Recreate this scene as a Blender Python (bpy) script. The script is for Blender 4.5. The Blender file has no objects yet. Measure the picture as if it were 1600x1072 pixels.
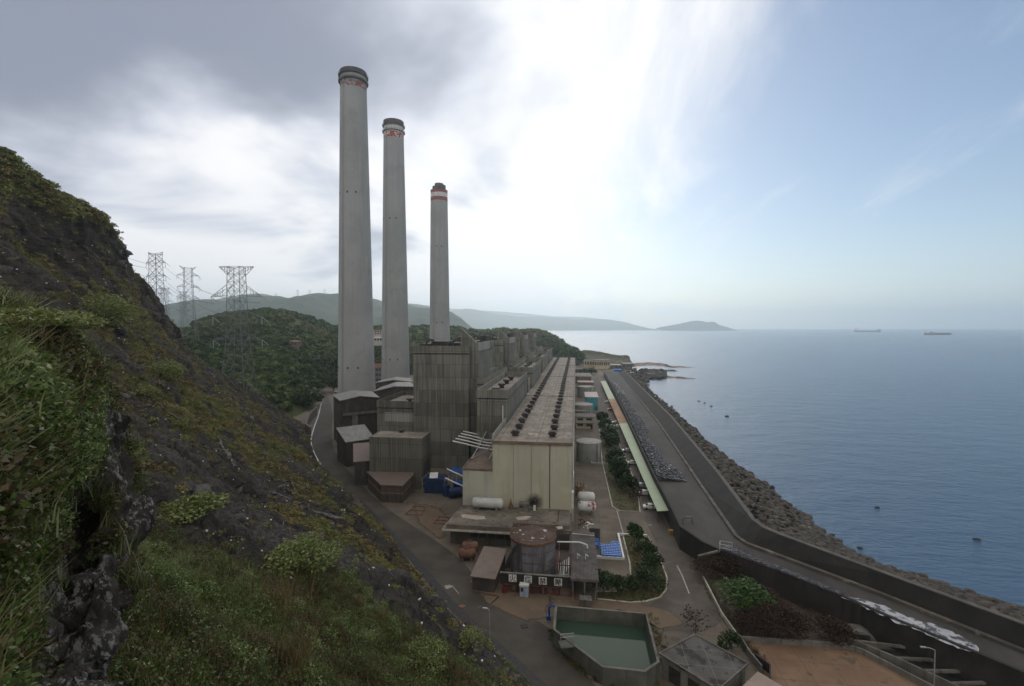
import bpy, bmesh, math, random
import numpy as np
from mathutils import Vector, Matrix
random.seed(7); RNG = np.random.default_rng(11)
S = bpy.context.scene
COL = S.collection
rad = math.radians
# ------------------------------------------------------------------ camera model: turns a photo pixel plus a height / plane into a world point
F, CX, CY = 755., 800., 536.
PITCH, YAW, H = math.atan(25/755.), math.atan(100/755.), 50.
cyw, syw, cpt, spt = math.cos(YAW), math.sin(YAW), math.cos(PITCH), math.sin(PITCH)
def ray(px, py):
    a = (px-CX)/F; b = -(py-CY)/F
    f = cpt+b*spt; u = -spt+b*cpt
    return Vector((a*cyw-f*syw, a*syw+f*cyw, u))
def G(px, py, z=0.):            # point at height z
    r = ray(px, py); return Vector((0, 0, H))+r*((z-H)/r.z)
def AY(px, py, Y):              # point in the plane y = Y
    r = ray(px, py); return Vector((0, 0, H))+r*(Y/r.y)
def AX(px, py, X):
    r = ray(px, py); return Vector((0, 0, H))+r*(X/r.x)
def AD(px, py, D):              # point at distance D along the view's ground direction
    r = ray(px, py); return Vector((0, 0, H))+r*(D/(-r.x*syw+r.y*cyw))
# ------------------------------------------------------------------ noise
def _hash(i, j, k, seed):
    h = (i*374761393+j*668265263+k*2147483647+seed*974711) & 0xFFFFFFFF
    h = ((h ^ (h >> 13))*1274126177) & 0xFFFFFFFF
    return ((h ^ (h >> 16)) & 0xFFFF)/65535.
def vnoise(P, seed=0):
    P = np.asarray(P, float); I = np.floor(P).astype(np.int64); f = P-I; f = f*f*(3-2*f)
    r = 0
    for a in (0, 1):
        for b in (0, 1):
            for c in (0, 1):
                w = (f[:, 0] if a else 1-f[:, 0])*(f[:, 1] if b else 1-f[:, 1])*(f[:, 2] if c else 1-f[:, 2])
                r = r+w*_hash(I[:, 0]+a, I[:, 1]+b, I[:, 2]+c, seed)
    return r
def fbm(P, scale, octv=4, seed=0, gain=.5):
    P = np.asarray(P, float)*scale; r = 0; amp = 1.; tot = 0
    for o in range(octv):
        r = r+amp*vnoise(P*(2.03**o)+o*17.3, seed+o); tot += amp; amp *= gain
    return r/tot
def sstep(a, b, x): t = np.clip((x-a)/(b-a), 0, 1); return t*t*(3-2*t)
# ------------------------------------------------------------------ materials
def newmat(name):
    m = bpy.data.materials.new(name); m.use_nodes = True
    nt = m.node_tree; nt.nodes.clear()
    out = nt.nodes.new('ShaderNodeOutputMaterial'); bs = nt.nodes.new('ShaderNodeBsdfPrincipled')
    nt.links.new(bs.outputs[0], out.inputs[0])
    return m, nt, bs, out
def N(nt, t, **kw):
    n = nt.nodes.new(t)
    for k, v in kw.items():
        if k in ('operation', 'blend_type', 'data_type', 'noise_dimensions', 'attribute_name', 'feature', 'interpolation_type', 'noise_type', 'mode', 'vector_type'): setattr(n, k, v)
        else: n.inputs[k].default_value = v
    return n
def L(nt, a, b): nt.links.new(a, b)
def math_(nt, op, a, b=None, c=None):
    n = nt.nodes.new('ShaderNodeMath'); n.operation = op
    for i, v in enumerate((a, b, c)):
        if v is None: continue
        if isinstance(v, (int, float)): n.inputs[i].default_value = v
        else: L(nt, v, n.inputs[i])
    return n.outputs[0]
def mixc(nt, f, a, b, blend='MIX'):
    n = nt.nodes.new('ShaderNodeMix'); n.data_type = 'RGBA'; n.blend_type = blend
    if isinstance(f, (int, float)): n.inputs[0].default_value = f
    else: L(nt, f, n.inputs[0])
    for i, v in ((6, a), (7, b)):
        if isinstance(v, (tuple, list)): n.inputs[i].default_value = tuple(v)[:3]+(1,)
        else: L(nt, v, n.inputs[i])
    return n.outputs[2]
def smooth(nt, x, a, b):
    n = nt.nodes.new('ShaderNodeMapRange'); n.interpolation_type = 'SMOOTHSTEP'
    L(nt, x, n.inputs[0]); n.inputs[1].default_value = a; n.inputs[2].default_value = b
    return n.outputs[0]
def pos(nt, stretch=(1, 1, 1)):
    g = nt.nodes.new('ShaderNodeNewGeometry')
    mp = nt.nodes.new('ShaderNodeMapping'); mp.inputs['Scale'].default_value = stretch
    L(nt, g.outputs['Position'], mp.inputs[0]); return mp.outputs[0]
def noise(nt, v, scale, detail=5, rough=.55):
    n = N(nt, 'ShaderNodeTexNoise', Scale=scale, Detail=detail, Roughness=rough); L(nt, v, n.inputs['Vector']); return n.outputs[0]
def mat(name, c1, c2, scale=.5, stretch=(1, 1, 1), c3=None, s3=2., t3=(.55, .7), rough=.85, bump=.15, bscale=3., metal=0., streak=None, spec=.3, lines=None):
    """two-tone noise colour, optional third blotch colour, optional vertical dirt streaks, bump"""
    m, nt, bs, out = newmat(name)
    v = pos(nt, stretch)
    n1 = noise(nt, v, scale, 6, .6)
    c = mixc(nt, smooth(nt, n1, .35, .65), c1, c2)
    if c3:
        n3 = noise(nt, v, s3, 6, .65); c = mixc(nt, smooth(nt, n3, *t3), c, c3)
    if streak:
        n4 = noise(nt, pos(nt, (streak[1], streak[1], streak[1]*.06)), 1., 4, .6)
        c = mixc(nt, smooth(nt, n4, .5, .72), c, streak[0])
    if lines:                                     # thin joints between slabs: (dx, dy, width, colour)
        sp = nt.nodes.new('ShaderNodeSeparateXYZ'); L(nt, pos(nt), sp.inputs[0])
        fx = math_(nt, 'LESS_THAN', math_(nt, 'FRACT', math_(nt, 'DIVIDE', sp.outputs[0], lines[0])), lines[2]/lines[0])
        fy = math_(nt, 'LESS_THAN', math_(nt, 'FRACT', math_(nt, 'DIVIDE', sp.outputs[1], lines[1])), lines[2]/lines[1])
        c = mixc(nt, math_(nt, 'MULTIPLY', math_(nt, 'MAXIMUM', fx, fy), .7), c, lines[3])
    L(nt, c, bs.inputs['Base Color'])
    bs.inputs['Roughness'].default_value = rough; bs.inputs['Metallic'].default_value = metal
    bs.inputs['Specular IOR Level'].default_value = spec
    if bump:
        b = N(nt, 'ShaderNodeBump', Strength=bump, Distance=.15); L(nt, noise(nt, pos(nt), bscale, 5, .6), b.inputs['Height']); L(nt, b.outputs[0], bs.inputs['Normal'])
    return m
def ribbed(name, ca, cb, dirt, rib=.55, panel=2.2, storey=4.6, z0=0.):
    """precast concrete: vertical ribs, storeys, tone of each panel, rain streaks"""
    m, nt, bs, out = newmat(name)
    sp = nt.nodes.new('ShaderNodeSeparateXYZ'); L(nt, pos(nt), sp.inputs[0])
    h = math_(nt, 'ADD', sp.outputs[0], sp.outputs[1]); z = math_(nt, 'SUBTRACT', sp.outputs[2], z0)
    cell = nt.nodes.new('ShaderNodeCombineXYZ')
    L(nt, math_(nt, 'FLOOR', math_(nt, 'DIVIDE', h, panel)), cell.inputs[0]); L(nt, math_(nt, 'FLOOR', math_(nt, 'DIVIDE', z, storey)), cell.inputs[1])
    wn = nt.nodes.new('ShaderNodeTexWhiteNoise'); wn.noise_dimensions = '3D'; L(nt, cell.outputs[0], wn.inputs['Vector'])
    wrow = nt.nodes.new('ShaderNodeTexWhiteNoise'); wrow.noise_dimensions = '1D'; L(nt, math_(nt, 'FLOOR', math_(nt, 'DIVIDE', z, storey)), wrow.inputs['W'])
    n1 = noise(nt, pos(nt), .09, 5, .6)
    t = math_(nt, 'ADD', math_(nt, 'MULTIPLY', wn.outputs[0], .22), math_(nt, 'ADD', math_(nt, 'MULTIPLY', wrow.outputs[0], .25), math_(nt, 'MULTIPLY', n1, .8)))
    c = mixc(nt, smooth(nt, t, .3, .95), ca, cb)
    st = noise(nt, pos(nt, (1.1, 1.1, .05)), 1., 4, .62)
    c = mixc(nt, math_(nt, 'MULTIPLY', smooth(nt, st, .48, .68), .6), c, dirt)
    st2 = noise(nt, pos(nt, (2.3, 2.3, .03)), 1., 3, .5)
    c = mixc(nt, math_(nt, 'MULTIPLY', smooth(nt, st2, .56, .7), .22), c, tuple(min(1, x*1.7) for x in cb))
    jz = math_(nt, 'LESS_THAN', math_(nt, 'FRACT', math_(nt, 'DIVIDE', z, storey)), .03)
    jh = math_(nt, 'LESS_THAN', math_(nt, 'FRACT', math_(nt, 'DIVIDE', h, panel)), .035)
    c = mixc(nt, math_(nt, 'MULTIPLY', math_(nt, 'MAXIMUM', jz, math_(nt, 'MULTIPLY', jh, .6)), .6), c, tuple(x*.6 for x in dirt))
    L(nt, c, bs.inputs['Base Color']); bs.inputs['Roughness'].default_value = .9; bs.inputs['Specular IOR Level'].default_value = .25
    w = math_(nt, 'SINE', math_(nt, 'MULTIPLY', h, 6.283/rib))
    b = N(nt, 'ShaderNodeBump', Strength=.5, Distance=.12); L(nt, w, b.inputs['Height']); L(nt, b.outputs[0], bs.inputs['Normal'])
    return m
def leafmat(name, stops, transl=.3, gloss=.26):
    """stops: colours from 'tint' 0 to 1"""
    m, nt, bs, out = newmat(name); nt.nodes.remove(bs)
    at = N(nt, 'ShaderNodeAttribute', attribute_name='tint')
    rp = nt.nodes.new('ShaderNodeValToRGB'); el = rp.color_ramp.elements
    while len(el) < len(stops): el.new(.5)
    for i, c in enumerate(stops): el[i].position = i/(len(stops)-1); el[i].color = tuple(c)+(1,)
    L(nt, at.outputs['Fac'], rp.inputs[0])
    d = nt.nodes.new('ShaderNodeBsdfPrincipled'); d.inputs['Roughness'].default_value = .42; d.inputs['Specular IOR Level'].default_value = gloss; t = nt.nodes.new('ShaderNodeBsdfTranslucent'); mx = nt.nodes.new('ShaderNodeMixShader')
    L(nt, rp.outputs[0], d.inputs[0]); L(nt, rp.outputs[0], t.inputs[0]); mx.inputs[0].default_value = transl
    L(nt, d.outputs[0], mx.inputs[1]); L(nt, t.outputs[0], mx.inputs[2]); L(nt, mx.outputs[0], out.inputs[0])
    return m
# ------------------------------------------------------------------ mesh builder
class MB:
    def __init__(s): s.v = []; s.f = []
    def add(s, vs, fs):
        o = len(s.v); s.v += [tuple(v) for v in vs]; s.f += [tuple(o+i for i in f) for f in fs]; return s
    def box(s, x0, x1, y0, y1, z0, z1):
        return s.prism([(x0, y0), (x1, y0), (x1, y1), (x0, y1)], z0, z1)
    def prism(s, poly, z0, z1, zt=None):
        n = len(poly); ar = sum(poly[i][0]*poly[(i+1) % n][1]-poly[(i+1) % n][0]*poly[i][1] for i in range(n))
        if ar < 0: poly = poly[::-1]; zt = zt[::-1] if zt else None
        vs = [(p[0], p[1], z0) for p in poly]+[(p[0], p[1], zt[i] if zt else z1) for i, p in enumerate(poly)]
        fs = [tuple(range(n))[::-1], tuple(range(n, 2*n))]+[(i, (i+1) % n, n+(i+1) % n, n+i) for i in range(n)]
        return s.add(vs, fs)
    def obox(s, c, ex, ey, ez):          # box from a centre and three half-axis vectors
        c = Vector(c); ex, ey, ez = Vector(ex), Vector(ey), Vector(ez)
        vs = [c+a*ex+b*ey+d*ez for d in (-1, 1) for a, b in ((-1, -1), (1, -1), (1, 1), (-1, 1))]
        return s.add(vs, [(3, 2, 1, 0), (4, 5, 6, 7), (0, 1, 5, 4), (1, 2, 6, 5), (2, 3, 7, 6), (3, 0, 4, 7)])
    def bar(s, p, q, w, h=None):
        p, q = Vector(p), Vector(q); d = q-p
        if d.length < 1e-6: return s
        u = d.normalized(); r = Vector((0, 0, 1)) if abs(u.z) < .95 else Vector((1, 0, 0))
        a = u.cross(r).normalized(); b = a.cross(u)
        return s.obox((p+q)/2, d/2, a*w/2, b*(h or w)/2)
    def cyl(s, p, q, r0, r1=None, n=20, caps=True):
        r1 = r0 if r1 is None else r1
        p, q = Vector(p), Vector(q); u = (q-p).normalized(); r = Vector((0, 0, 1)) if abs(u.z) < .95 else Vector((1, 0, 0))
        a = u.cross(r).normalized(); b = u.cross(a)
        vs = []
        for c, rr in ((p, r0), (q, r1)):
            for i in range(n):
                t = 2*math.pi*i/n; vs.append(c+a*math.cos(t)*rr+b*math.sin(t)*rr)
        fs = [(i, (i+1) % n, n+(i+1) % n, n+i) for i in range(n)]
        if caps: fs += [tuple(range(n))[::-1], tuple(range(n, 2*n))]
        return s.add(vs, fs)
    def lathe(s, c, prof, n=32, a0=0., a1=None):
        """prof: (radius, z) list, revolved round the vertical axis at c"""
        full = a1 is None; m = n if full else n+1; vs = []
        for r, z in prof:
            for i in range(m):
                t = a0+(2*math.pi if full else a1-a0)*i/n; vs.append((c[0]+r*math.cos(t), c[1]+r*math.sin(t), c[2]+z))
        fs = []
        for k in range(len(prof)-1):
            for i in range(n):
                j = (i+1) % m; fs.append((k*m+i, k*m+j, (k+1)*m+j, (k+1)*m+i))
        return s.add(vs, fs)
    def tube(s, path, r, n=6):
        for a, b in zip(path[:-1], path[1:]): s.cyl(a, b, r, r, n)
        return s
    def wallpath(s, pts, z0, z1, t):
        """vertical wall of thickness t along a polyline; z1 a number or one height per point"""
        pts = [Vector((p[0], p[1], 0)) for p in pts]; n = len(pts); lo = []; ro = []
        for i in range(n):
            d = (pts[min(i+1, n-1)]-pts[max(i-1, 0)]).normalized(); nn = Vector((-d.y, d.x, 0))*t/2
            lo.append(pts[i]+nn); ro.append(pts[i]-nn)
        zz = z1 if isinstance(z1, (list, tuple)) else [z1]*n
        vs = []
        for i in range(n): vs += [(lo[i].x, lo[i].y, z0), (ro[i].x, ro[i].y, z0), (ro[i].x, ro[i].y, zz[i]), (lo[i].x, lo[i].y, zz[i])]
        fs = [(0, 1, 2, 3), (4*n-1, 4*n-2, 4*n-3, 4*n-4)]
        for i in range(n-1):
            for a in range(4):
                b = (a+1) % 4; fs.append((4*i+a, 4*(i+1)+a, 4*(i+1)+b, 4*i+b))
        return s.add(vs, fs)
    def build(s, name, m, parent=None, smooth=False, origin=None):
        o = Vector(origin) if origin is not None else (root_loc(parent) if parent else Vector((0, 0, 0)))
        me = bpy.data.meshes.new(name)
        me.from_pydata([(v[0]-o.x, v[1]-o.y, v[2]-o.z) for v in s.v], [], s.f); me.materials.append(m)
        bm = bmesh.new(); bm.from_mesh(me); bmesh.ops.recalc_face_normals(bm, faces=bm.faces); bm.to_mesh(me); bm.free()
        if smooth:
            me.polygons.foreach_set('use_smooth', [True]*len(me.polygons)); me.set_sharp_from_angle(angle=rad(38))
        ob = bpy.data.objects.new(name, me); COL.objects.link(ob)
        if parent: ob.parent = parent
        elif origin is not None: ob.location = o
        return ob
def root_loc(o):
    while o.parent: o = o.parent
    return o.location.copy()
def tag(o, label=None, cat=None, group=None, kind=None):
    if label: o['label'] = label
    if cat: o['category'] = cat
    if group: o['group'] = group
    if kind: o['kind'] = kind
    return o
def thing(name, label, cat, loc=(0, 0, 0), group=None):
    o = bpy.data.objects.new(name, None); o.empty_display_size = .5; COL.objects.link(o); o.location = Vector(loc)
    return tag(o, label, cat, group)
KIDS = {}
def copy_tree(o, loc=None, rz=None, label=None, group=None, parent=None, scale=None):
    c = o.copy(); COL.objects.link(c)
    if parent: c.parent = parent
    for ch in list(o.children): copy_tree(ch, parent=c)
    if loc is not None: c.location = Vector(loc)
    if rz is not None: c.rotation_euler = (0, 0, rz)
    if scale is not None: c.scale = (scale,)*3 if isinstance(scale, (int, float)) else scale
    if label: c['label'] = label
    if group: c['group'] = group
    return c
def rawmesh(name, V, Q, m, tint=None, smooth=False, attrs=None, origin=None, parent=None):
    """fast quad / tri mesh from numpy arrays"""
    V = np.asarray(V, np.float32)
    o = np.array(origin if origin is not None else (root_loc(parent) if parent else (0, 0, 0)), np.float32); V = V-o
    Q = np.asarray(Q, np.int32); k = Q.shape[1]
    me = bpy.data.meshes.new(name); me.vertices.add(len(V)); me.vertices.foreach_set('co', V.ravel())
    me.loops.add(Q.size); me.loops.foreach_set('vertex_index', Q.ravel())
    me.polygons.add(len(Q)); me.polygons.foreach_set('loop_start', np.arange(0, Q.size, k, dtype=np.int32))
    if smooth: me.polygons.foreach_set('use_smooth', np.ones(len(Q), bool))
    for nme, arr in dict(attrs or {}, **({'tint': tint} if tint is not None else {})).items():
        a = me.attributes.new(nme, 'FLOAT', 'POINT'); a.data.foreach_set('value', np.asarray(arr, np.float32))
    me.update(calc_edges=True); me.materials.append(m)
    ob = bpy.data.objects.new(name, me); COL.objects.link(ob)
    if parent: ob.parent = parent
    else: ob.location = Vector([float(x) for x in o])
    return ob
# ------------------------------------------------------------------ foliage templates (numpy)
def unit(n):
    v = RNG.normal(size=(n, 3)); return v/np.linalg.norm(v, axis=1)[:, None]
def leafcloud(cent, size, up=.3, aspect=1.7):
    """one quad per centre, random orientation"""
    n = len(cent); a = unit(n); a[:, 2] = a[:, 2]*.7; b = np.cross(a, unit(n)); b /= np.linalg.norm(b, axis=1)[:, None]+1e-9
    s = (size*RNG.uniform(.6, 1.35, n))[:, None]; a = a*s*aspect*.5; b = b*s*.5
    V = np.stack([cent-a, cent+b*.9-a*.1, cent+a, cent-b*.9-a*.1], 1).reshape(-1, 3)
    return V, np.arange(4*n).reshape(-1, 4)
def crown(n, r, size, squash=.8, lobes=7):
    """leaves gathered into lobes round a crown, thinner towards the middle; returns V, Q, tint"""
    lc = unit(lobes)*r*np.array([.62, .62, .55*squash/.8]); lc[:, 2] = np.abs(lc[:, 2])*.9-.2*r*squash
    lr = r*RNG.uniform(.36, .6, lobes); w = lr**2; k = RNG.choice(lobes, n, p=w/w.sum())
    d = unit(n)*(RNG.uniform(.25, 1., n)**.45)[:, None]
    c = lc[k]+d*lr[k][:, None]*np.array([1, 1, squash]); c[:, 2] += .2*r
    V, Q = leafcloud(c, size); t = np.repeat(RNG.uniform(-.12, .12, lobes)[k]+RNG.normal(0, .17, n), 4)
    return V, Q, t
def tuft(nb, h, spread, w, bend=.5):
    """grass tuft of bent blades"""
    az = RNG.uniform(0, 2*np.pi, nb); hh = h*RNG.uniform(.5, 1.15, nb); be = bend*hh*RNG.uniform(.3, 1.3, nb)
    base = np.stack([RNG.normal(0, spread, nb), RNG.normal(0, spread, nb), np.zeros(nb)-.05*h], 1)
    dr = np.stack([np.cos(az), np.sin(az), np.zeros(nb)], 1); sd = np.stack([-np.sin(az+.6), np.cos(az+.6), np.zeros(nb)], 1)*w
    up = np.array([0, 0, 1.])
    p1 = base+dr*(be*.3)[:, None]+up*(hh*.55)[:, None]; p2 = base+dr*be[:, None]+up*(hh*.92)[:, None]
    V = np.stack([base-sd, base+sd, p1-sd*.8, p1+sd*.8, p2-sd*.15, p2+sd*.15], 1).reshape(-1, 3)
    i = np.arange(nb)[:, None]*6; Q = np.concatenate([i+np.array([0, 1, 3, 2]), i+np.array([2, 3, 5, 4])], 0)
    return V, Q, np.repeat(RNG.normal(0, .17, nb), 6)
def scatter(temps, P, sc, tint, nrm=None, lean=0.):
    """merge template copies at points P (n,3) with scales sc, tints; returns V,Q,T"""
    VV = []; QQ = []; TT = []; off = 0
    k = RNG.integers(0, len(temps), len(P)); az = RNG.uniform(0, 2*np.pi, len(P))
    for j, (V, Q, T) in enumerate(temps):
        idx = np.where(k == j)[0]
        if not len(idx): continue
        c, s = np.cos(az[idx]), np.sin(az[idx])
        X = V[None, :, 0]*c[:, None]-V[None, :, 1]*s[:, None]; Y = V[None, :, 0]*s[:, None]+V[None, :, 1]*c[:, None]
        W = np.stack([X, Y, np.broadcast_to(V[None, :, 2], X.shape)], 2)*sc[idx][:, None, None]
        if nrm is not None: W = W+W[:, :, 2:3]*nrm[idx][:, None, :]*lean*np.array([1, 1, .0])
        W = W+P[idx][:, None, :]
        VV.append(W.reshape(-1, 3)); QQ.append((Q[None]+off+(np.arange(len(idx))*len(V))[:, None, None]).reshape(-1, 4))
        TT.append((T[None]+tint[idx][:, None]).ravel()); off += len(idx)*len(V)
    return np.concatenate(VV), np.concatenate(QQ), np.clip(np.concatenate(TT), 0, 1)
def catmull(C, n):
    """resample control rows C (k, ..., 3) to n rows"""
    C = np.asarray(C, float); k = len(C); t = np.linspace(0, k-1, n); i = np.clip(np.floor(t).astype(int), 0, k-2); u = (t-i).reshape((-1,)+(1,)*(C.ndim-1))
    g = lambda j: C[np.clip(j, 0, k-1)]
    p0, p1, p2, p3 = g(i-1), g(i), g(i+1), g(i+2)
    p0 = np.where((i-1 < 0).reshape(u.shape), 2*p1-p2, p0); p3 = np.where((i+2 > k-1).reshape(u.shape), 2*p2-p1, p3)
    return .5*(2*p1+(p2-p0)*u+(2*p0-5*p1+4*p2-p3)*u*u+(3*p1-p0-3*p2+p3)*u**3)
def arcresample(pts, n):
    pts = np.asarray(pts, float); d = np.r_[0, np.cumsum(np.linalg.norm(np.diff(pts, axis=0), axis=1))]; t = np.linspace(0, d[-1], n)
    return np.stack([np.interp(t, d, pts[:, c]) for c in range(3)], 1)
def loft(cols, nu, nv, rows=None):
    """cols: list of columns of points -> grid (nv, nu, 3)"""
    m = rows or max(len(c) for c in cols)
    A = np.array([arcresample(c, m) if rows else np.array(c, float) for c in cols])     # (k, m, 3)
    B = catmull(A, nu); return catmull(B.transpose(1, 0, 2), nv)
def gridnormals(Gd):
    du = np.gradient(Gd, axis=1); dv = np.gradient(Gd, axis=0); n = np.cross(du, dv); n /= np.linalg.norm(n, axis=2)[..., None]+1e-9
    n = np.where(n[..., 2:3] < 0, -n, n)
    return n
def gridquads(nv, nu):
    i = np.arange(nv*nu).reshape(nv, nu); return np.stack([i[:-1, :-1], i[:-1, 1:], i[1:, 1:], i[1:, :-1]], 2).reshape(-1, 4)
EXPO = 0.
HAZE = 1.4e-4
# ================================================================== camera, sky, sun, air
cam = bpy.data.cameras.new('camera'); co = bpy.data.objects.new('camera', cam); COL.objects.link(co); S.camera = co
cam.sensor_width = 36; cam.lens = F*36/1600.; cam.clip_start = .2; cam.clip_end = 120000
co.location = (0, 0, H); co.rotation_euler = (math.pi/2-PITCH, 0, YAW)
S.view_settings.view_transform = 'Standard'; S.view_settings.look = 'None'; S.view_settings.exposure = EXPO
SUN_D = ray(835, 90).normalized()            # towards the sun, behind the bright cloud
sun_el = math.asin(SUN_D.z); sun_az = math.atan2(SUN_D.x, SUN_D.y)
W = bpy.data.worlds.new('World'); S.world = W; W.use_nodes = True
nt = W.node_tree; nt.nodes.clear()
out = nt.nodes.new('ShaderNodeOutputWorld'); bg = nt.nodes.new('ShaderNodeBackground'); L(nt, bg.outputs[0], out.inputs[0])
bg.inputs[1].default_value = .1
sky = nt.nodes.new('ShaderNodeTexSky'); sky.sky_type = 'NISHITA'; sky.sun_disc = False; sky.sun_elevation = sun_el; sky.sun_rotation = sun_az
sky.air_density = 1.; sky.dust_density = .4; sky.ozone_density = 1.
tc = nt.nodes.new('ShaderNodeTexCoord'); dirv = tc.outputs['Generated']
sp = nt.nodes.new('ShaderNodeSeparateXYZ'); L(nt, dirv, sp.inputs[0])
def dot(px, py=None):
    d = ray(px, py).normalized() if py is not None else Vector(px)
    n = nt.nodes.new('ShaderNodeVectorMath'); n.operation = 'DOT_PRODUCT'; L(nt, dirv, n.inputs[0]); n.inputs[1].default_value = d
    return n.outputs['Value']
den = math_(nt, 'ADD', math_(nt, 'MAXIMUM', sp.outputs[2], 0.), .22)       # cloud deck seen in perspective
cq = nt.nodes.new('ShaderNodeCombineXYZ')
L(nt, math_(nt, 'DIVIDE', sp.outputs[0], den), cq.inputs[0]); L(nt, math_(nt, 'DIVIDE', sp.outputs[1], den), cq.inputs[1])
n1 = noise(nt, cq.outputs[0], 1.0, 5, .48); n1.node.inputs['Distortion'].default_value = .35
mp = nt.nodes.new('ShaderNodeMapping'); mp.inputs['Scale'].default_value = (1.6, .55, 1); mp.inputs['Rotation'].default_value = (0, 0, rad(38)); L(nt, cq.outputs[0], mp.inputs[0])
n2 = noise(nt, mp.outputs[0], 1.7, 6, .58); n2.node.inputs['Distortion'].default_value = .5
glow = dot(640, 340)                                                   # thin bright cloud in front of the sun
dark = smooth(nt, math_(nt, 'ADD', dot(370, -90), math_(nt, 'MULTIPLY', math_(nt, 'SUBTRACT', n1, .5), .42)), .80, 1.02)
right = smooth(nt, dot(1650, 430), .60, 1.0)
# thickness: 0 thin and white, 1 thick and slate grey
thick = math_(nt, 'ADD', math_(nt, 'MULTIPLY', math_(nt, 'SUBTRACT', n1, .5), .66), math_(nt, 'ADD', math_(nt, 'MULTIPLY', dark, 1.0), .26))
thick = math_(nt, 'SUBTRACT', thick, math_(nt, 'MULTIPLY', smooth(nt, glow, .62, 1.0), .42))
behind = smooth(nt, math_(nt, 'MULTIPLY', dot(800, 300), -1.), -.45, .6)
tcl = smooth(nt, thick, .06, .88)
cr = nt.nodes.new('ShaderNodeValToRGB'); e = cr.color_ramp.elements; e.new(.5)
e[0].position = 0; e[0].color = (10.6, 10.5, 10.6, 1); e[1].position = .45; e[1].color = (6.9, 7.2, 8.1, 1); e[2].position = 1; e[2].color = (2.7, 3.0, 3.9, 1)
L(nt, tcl, cr.inputs[0])
cloud = mixc(nt, math_(nt, 'MULTIPLY', behind, .85), cr.outputs[0], (13.2, 12.2, 11.0))  # unseen sky behind the camera made brighter to fill the camera-facing walls
blue = mixc(nt, .05, sky.outputs[0], (4.6, 6.6, 10.0))
cover = math_(nt, 'ADD', math_(nt, 'MULTIPLY', math_(nt, 'SUBTRACT', n2, .5), 1.7), math_(nt, 'SUBTRACT', 1.08, math_(nt, 'MULTIPLY', right, .98)))
cov = smooth(nt, cover, .22, .95)
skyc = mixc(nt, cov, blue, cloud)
hz = math_(nt, 'POWER', math_(nt, 'SUBTRACT', 1., math_(nt, 'MINIMUM', math_(nt, 'ABSOLUTE', sp.outputs[2]), 1.)), 14.)
hcol = mixc(nt, smooth(nt, dot(700, 500), .55, .98), (5.8, 7.1, 9.2), (7.6, 8.2, 9.2))
skyc = mixc(nt, math_(nt, 'MULTIPLY', hz, .65), skyc, hcol)
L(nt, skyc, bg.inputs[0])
W.cycles.sampling_method = 'MANUAL'; W.cycles.sample_map_resolution = 1024
sl = bpy.data.lights.new('sun', 'SUN'); so = bpy.data.objects.new('sun', sl); COL.objects.link(so)
sl.energy = .9; sl.angle = rad(38); sl.color = (1, .95, .88); so.rotation_euler = SUN_D.to_track_quat('Z', 'Y').to_euler()
hm = bpy.data.materials.new('haze'); hm.use_nodes = True; t = hm.node_tree; t.nodes.clear()
o_ = t.nodes.new('ShaderNodeOutputMaterial'); pv = t.nodes.new('ShaderNodeVolumePrincipled'); L(t, pv.outputs[0], o_.inputs['Volume'])
pv.inputs['Color'].default_value = (.84, .95, 1, 1); pv.inputs['Density'].default_value = HAZE; pv.inputs['Anisotropy'].default_value = .72
hb = MB(); hb.box(-14500, 14500, -2500, 14500, -9, 500)
tag(hb.build('haze', hm), kind='stuff')
S.cycles.volume_bounces = 3
# ================================================================== sea
m, nt, bs, out = newmat('sea_water')
v = pos(nt)
bs.inputs['Roughness'].default_value = .22; bs.inputs['IOR'].default_value = 1.33
nl = noise(nt, pos(nt, (.006, .0035, 1)), 1., 5, .6)
L(nt, mixc(nt, smooth(nt, nl, .35, .7), (.018, .058, .120), (.026, .072, .142)), bs.inputs['Base Color'])
w1 = noise(nt, pos(nt, (.30, .55, 1)), 1., 6, .62); w2 = noise(nt, pos(nt, (.05, .09, 1)), 1., 4, .6)
hsum = math_(nt, 'ADD', w1, math_(nt, 'MULTIPLY', w2, 2.2))
b = N(nt, 'ShaderNodeBump', Strength=.55, Distance=1.1); L(nt, hsum, b.inputs['Height']); L(nt, b.outputs[0], bs.inputs['Normal'])
sea = MB(); sea.add([(-14000, -2000, -3), (14000, -2000, -3), (14000, 14000, -3), (-14000, 14000, -3)], [(0, 1, 2, 3)])
tag(sea.build('sea', m), kind='structure')
# ================================================================== ground
M_yard = mat('yard_concrete', (.076, .060, .045), (.120, .098, .075), .12, c3=(.038, .030, .022), s3=.22, t3=(.55, .72), bump=.1, lines=(6.1, 7.3, .12, (.04, .036, .03)))
M_asph = mat('asphalt', (.036, .030, .0235), (.056, .047, .037), .15, c3=(.078, .066, .052), s3=.5, t3=(.6, .75), bump=.12, bscale=8)
M_earth = mat('bare_earth', (.115, .080, .050), (.085, .062, .042), .3, c3=(.14, .10, .066), s3=.9, bump=.2)
gp = [(-700, -40), (26, -40), (70, 20), (100, 40), (100, 62), (70, 75), (50, 96), (42, 120), (48, 300), (53, 450), (64, 560), (60, 640), (20, 720), (-60, 830), (-700, 830)]
g = MB(); g.add([(x, y, 0) for x, y in gp], [tuple(range(len(gp)))]); tag(g.build('ground', M_yard), kind='structure')
def sheet(name, pix, z, m, kind='structure'):
    b = MB(); pts = [G(*p, z) if len(p) == 2 else Vector(p) for p in pix]
    b.add([(p[0], p[1], z) for p in pts], [tuple(range(len(pts)))]); o = b.build(name, m); tag(o, kind=kind); return o
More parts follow.
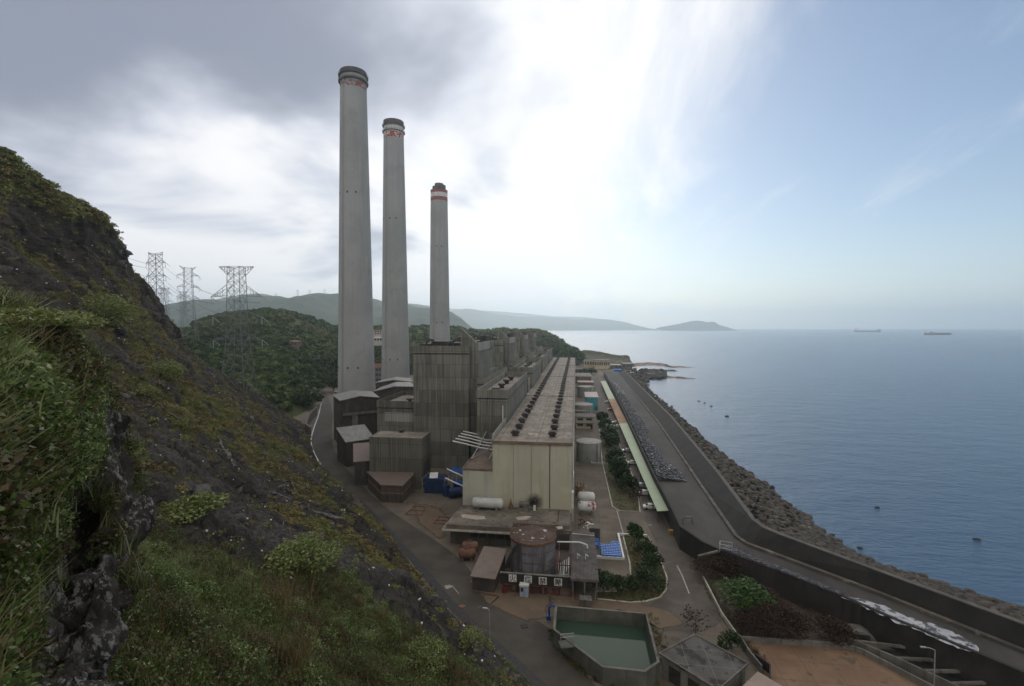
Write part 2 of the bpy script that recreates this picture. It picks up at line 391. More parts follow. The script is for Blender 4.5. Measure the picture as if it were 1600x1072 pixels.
rl = [(513, 592), (502, 597), (497, 605), (501, 614), (506, 625), (500, 640), (487, 690), (511, 745), (561, 790), (631, 865), (701, 950), (770, 1015), (831, 1072), (900, 1140)]
rr = [(1010, 1180), (910, 1045), (862, 985), (806, 950), (752, 912), (705, 862), (602, 792), (560, 752), (532, 720), (519, 690), (519, 645), (514, 623), (505, 608), (507, 600), (520, 593)]
def strip(name, lft, rgt, z, m, n=90):
    """road sheet between two pixel edges, smoothed in world space"""
    A = catmull(np.array([G(*p, z) for p in lft]), n); B = catmull(np.array([G(*p, z) for p in rgt[::-1]]), n)
    b = MB(); vs = []; fs = []
    for i in range(n): vs += [tuple(A[i]), tuple(B[i])]
    for i in range(n-1): fs.append((2*i, 2*i+1, 2*i+3, 2*i+2))
    b.add(vs, fs); o = b.build(name, m); tag(o, kind='structure'); return o, A, B
road, RA, RB = strip('road', rl, rr, .03, M_asph)
yr_l = [(925, 590), (932, 620), (955, 660), (972, 700), (998, 760), (1006, 805), (1026, 850), (1043, 895), (1040, 925), (1015, 945), (985, 965)]
yr_r = [(1040, 985), (1100, 985), (1130, 960), (1105, 905), (1082, 862), (1062, 835), (1040, 815), (1015, 770), (980, 700), (955, 640), (935, 590)]
strip('yard_road', yr_l, yr_r, .03, mat('worn_asphalt', (.050, .042, .034), (.074, .062, .050), .2, c3=(.10, .08, .06), s3=.35, t3=(.52, .7), bump=.1))
def softsheet(name, pix, z, m, shrink=.8, n=64):
    """ground patch whose edge breaks up into the ground round it"""
    P = [G(*p, z) for p in pix]; d = np.array([[p.x, p.y] for p in P+P[:1]]); l = np.r_[0, np.cumsum(np.hypot(*np.diff(d, axis=0).T))]; tt = np.linspace(0, l[-1], n, endpoint=False)
    O = np.c_[np.interp(tt, l, d[:, 0]), np.interp(tt, l, d[:, 1])]; c = O.mean(0); I = c+(O-c)*shrink
    V = np.r_[np.c_[O, np.full(n, z)], np.c_[I, np.full(n, z)], [[c[0], c[1], z]]]; i = np.arange(n); j = (i+1) % n
    Q = np.r_[np.c_[i, j, n+j], np.c_[i, n+j, n+i], np.c_[n+i, n+j, np.full(n, 2*n)]]
    tag(rawmesh(name, V, Q, m, attrs={'edge': np.r_[np.zeros(n), np.ones(n+1)]}), kind='structure')
def softmat(name, *a, **k):
    m = mat(name, *a, **k); nt = m.node_tree; out = [x for x in nt.nodes if x.type == 'OUTPUT_MATERIAL'][0]; bs = [x for x in nt.nodes if x.type == 'BSDF_PRINCIPLED'][0]
    at = N(nt, 'ShaderNodeAttribute', attribute_name='edge'); tr = nt.nodes.new('ShaderNodeBsdfTransparent'); mx = nt.nodes.new('ShaderNodeMixShader')
    f = smooth(nt, math_(nt, 'ADD', at.outputs['Fac'], math_(nt, 'MULTIPLY', math_(nt, 'SUBTRACT', noise(nt, pos(nt), .35, 6, .65), .5), 1.5)), .25, .75)
    L(nt, f, mx.inputs[0]); L(nt, tr.outputs[0], mx.inputs[1]); L(nt, bs.outputs[0], mx.inputs[2]); L(nt, mx.outputs[0], out.inputs[0]); return m
M_earthS = softmat('loose_earth', (.115, .080, .050), (.085, .062, .042), .3, c3=(.14, .10, .066), s3=.9, bump=.2)
M_soilS = softmat('dark_garden_soil', (.040, .028, .021), (.062, .044, .031), .4, c3=(.10, .085, .065), s3=.6, t3=(.56, .7), bump=.4)
softsheet('earth_apron', [(722, 903), (760, 945), (830, 978), (866, 968), (870, 930), (800, 925), (748, 900)], .05, M_earthS, .75)
softsheet('earth_apron', [(850, 934), (850, 948), (1000, 957), (1035, 985), (1085, 978), (1050, 952), (1000, 942), (930, 935)], .07, M_earthS, .8)
softsheet('garden_soil', [(1100, 903), (1128, 870), (1160, 882), (1240, 915), (1317, 950), (1392, 990), (1350, 1010), (1318, 1012), (1160, 1002), (1128, 960)], .05, M_soilS, .9)
softsheet('yard_stain', [(640, 780), (690, 790), (720, 830), (690, 850), (650, 820)], .045, M_earthS, .6)
# ================================================================== distant hills
M_hill = {}
def hillmat(name, a, b, c):
    return mat(name, a, b, .03, c3=c, s3=.012, t3=(.5, .62), bump=.8, bscale=.12, rough=.95, spec=.1)
def hill(name, cols, m, nu=160, nv=60, amp=6., sc=.02, kind='structure', rows=None):
    Gd = loft(cols, nu, nv, rows); nn = gridnormals(Gd); P = Gd.reshape(-1, 3)
    d = (fbm(P, sc, 5, 3)-.5)*2*amp; fade = np.clip((P[:, 2]+3)/(amp*2+.1), 0, 1)
    P = P+nn.reshape(-1, 3)*(d*fade)[:, None]
    o = rawmesh(name, P, gridquads(nv, nu), m, smooth=True); tag(o, kind=kind); return o, P.reshape(nv, nu, 3), nn
def back(p, dd, dz): return [p[0]-syw*dd, p[1]+cyw*dd, p[2]-dz]
def ridge_hill(name, rp, m, depth_front, depth_back, z0=-3.5, amp=8, sc=.01, nu=140):
    cols = []
    for px, py, D in rp:
        r = AD(px, py, D); r = [r.x, r.y, r.z]; h = r[2]-z0
        f = back(r, -depth_front, h); q1 = back(r, -depth_front*.45, h*.42); bk = back(r, depth_back, h)
        cols.append([f, q1, r, bk])
    return hill(name, cols, m, nu, 34, amp, sc)
MA = hillmat('wooded_slope', (.030, .046, .018), (.055, .075, .028), (.085, .075, .04))
MBh = hillmat('far_slope', (.030, .050, .036), (.050, .070, .048), (.075, .078, .06))  # some blue of the distant haze is put into this slope colour
hillA = [
    [(250, 546, 420), (252, 590, 330), (256, 640, 250)], [(330, 503, 500), (335, 545, 390), (365, 655, 262)],
    [(380, 493, 540), (385, 545, 400), (425, 660, 258)], [(430, 489, 560), (432, 540, 410), (468, 652, 270)],
    [(480, 497, 600), (475, 550, 440), (489, 625, 331)], [(520, 512, 640), (508, 550, 480), (505, 604, 405)],
    [(575, 511, 660), (560, 550, 510), (560, 598, 434)], [(650, 511, 720), (650, 540, 570), (650, 585, 510)],
    [(720, 514, 760), (720, 540, 640), (720, 578, 563)], [(800, 517, 770), (800, 545, 680), (800, 568, 660)],
    [(845, 522, 720), (850, 545, 650), (852, 571, 629)], [(880, 540, 680), (880, 556, 650), (882, 571, 629)], [(905, 560, 640), (904, 566, 640), (903, 571, 629)]]
cols = []
for r, q, f in hillA:
    R_, Q_, F_ = [list(AD(*x)) for x in (r, q, f)]; F_[2] = min(F_[2], .0)-.5
    cols.append([F_, Q_, R_, back(R_, 120, 25), back(R_, 300, R_[2]+4)])
hA, PA, NA = hill('hill', cols, MA, 200, 110, 5., .018)
ridge_hill('hill', [(255, 500, 2625), (275, 486, 2625), (330, 474, 2625), (380, 471, 2625), (430, 468, 2537), (480, 469, 2450), (520, 464, 2450), (560, 470, 2537), (620, 475, 2625), (660, 481, 2625), (690, 484, 2625), (707, 488, 2625), (722, 500, 2625), (742, 516, 2625)], MBh, 1050, 800, amp=42, sc=.0045)
ridge_hill('hill', [(280, 482, 4500), (350, 470, 4500), (410, 463, 4500), (450, 466, 4650), (520, 470, 4800), (600, 472, 4500), (640, 474, 4500), (690, 485, 4800), (712, 500, 4950)], MBh, 1300, 1300, amp=45, sc=.003)
ridge_hill('mountain', [(690, 488, 8755), (735, 485, 8755), (760, 488, 8755), (800, 494, 8892), (850, 497, 9028), (905, 500, 9165), (950, 501, 9302), (975, 505, 9302), (996, 510.5, 9302)], MBh, 1800, 1800, amp=45, sc=.002)
ridge_hill('mountain', [(560, 482, 11340), (640, 480, 11340), (720, 484, 11340), (790, 488, 11340), (860, 494, 11502), (920, 497, 11664), (970, 503, 11664), (985, 509, 11664)], MBh, 2000, 2000, amp=22, sc=.0015)
ridge_hill('island', [(1033, 511, 7600), (1047, 508.5, 7600), (1062, 506, 7600), (1078, 502.5, 7600), (1090, 501.5, 7600), (1103, 503.5, 7600), (1113, 503, 7600), (1119, 507, 7600), (1131, 510.5, 7600)], MBh, 500, 500, amp=10, sc=.004)
# woodland on the near hill: one mass of crowns
M_wood = leafmat('woodland_leaves', [(.016, .030, .013), (.040, .070, .022), (.070, .112, .036), (.11, .13, .048), (.13, .11, .055)], .3, .05)
tw = [crown(70, 1., .5, .75, 6) for _ in range(5)]
P_ = PA[2:70].reshape(-1, 3); sel = RNG.choice(len(P_), 5200); P_ = P_[sel]+RNG.normal(0, 2.2, (len(sel), 3))*np.array([1, 1, 0])
keep = (fbm(P_, .02, 4, 21) > .33) & (P_[:, 2] > 1.5); P_ = P_[keep]
sc_ = RNG.uniform(2.2, 5.2, len(P_)); V, Q, T = scatter(tw, P_+np.array([0, 0, .8]), sc_, np.clip(.05+1.5*(fbm(P_, .014, 4, 5)-.25)+RNG.normal(0, .16, len(P_)), 0, 1))
tag(rawmesh('woodland', V, Q, M_wood, T), kind='stuff')
# ================================================================== the hillside on the left
def colpts(foot, mids, crest):
    c = [list(AD(*p)) for p in [foot]+mids+[crest]]
    c[0][2] = min(c[0][2], -.1) if c[0][2] < 2 else c[0][2]
    n = Vector((-.94, -.30, 0)).normalized()          # uphill, away from the plant
    r = np.array(arcresample(c, 12)); e = r[-1]
    return list(r)+[e+np.array([n.x*14, n.y*14, -1.5]), e+np.array([n.x*40, n.y*40, -14]), e+np.array([n.x*90, n.y*90, -50])]
HC = [
    ((880, 1420, 30), [(650, 1420, 22), (480, 1330, 18.5), (330, 1240, 16), (230, 1130, 16), (140, 1010, 20), (40, 830, 32), (-150, 620, 46), (-260, 440, 60)], (-260, 245, 80)),
    ((860, 1230, 44), [(700, 1190, 38), (560, 1130, 33), (380, 1060, 27), (260, 960, 26), (150, 850, 34), (30, 700, 48), (-120, 560, 62), (-200, 420, 75)], (-160, 250, 95)),
    ((850, 1150, 55), [(720, 1085, 50), (590, 1020, 46), (440, 945, 45), (310, 860, 48), (200, 760, 55), (80, 620, 64), (0, 500, 75), (-50, 390, 86)], (0, 246, 112)),
    ((831, 1073, 67), [(700, 975, 68), (560, 900, 68), (430, 830, 70), (320, 750, 74), (220, 650, 80), (130, 530, 90), (80, 430, 98), (60, 380, 104)], (70, 290, 120)),
    ((760, 1007, 75), [(660, 935, 78), (540, 860, 82), (430, 790, 86), (330, 710, 90), (250, 600, 98), (190, 500, 112), (155, 430, 118), (130, 380, 122)], (125, 318, 128)),
    ((701, 950, 86), [(610, 880, 92), (500, 800, 98), (400, 715, 104), (330, 640, 112), (270, 570, 120), (228, 510, 130), (200, 460, 136), (185, 425, 138)], (170, 350, 140)),
    ((631, 865, 106), [(560, 810, 112), (470, 740, 120), (390, 670, 128), (330, 610, 138), (285, 565, 146), (255, 530, 152), (235, 500, 156), (220, 475, 158)], (190, 405, 160)),
    ((562, 790, 135), [(520, 755, 138), (455, 700, 146), (390, 650, 154), (345, 612, 163), (308, 580, 172), (290, 560, 178), (275, 535, 182), (265, 515, 184)], (252, 487, 186)),
    ((512, 745, 161), [(490, 720, 164), (450, 685, 172), (410, 650, 180), (378, 622, 190), (345, 597, 196), (320, 575, 200), (300, 560, 202), (292, 553, 204)], (283, 540, 206)),
    ((488, 692, 208), [(476, 682, 207), (455, 664, 207), (435, 648, 208), (412, 632, 210), (390, 618, 213), (370, 605, 216), (350, 592, 220), (335, 583, 224)], (315, 572, 230)),
    ((489, 680, 224), [(480, 673, 224), (465, 662, 226), (450, 653, 228), (432, 643, 230), (415, 633, 233), (398, 624, 236), (380, 614, 240), (360, 603, 245)], (330, 590, 255)),
    ((487, 672, 236), [(480, 670, 238), (468, 664, 240), (455, 658, 244), (440, 652, 248), (425, 646, 252), (405, 640, 258), (385, 632, 264), (365, 625, 270)], (330, 615, 280)),
]
NU, NV = 420, 300
Gd = loft([colpts(*c) for c in HC], NU, NV); nn = gridnormals(Gd); P = Gd.reshape(-1, 3); nr = nn.reshape(-1, 3)
foot_f = np.clip(np.repeat(np.linspace(0, 1, NV), NU)*9, 0, 1)
big = (fbm(P, .035, 3, 31)-.5)*7; mid = (fbm(P*np.array([1, 1, 1.6]), .14, 4, 33)-.5)*4.2; ridg = np.abs(fbm(P, .09, 3, 41)-.5)*-4.5+.6
rel = np.clip(P[:, 2]/60., 0, 1); cliff = sstep(34, 60, P[:, 2])
gul = -np.abs(fbm(np.c_[(P[:, 0]*.534-P[:, 1]*.845)*-1, (P[:, 0]*.845+P[:, 1]*.534)*.22, P[:, 2]*.1], .16, 4, 47)-.5)*5+.8
small = (fbm(P, .5, 4, 48, .6)-.5)*1.3
vert = (fbm(P*np.array([1, 1, .12]), .32, 3, 44)-.5)*5.0*cliff                 # columnar rock on the cliff
P = P+nr*((big*.6+mid*.8+ridg*.5+gul*.8+small)*foot_f)[:, None]+nr*np.array([1, 1, .2])*(vert*foot_f)[:, None]
Hs = P.reshape(NV, NU, 3); nr = gridnormals(Hs).reshape(-1, 3)
# cover: 0 bare, 1 overgrown
near = 1-sstep(40, 66, np.linalg.norm(P[:, :2], axis=1)+(fbm(P, .08, 3, 55)-.5)*34)
patch = fbm(P, .05, 4, 61); fine = fbm(P, .25, 3, 62)
steep = 1-nr[:, 2]
gaps = sstep(.45, .60, patch*.55+fine*.45)
topg = sstep(74, 80, P[:, 2]+(patch-.5)*10)
rib = np.clip(sstep(.55, .72, fbm(np.c_[P[:, 0]*.534-P[:, 1]*.845, (P[:, 0]*.845+P[:, 1]*.534)*.35, P[:, 2]*.35], .12, 4, 49))*(1-near), 0, 1)
P = P+nr*(foot_f*rib*(.5+1.3*vnoise(P*.8, 50)))[:, None]
veg = np.clip(np.maximum(np.maximum(gaps*(1-sstep(.62, .85, steep)*.8), near), topg)-rib*.9, 0, 1)
Hs = P.reshape(NV, NU, 3)
m, nt, bs, out = newmat('hillside_soil')
at = N(nt, 'ShaderNodeAttribute', attribute_name='veg')
n1 = noise(nt, pos(nt), .25, 7, .65); n2 = noise(nt, pos(nt), 1.4, 6, .7); n3 = noise(nt, pos(nt, (1, 1, .25)), .6, 6, .7)
soil = mixc(nt, smooth(nt, n1, .35, .65), (.024, .022, .020), (.062, .054, .044))
soil = mixc(nt, smooth(nt, n3, .55, .66), soil, (.082, .074, .066))
n5 = noise(nt, pos(nt, (.25, .25, 2.2)), 1., 6, .65); soil = mixc(nt, smooth(nt, n5, .53, .62), soil, (.011, .010, .010))
soil = mixc(nt, math_(nt, 'MULTIPLY', smooth(nt, n2, .66, .74), .7), soil, (.16, .15, .14))
ribt = N(nt, 'ShaderNodeAttribute', attribute_name='rib'); soil = mixc(nt, math_(nt, 'MULTIPLY', ribt.outputs['Fac'], .8), soil, mixc(nt, smooth(nt, n2, .4, .6), (.045, .040, .036), (.115, .105, .095)))
grs = mixc(nt, smooth(nt, n2, .35, .65), (.050, .056, .018), (.120, .098, .042))
L(nt, mixc(nt, smooth(nt, math_(nt, 'ADD', at.outputs['Fac'], math_(nt, 'MULTIPLY', math_(nt, 'SUBTRACT', n2, .5), .9)), .3, .75), soil, grs), bs.inputs['Base Color'])
bs.inputs['Roughness'].default_value = .95; bs.inputs['Specular IOR Level'].default_value = .15
b = N(nt, 'ShaderNodeBump', Strength=1., Distance=1.1); L(nt, math_(nt, 'ADD', n2, math_(nt, 'MULTIPLY', n3, 2.5)), b.inputs['Height']); L(nt, b.outputs[0], bs.inputs['Normal'])
M_soil = m
tag(rawmesh('hillside', P, gridquads(NV, NU), M_soil, smooth=True, attrs={'veg': veg, 'rib': rib}), kind='structure')
HP, HN, HV = P, nr, veg
def cell_area(Gr):
    a = np.linalg.norm(np.cross(Gr[1:, :-1]-Gr[:-1, :-1], Gr[:-1, 1:]-Gr[:-1, :-1]), axis=2); return a
def pick(Gr, vegm, n, power=1.2, dist_pow=1.3, seed=0):
    """points on a grid surface, denser near the camera and where it is overgrown"""
    a = cell_area(Gr); c = (Gr[1:, 1:]+Gr[:-1, :-1])/2; d = np.linalg.norm(c-np.array([0, 0, H]), axis=2)
    w = (a*vegm.reshape(Gr.shape[:2])[:-1, :-1]**power/np.maximum(d, 6)**dist_pow).ravel(); i = RNG.choice(w.size, n, p=w/w.sum())
    r = i//(Gr.shape[1]-1); q = i % (Gr.shape[1]-1); u = RNG.uniform(size=(n, 1)); v = RNG.uniform(size=(n, 1))
    return Gr[r, q]*(1-u)*(1-v)+Gr[r, q+1]*u*(1-v)+Gr[r+1, q]*(1-u)*v+Gr[r+1, q+1]*u*v, d.ravel()[i]
M_scrub = leafmat('scrub_leaves', [(.045, .035, .020), (.165, .118, .056), (.235, .185, .075), (.195, .185, .055), (.095, .11, .030), (.085, .12, .028), (.13, .175, .038), (.20, .22, .085)])
# ================================================================== the rocky, overgrown mound close on the left
edge = [(-90, 480, 17), (0, 492, 17), (60, 518, 18), (112, 568, 19), (155, 630, 20), (188, 690, 21), (198, 780, 20.5), (190, 880, 18.5), (172, 985, 15.5), (155, 1120, 12)]
row2 = [(-90, 520, 13), (0, 535, 13), (50, 560, 14), (95, 615, 15), (120, 680, 17.2), (146, 740, 18.6), (158, 815, 18.2), (150, 900, 16.2), (132, 1000, 13.3), (115, 1110, 10.5)]
row3 = [(-110, 620, 9.5), (-20, 640, 10), (30, 655, 11.5), (65, 705, 13), (85, 750, 16.2), (96, 805, 18), (100, 870, 17.8), (92, 950, 15.8), (84, 1030, 12.8), (70, 1110, 9.5)]
row4 = [(-140, 740, 7), (-80, 750, 7.5), (-20, 770, 9), (15, 800, 10.5), (35, 830, 12.5), (42, 870, 14), (45, 915, 13.6), (40, 970, 12), (25, 1040, 10), (5, 1110, 8)]
row5 = [(-180, 830, 5.5), (-140, 850, 6), (-100, 870, 7), (-60, 890, 8), (-40, 920, 8.6), (-30, 950, 8.6), (-30, 980, 8.2), (-40, 1020, 7.4), (-60, 1070, 6.6), (-90, 1130, 6)]
def bk(p, dd, dpx): x, y, D = p; return (x-dpx, y+dpx*.2, D+dd)
cols = []
for i in range(10):
    e_ = edge[i]
    cols.append([list(AD(*bk(e_, 8, 60))), list(AD(*bk(e_, 3, 14)))]+[list(AD(*r[i])) for r in (edge, row2, row3, row4, row5)])
MU, MV = 300, 200
Gm = loft(cols, MU, MV); nm = gridnormals(Gm); Pm = Gm.reshape(-1, 3); nr_ = nm.reshape(-1, 3)
toC = np.array([0, 0, H])-Pm; toC /= np.linalg.norm(toC, axis=1)[:, None]
nr_ = np.where((np.sum(nr_*toC, axis=1) < 0)[:, None], -nr_, nr_)
uu = np.tile(np.linspace(0, 9, MU), MV); vv = np.repeat(np.linspace(0, 6, MV), MU)
rock = sstep(3.5, 4.3, uu)*sstep(1.2, 2.0, vv)*(1-sstep(4.0, 5.0, vv))            # the bare face
rock = np.clip(rock*(3.4*fbm(Pm*np.array([1, 1, .35]), .55, 4, 71)-.62), 0, 1)
rock = np.maximum(rock, np.clip(sstep(5.2, 6, uu)*sstep(3.2, 4., vv)*(1-sstep(4.6, 5.2, vv))*(3.4*fbm(Pm*np.array([1, 1, .3]), .5, 4, 77)-1.15), 0, 1))
rough_ = .7*rock*(1-2*np.abs(fbm(Pm*np.array([1, 1, .4]), 1.7, 4, 78)-.5)-.75)+(fbm(Pm*np.array([1, 1, .35]), .75, 5, 72, .6)-.5)*1.5*np.clip(rock*1.2, .25, 1)+(fbm(Pm, .3, 3, 73)-.5)*1.4
crack = -np.clip(.1-np.abs(fbm(Pm*np.array([1, 1, .3]), .45, 3, 75)-.5), 0, .1)*9*rock
Pm = Pm+nr_*(rough_+crack)[:, None]
m, nt, bs, out = newmat('outcrop_rock')
at = N(nt, 'ShaderNodeAttribute', attribute_name='rock')
n1 = noise(nt, pos(nt, (1, 1, .35)), 1.3, 8, .7); n2 = noise(nt, pos(nt, (1, 1, .5)), 4.5, 7, .75); n3 = noise(nt, pos(nt, (1, 1, .45)), .7, 6, .6)
rk = mixc(nt, smooth(nt, n1, .35, .65), (.020, .018, .016), (.062, .054, .047))
rk = mixc(nt, smooth(nt, n3, .55, .7), rk, (.040, .027, .020))
lich = math_(nt, 'MULTIPLY', smooth(nt, n2, .51, .56), smooth(nt, n3, .44, .56))
rk = mixc(nt, math_(nt, 'MULTIPLY', lich, .85), rk, (.30, .295, .28))
so_ = mixc(nt, smooth(nt, n1, .35, .65), (.022, .022, .010), (.060, .040, .020))
L(nt, mixc(nt, smooth(nt, at.outputs['Fac'], .25, .55), so_, rk), bs.inputs['Base Color']); bs.inputs['Roughness'].default_value = .9; bs.inputs['Specular IOR Level'].default_value = .2
b = N(nt, 'ShaderNodeBump', Strength=1., Distance=.25); L(nt, math_(nt, 'ADD', n2, n1), b.inputs['Height']); L(nt, b.outputs[0], bs.inputs['Normal'])
tag(rawmesh('rock_outcrop', Pm, gridquads(MV, MU), m, smooth=True, attrs={'rock': rock}), kind='structure')
Gm2 = Pm.reshape(MV, MU, 3)
# ------------------------------------------------------------------ ground cover: grass and low scrub (nobody could count it)
M_grass = leafmat('grass_blades', [(.030, .022, .014), (.10, .062, .028), (.16, .125, .055), (.10, .092, .030), (.040, .055, .016), (.066, .10, .024), (.12, .16, .04), (.20, .22, .10)], .3)
tg = [tuft(22, 1., .15, .015, .7) for _ in range(5)]+[tuft(26, .8, .22, .019, .9) for _ in range(4)]
tb = [crown(90, 1., .20, .7, 5) for _ in range(5)]
def tintat(P, seed, lo=.0, hi=1.):
    return lo+(hi-lo)*np.clip((fbm(P, .22, 3, seed)-.28)*2.1+RNG.uniform(-.14, .14, len(P)), 0, 1)
vegm = np.clip(1-rock*1.6, 0, 1)*(uu > .0)
M_fern = leafmat('mound_leaves', [(.022, .018, .010), (.085, .055, .026), (.10, .082, .030), (.030, .044, .014), (.046, .072, .018), (.07, .11, .022), (.11, .16, .035), (.18, .22, .09)], .3)
p, d = pick(Gm2, vegm, 2300, 1.5, .5)
V, Q, T = scatter(tg, p, RNG.uniform(.45, 1.25, len(p)), tintat(p, 81, .0, .9)); tag(rawmesh('grass', V, Q, M_grass, T), kind='stuff')
p, d = pick(Gm2, np.clip(vegm*1.4-.4, 0, 1), 3600, 1.5, .6); ts = [(V_, Q_, T_) for V_, Q_, T_ in [crown(170, 1., .14, .7, 6) for _ in range(6)]]
V, Q, T = scatter(ts, p, RNG.uniform(.3, .8, len(p)), tintat(p, 83, .05, .95)); tag(rawmesh('scrub', V, Q, M_fern, T), kind='stuff')
# scrub and grass on the big hillside
nearm = near*1.0
p, d = pick(Hs, np.clip(near, 0, 1), 4200, 1.5, .9)
V, Q, T = scatter(tg, p, RNG.uniform(.6, 1.35, len(p)), tintat(p, 84, .12, .9)); tag(rawmesh('grass', V, Q, M_grass, T), kind='stuff')
p, d = pick(Hs, np.clip(near, 0, 1), 6500, 1.5, .8)
V, Q, T = scatter([crown(110, 1., .13, .7, 6) for _ in range(5)], p, RNG.uniform(.35, 1.0, len(p)), tintat(p, 85, .1, .95)); tag(rawmesh('scrub', V, Q, M_fern, T), kind='stuff')
gapm = np.clip(veg-near, 0, 1)
p, d = pick(Hs, gapm, 10500, 1.6, .35)
V, Q, T = scatter([crown(64, 1., .22, .6, 5) for _ in range(6)], p, RNG.uniform(.35, 1.15, len(p)), tintat(p, 86, .0, .8)); tag(rawmesh('scrub', V, Q, M_scrub, T), kind='stuff')
p, d = pick(Hs, np.clip(topg*(1-near), 0, 1), 2500, 1.2, .3)
V, Q, T = scatter([crown(80, 1., .22, .6, 5) for _ in range(5)], p, RNG.uniform(.7, 1.8, len(p)), tintat(p, 87, .3, .9)); tag(rawmesh('scrub', V, Q, M_scrub, T), kind='stuff')
p, d = pick(Hs, np.clip(1.1-veg-near, 0, 1), 1500, 1., .5)
V, Q, T = scatter([crown(90, 1., .2, .75, 6) for _ in range(6)], p, RNG.uniform(.25, .85, len(p)), tintat(p, 88, .1, .8)); tag(rawmesh('scrub', V, Q, M_scrub, T), kind='stuff')
p, d = pick(Hs, np.clip(near, 0, 1)**2, 420, 1.2, .9)
V, Q, T = scatter([crown(420, 1., .085, .8, 9) for _ in range(5)], p, RNG.uniform(.7, 1.5, len(p)), np.clip(tintat(p, 89, .35, 1.05), 0, 1)); tag(rawmesh('scrub', V, Q, M_fern, T), kind='stuff')
p, d = pick(Gm2, np.clip(vegm*1.4-.4, 0, 1), 200, 1.2, .6)
V, Q, T = scatter([crown(420, 1., .085, .8, 9) for _ in range(5)], p, RNG.uniform(.4, .9, len(p)), np.clip(tintat(p, 96, .3, 1.05), 0, 1)); tag(rawmesh('scrub', V, Q, M_fern, T), kind='stuff')
# ------------------------------------------------------------------ single shrubs one can point to
from mathutils.bvhtree import BVHTree
def bvh_of(Gr):
    return BVHTree.FromPolygons([tuple(v) for v in Gr.reshape(-1, 3)], [tuple(int(i) for i in q) for q in gridquads(Gr.shape[0], Gr.shape[1])])
BV = bvh_of(Hs); BVm = bvh_of(Gm2)
def on_hill(px, py, bv=None):
    r = ray(px, py).normalized(); h = (bv or BV).ray_cast(Vector((0, 0, H)), r); return h[0]
M_twig = mat('twig_bark', (.06, .045, .032), (.11, .085, .06), 3., bump=0)
def shrub(px, py, w, label, tint, n=700, squash=.6, leaf=.3,  name='shrub', bv=None, stretch=1.4, group=None):
    p = on_hill(px, py, bv)
    if p is None: return
    D = (p-Vector((0, 0, H))).length; r = w/F*D*.5
    t = thing(name, label, 'shrub', p, group)
    st = MB()
    for k in range(6):
        a = random.uniform(0, 6.28); q = p+Vector((math.cos(a)*r*.5, math.sin(a)*r*.5, r*squash*random.uniform(.5, .9))); st.cyl(p+Vector((0, 0, -.3)), q, .03*r+.015, .012*r+.005, 5)
    st.build('stem', M_twig, t)
    V, Q, T = crown(n*3, r, leaf*.5, squash, 12); V = V*np.array([1, stretch, 1])+np.array(p)+np.array([0, 0, r*.2])
    rawmesh('foliage', V, Q, M_scrub, np.clip(T+tint, 0, 1), parent=t); return t
shrub(306, 806, 60, 'bright green shrub alone on dark bare slope left of centre', .76, 900, .6, .42)
shrub(468, 892, 92, 'widest bright green shrub on the lower bare slope', .74, 1300, .5, .45)
shrub(166, 508, 62, 'tall bright green shrub hanging on the dark cliff face', .78, 1000, .95, .55)
shrub(257, 594, 42, 'yellow green shrub on ledge below the cliff, left of the nearest pylon', .74, 700, .9, .5)
shrub(45, 530, 105, 'light green leafy shrub crowning the near mound', .85, 900, .3, .15, bv=BVm)
shrub(735, 1010, 40, 'small bright green shrub by the roadside ditch at the foot of the slope', .76, 400, .7, .25)
shrub(665, 1040, 64, 'bright green shrub at the lower edge of the slope', .74, 700, .6, .25)
shrub(228, 620, 26, 'small olive shrub on the slope under the cliff ledge', .6, 300, .8, .4)
shrub(517, 652, 30, 'dark green shrub at the slope foot by the retaining wall', .5, 400, .8, .5) if False else None
def dryclump(px, py, hpx, label, tint):
    p = on_hill(px, py); D = (p-Vector((0, 0, H))).length; h = hpx/F*D
    V, Q, T = tuft(260, h, h*.35, .02, .6); o = rawmesh('dry_grass_clump', V+np.array(p), Q, M_grass, np.clip(T*.6+tint, 0, 1), origin=p)
    tag(o, label, 'grass clump')
dryclump(425, 965, 52, 'tall straw coloured grass clump on the slope', .2)
dryclump(445, 1040, 44, 'pale seeding grass clump low on the overgrown slope', .25)
# pale concrete strips and rock bands on the slope: lengths of drain following the surface
M_pale = mat('weathered_concrete', (.10, .092, .085), (.055, .05, .046), 1.1, c3=(.022, .02, .019), s3=.9, t3=(.52, .58), bump=.4)
def slope_drain(pix, w, label):
    hit = [h for h in (on_hill(*p) for p in pix) if h]; pts = []
    for a, b_ in zip(hit[:-1], hit[1:]):
        for k in range(10): pts.append(BV.find_nearest(a.lerp(b_, k/10))[0]+Vector((0, 0, .1)))
    mb = MB(); vs = []; n_ = len(pts)
    for i, p in enumerate(pts):
        d = (pts[min(i+1, n_-1)]-pts[max(i-1, 0)]).normalized(); h = BV.find_nearest(p)[1]; h = -h if h.z < 0 else h; s = d.cross(h).normalized(); ww = w*(.55+.9*vnoise([[i*.37, w*9, 0]], 3)[0])
        vs += [p-s*ww*.5-h*.3, p-s*ww*.42+h*.13, p+s*ww*.42+h*.13, p+s*ww*.5-h*.3]
    mb.add(vs, [(4*i+k, 4*i+k+1, 4*i+k+5, 4*i+k+4) for i in range(n_-1) for k in range(3)])
    tag(mb.build('slope_drain', M_pale, origin=pts[0]), label, 'drain')
slope_drain([(425, 772), (480, 792), (520, 808), (552, 822)], .75, 'broad pale concrete drain running down the slope towards the road')
slope_drain([(318, 672), (345, 690), (358, 712), (366, 735)], .8, 'pale grey streak of rock and drain high on the slope')
slope_drain([(436, 792), (470, 840)], .18, 'thin pale pipe running straight down the slope')
slope_drain([(470, 842), (540, 856)], .18, 'thin pale pipe running sideways low on the slope')
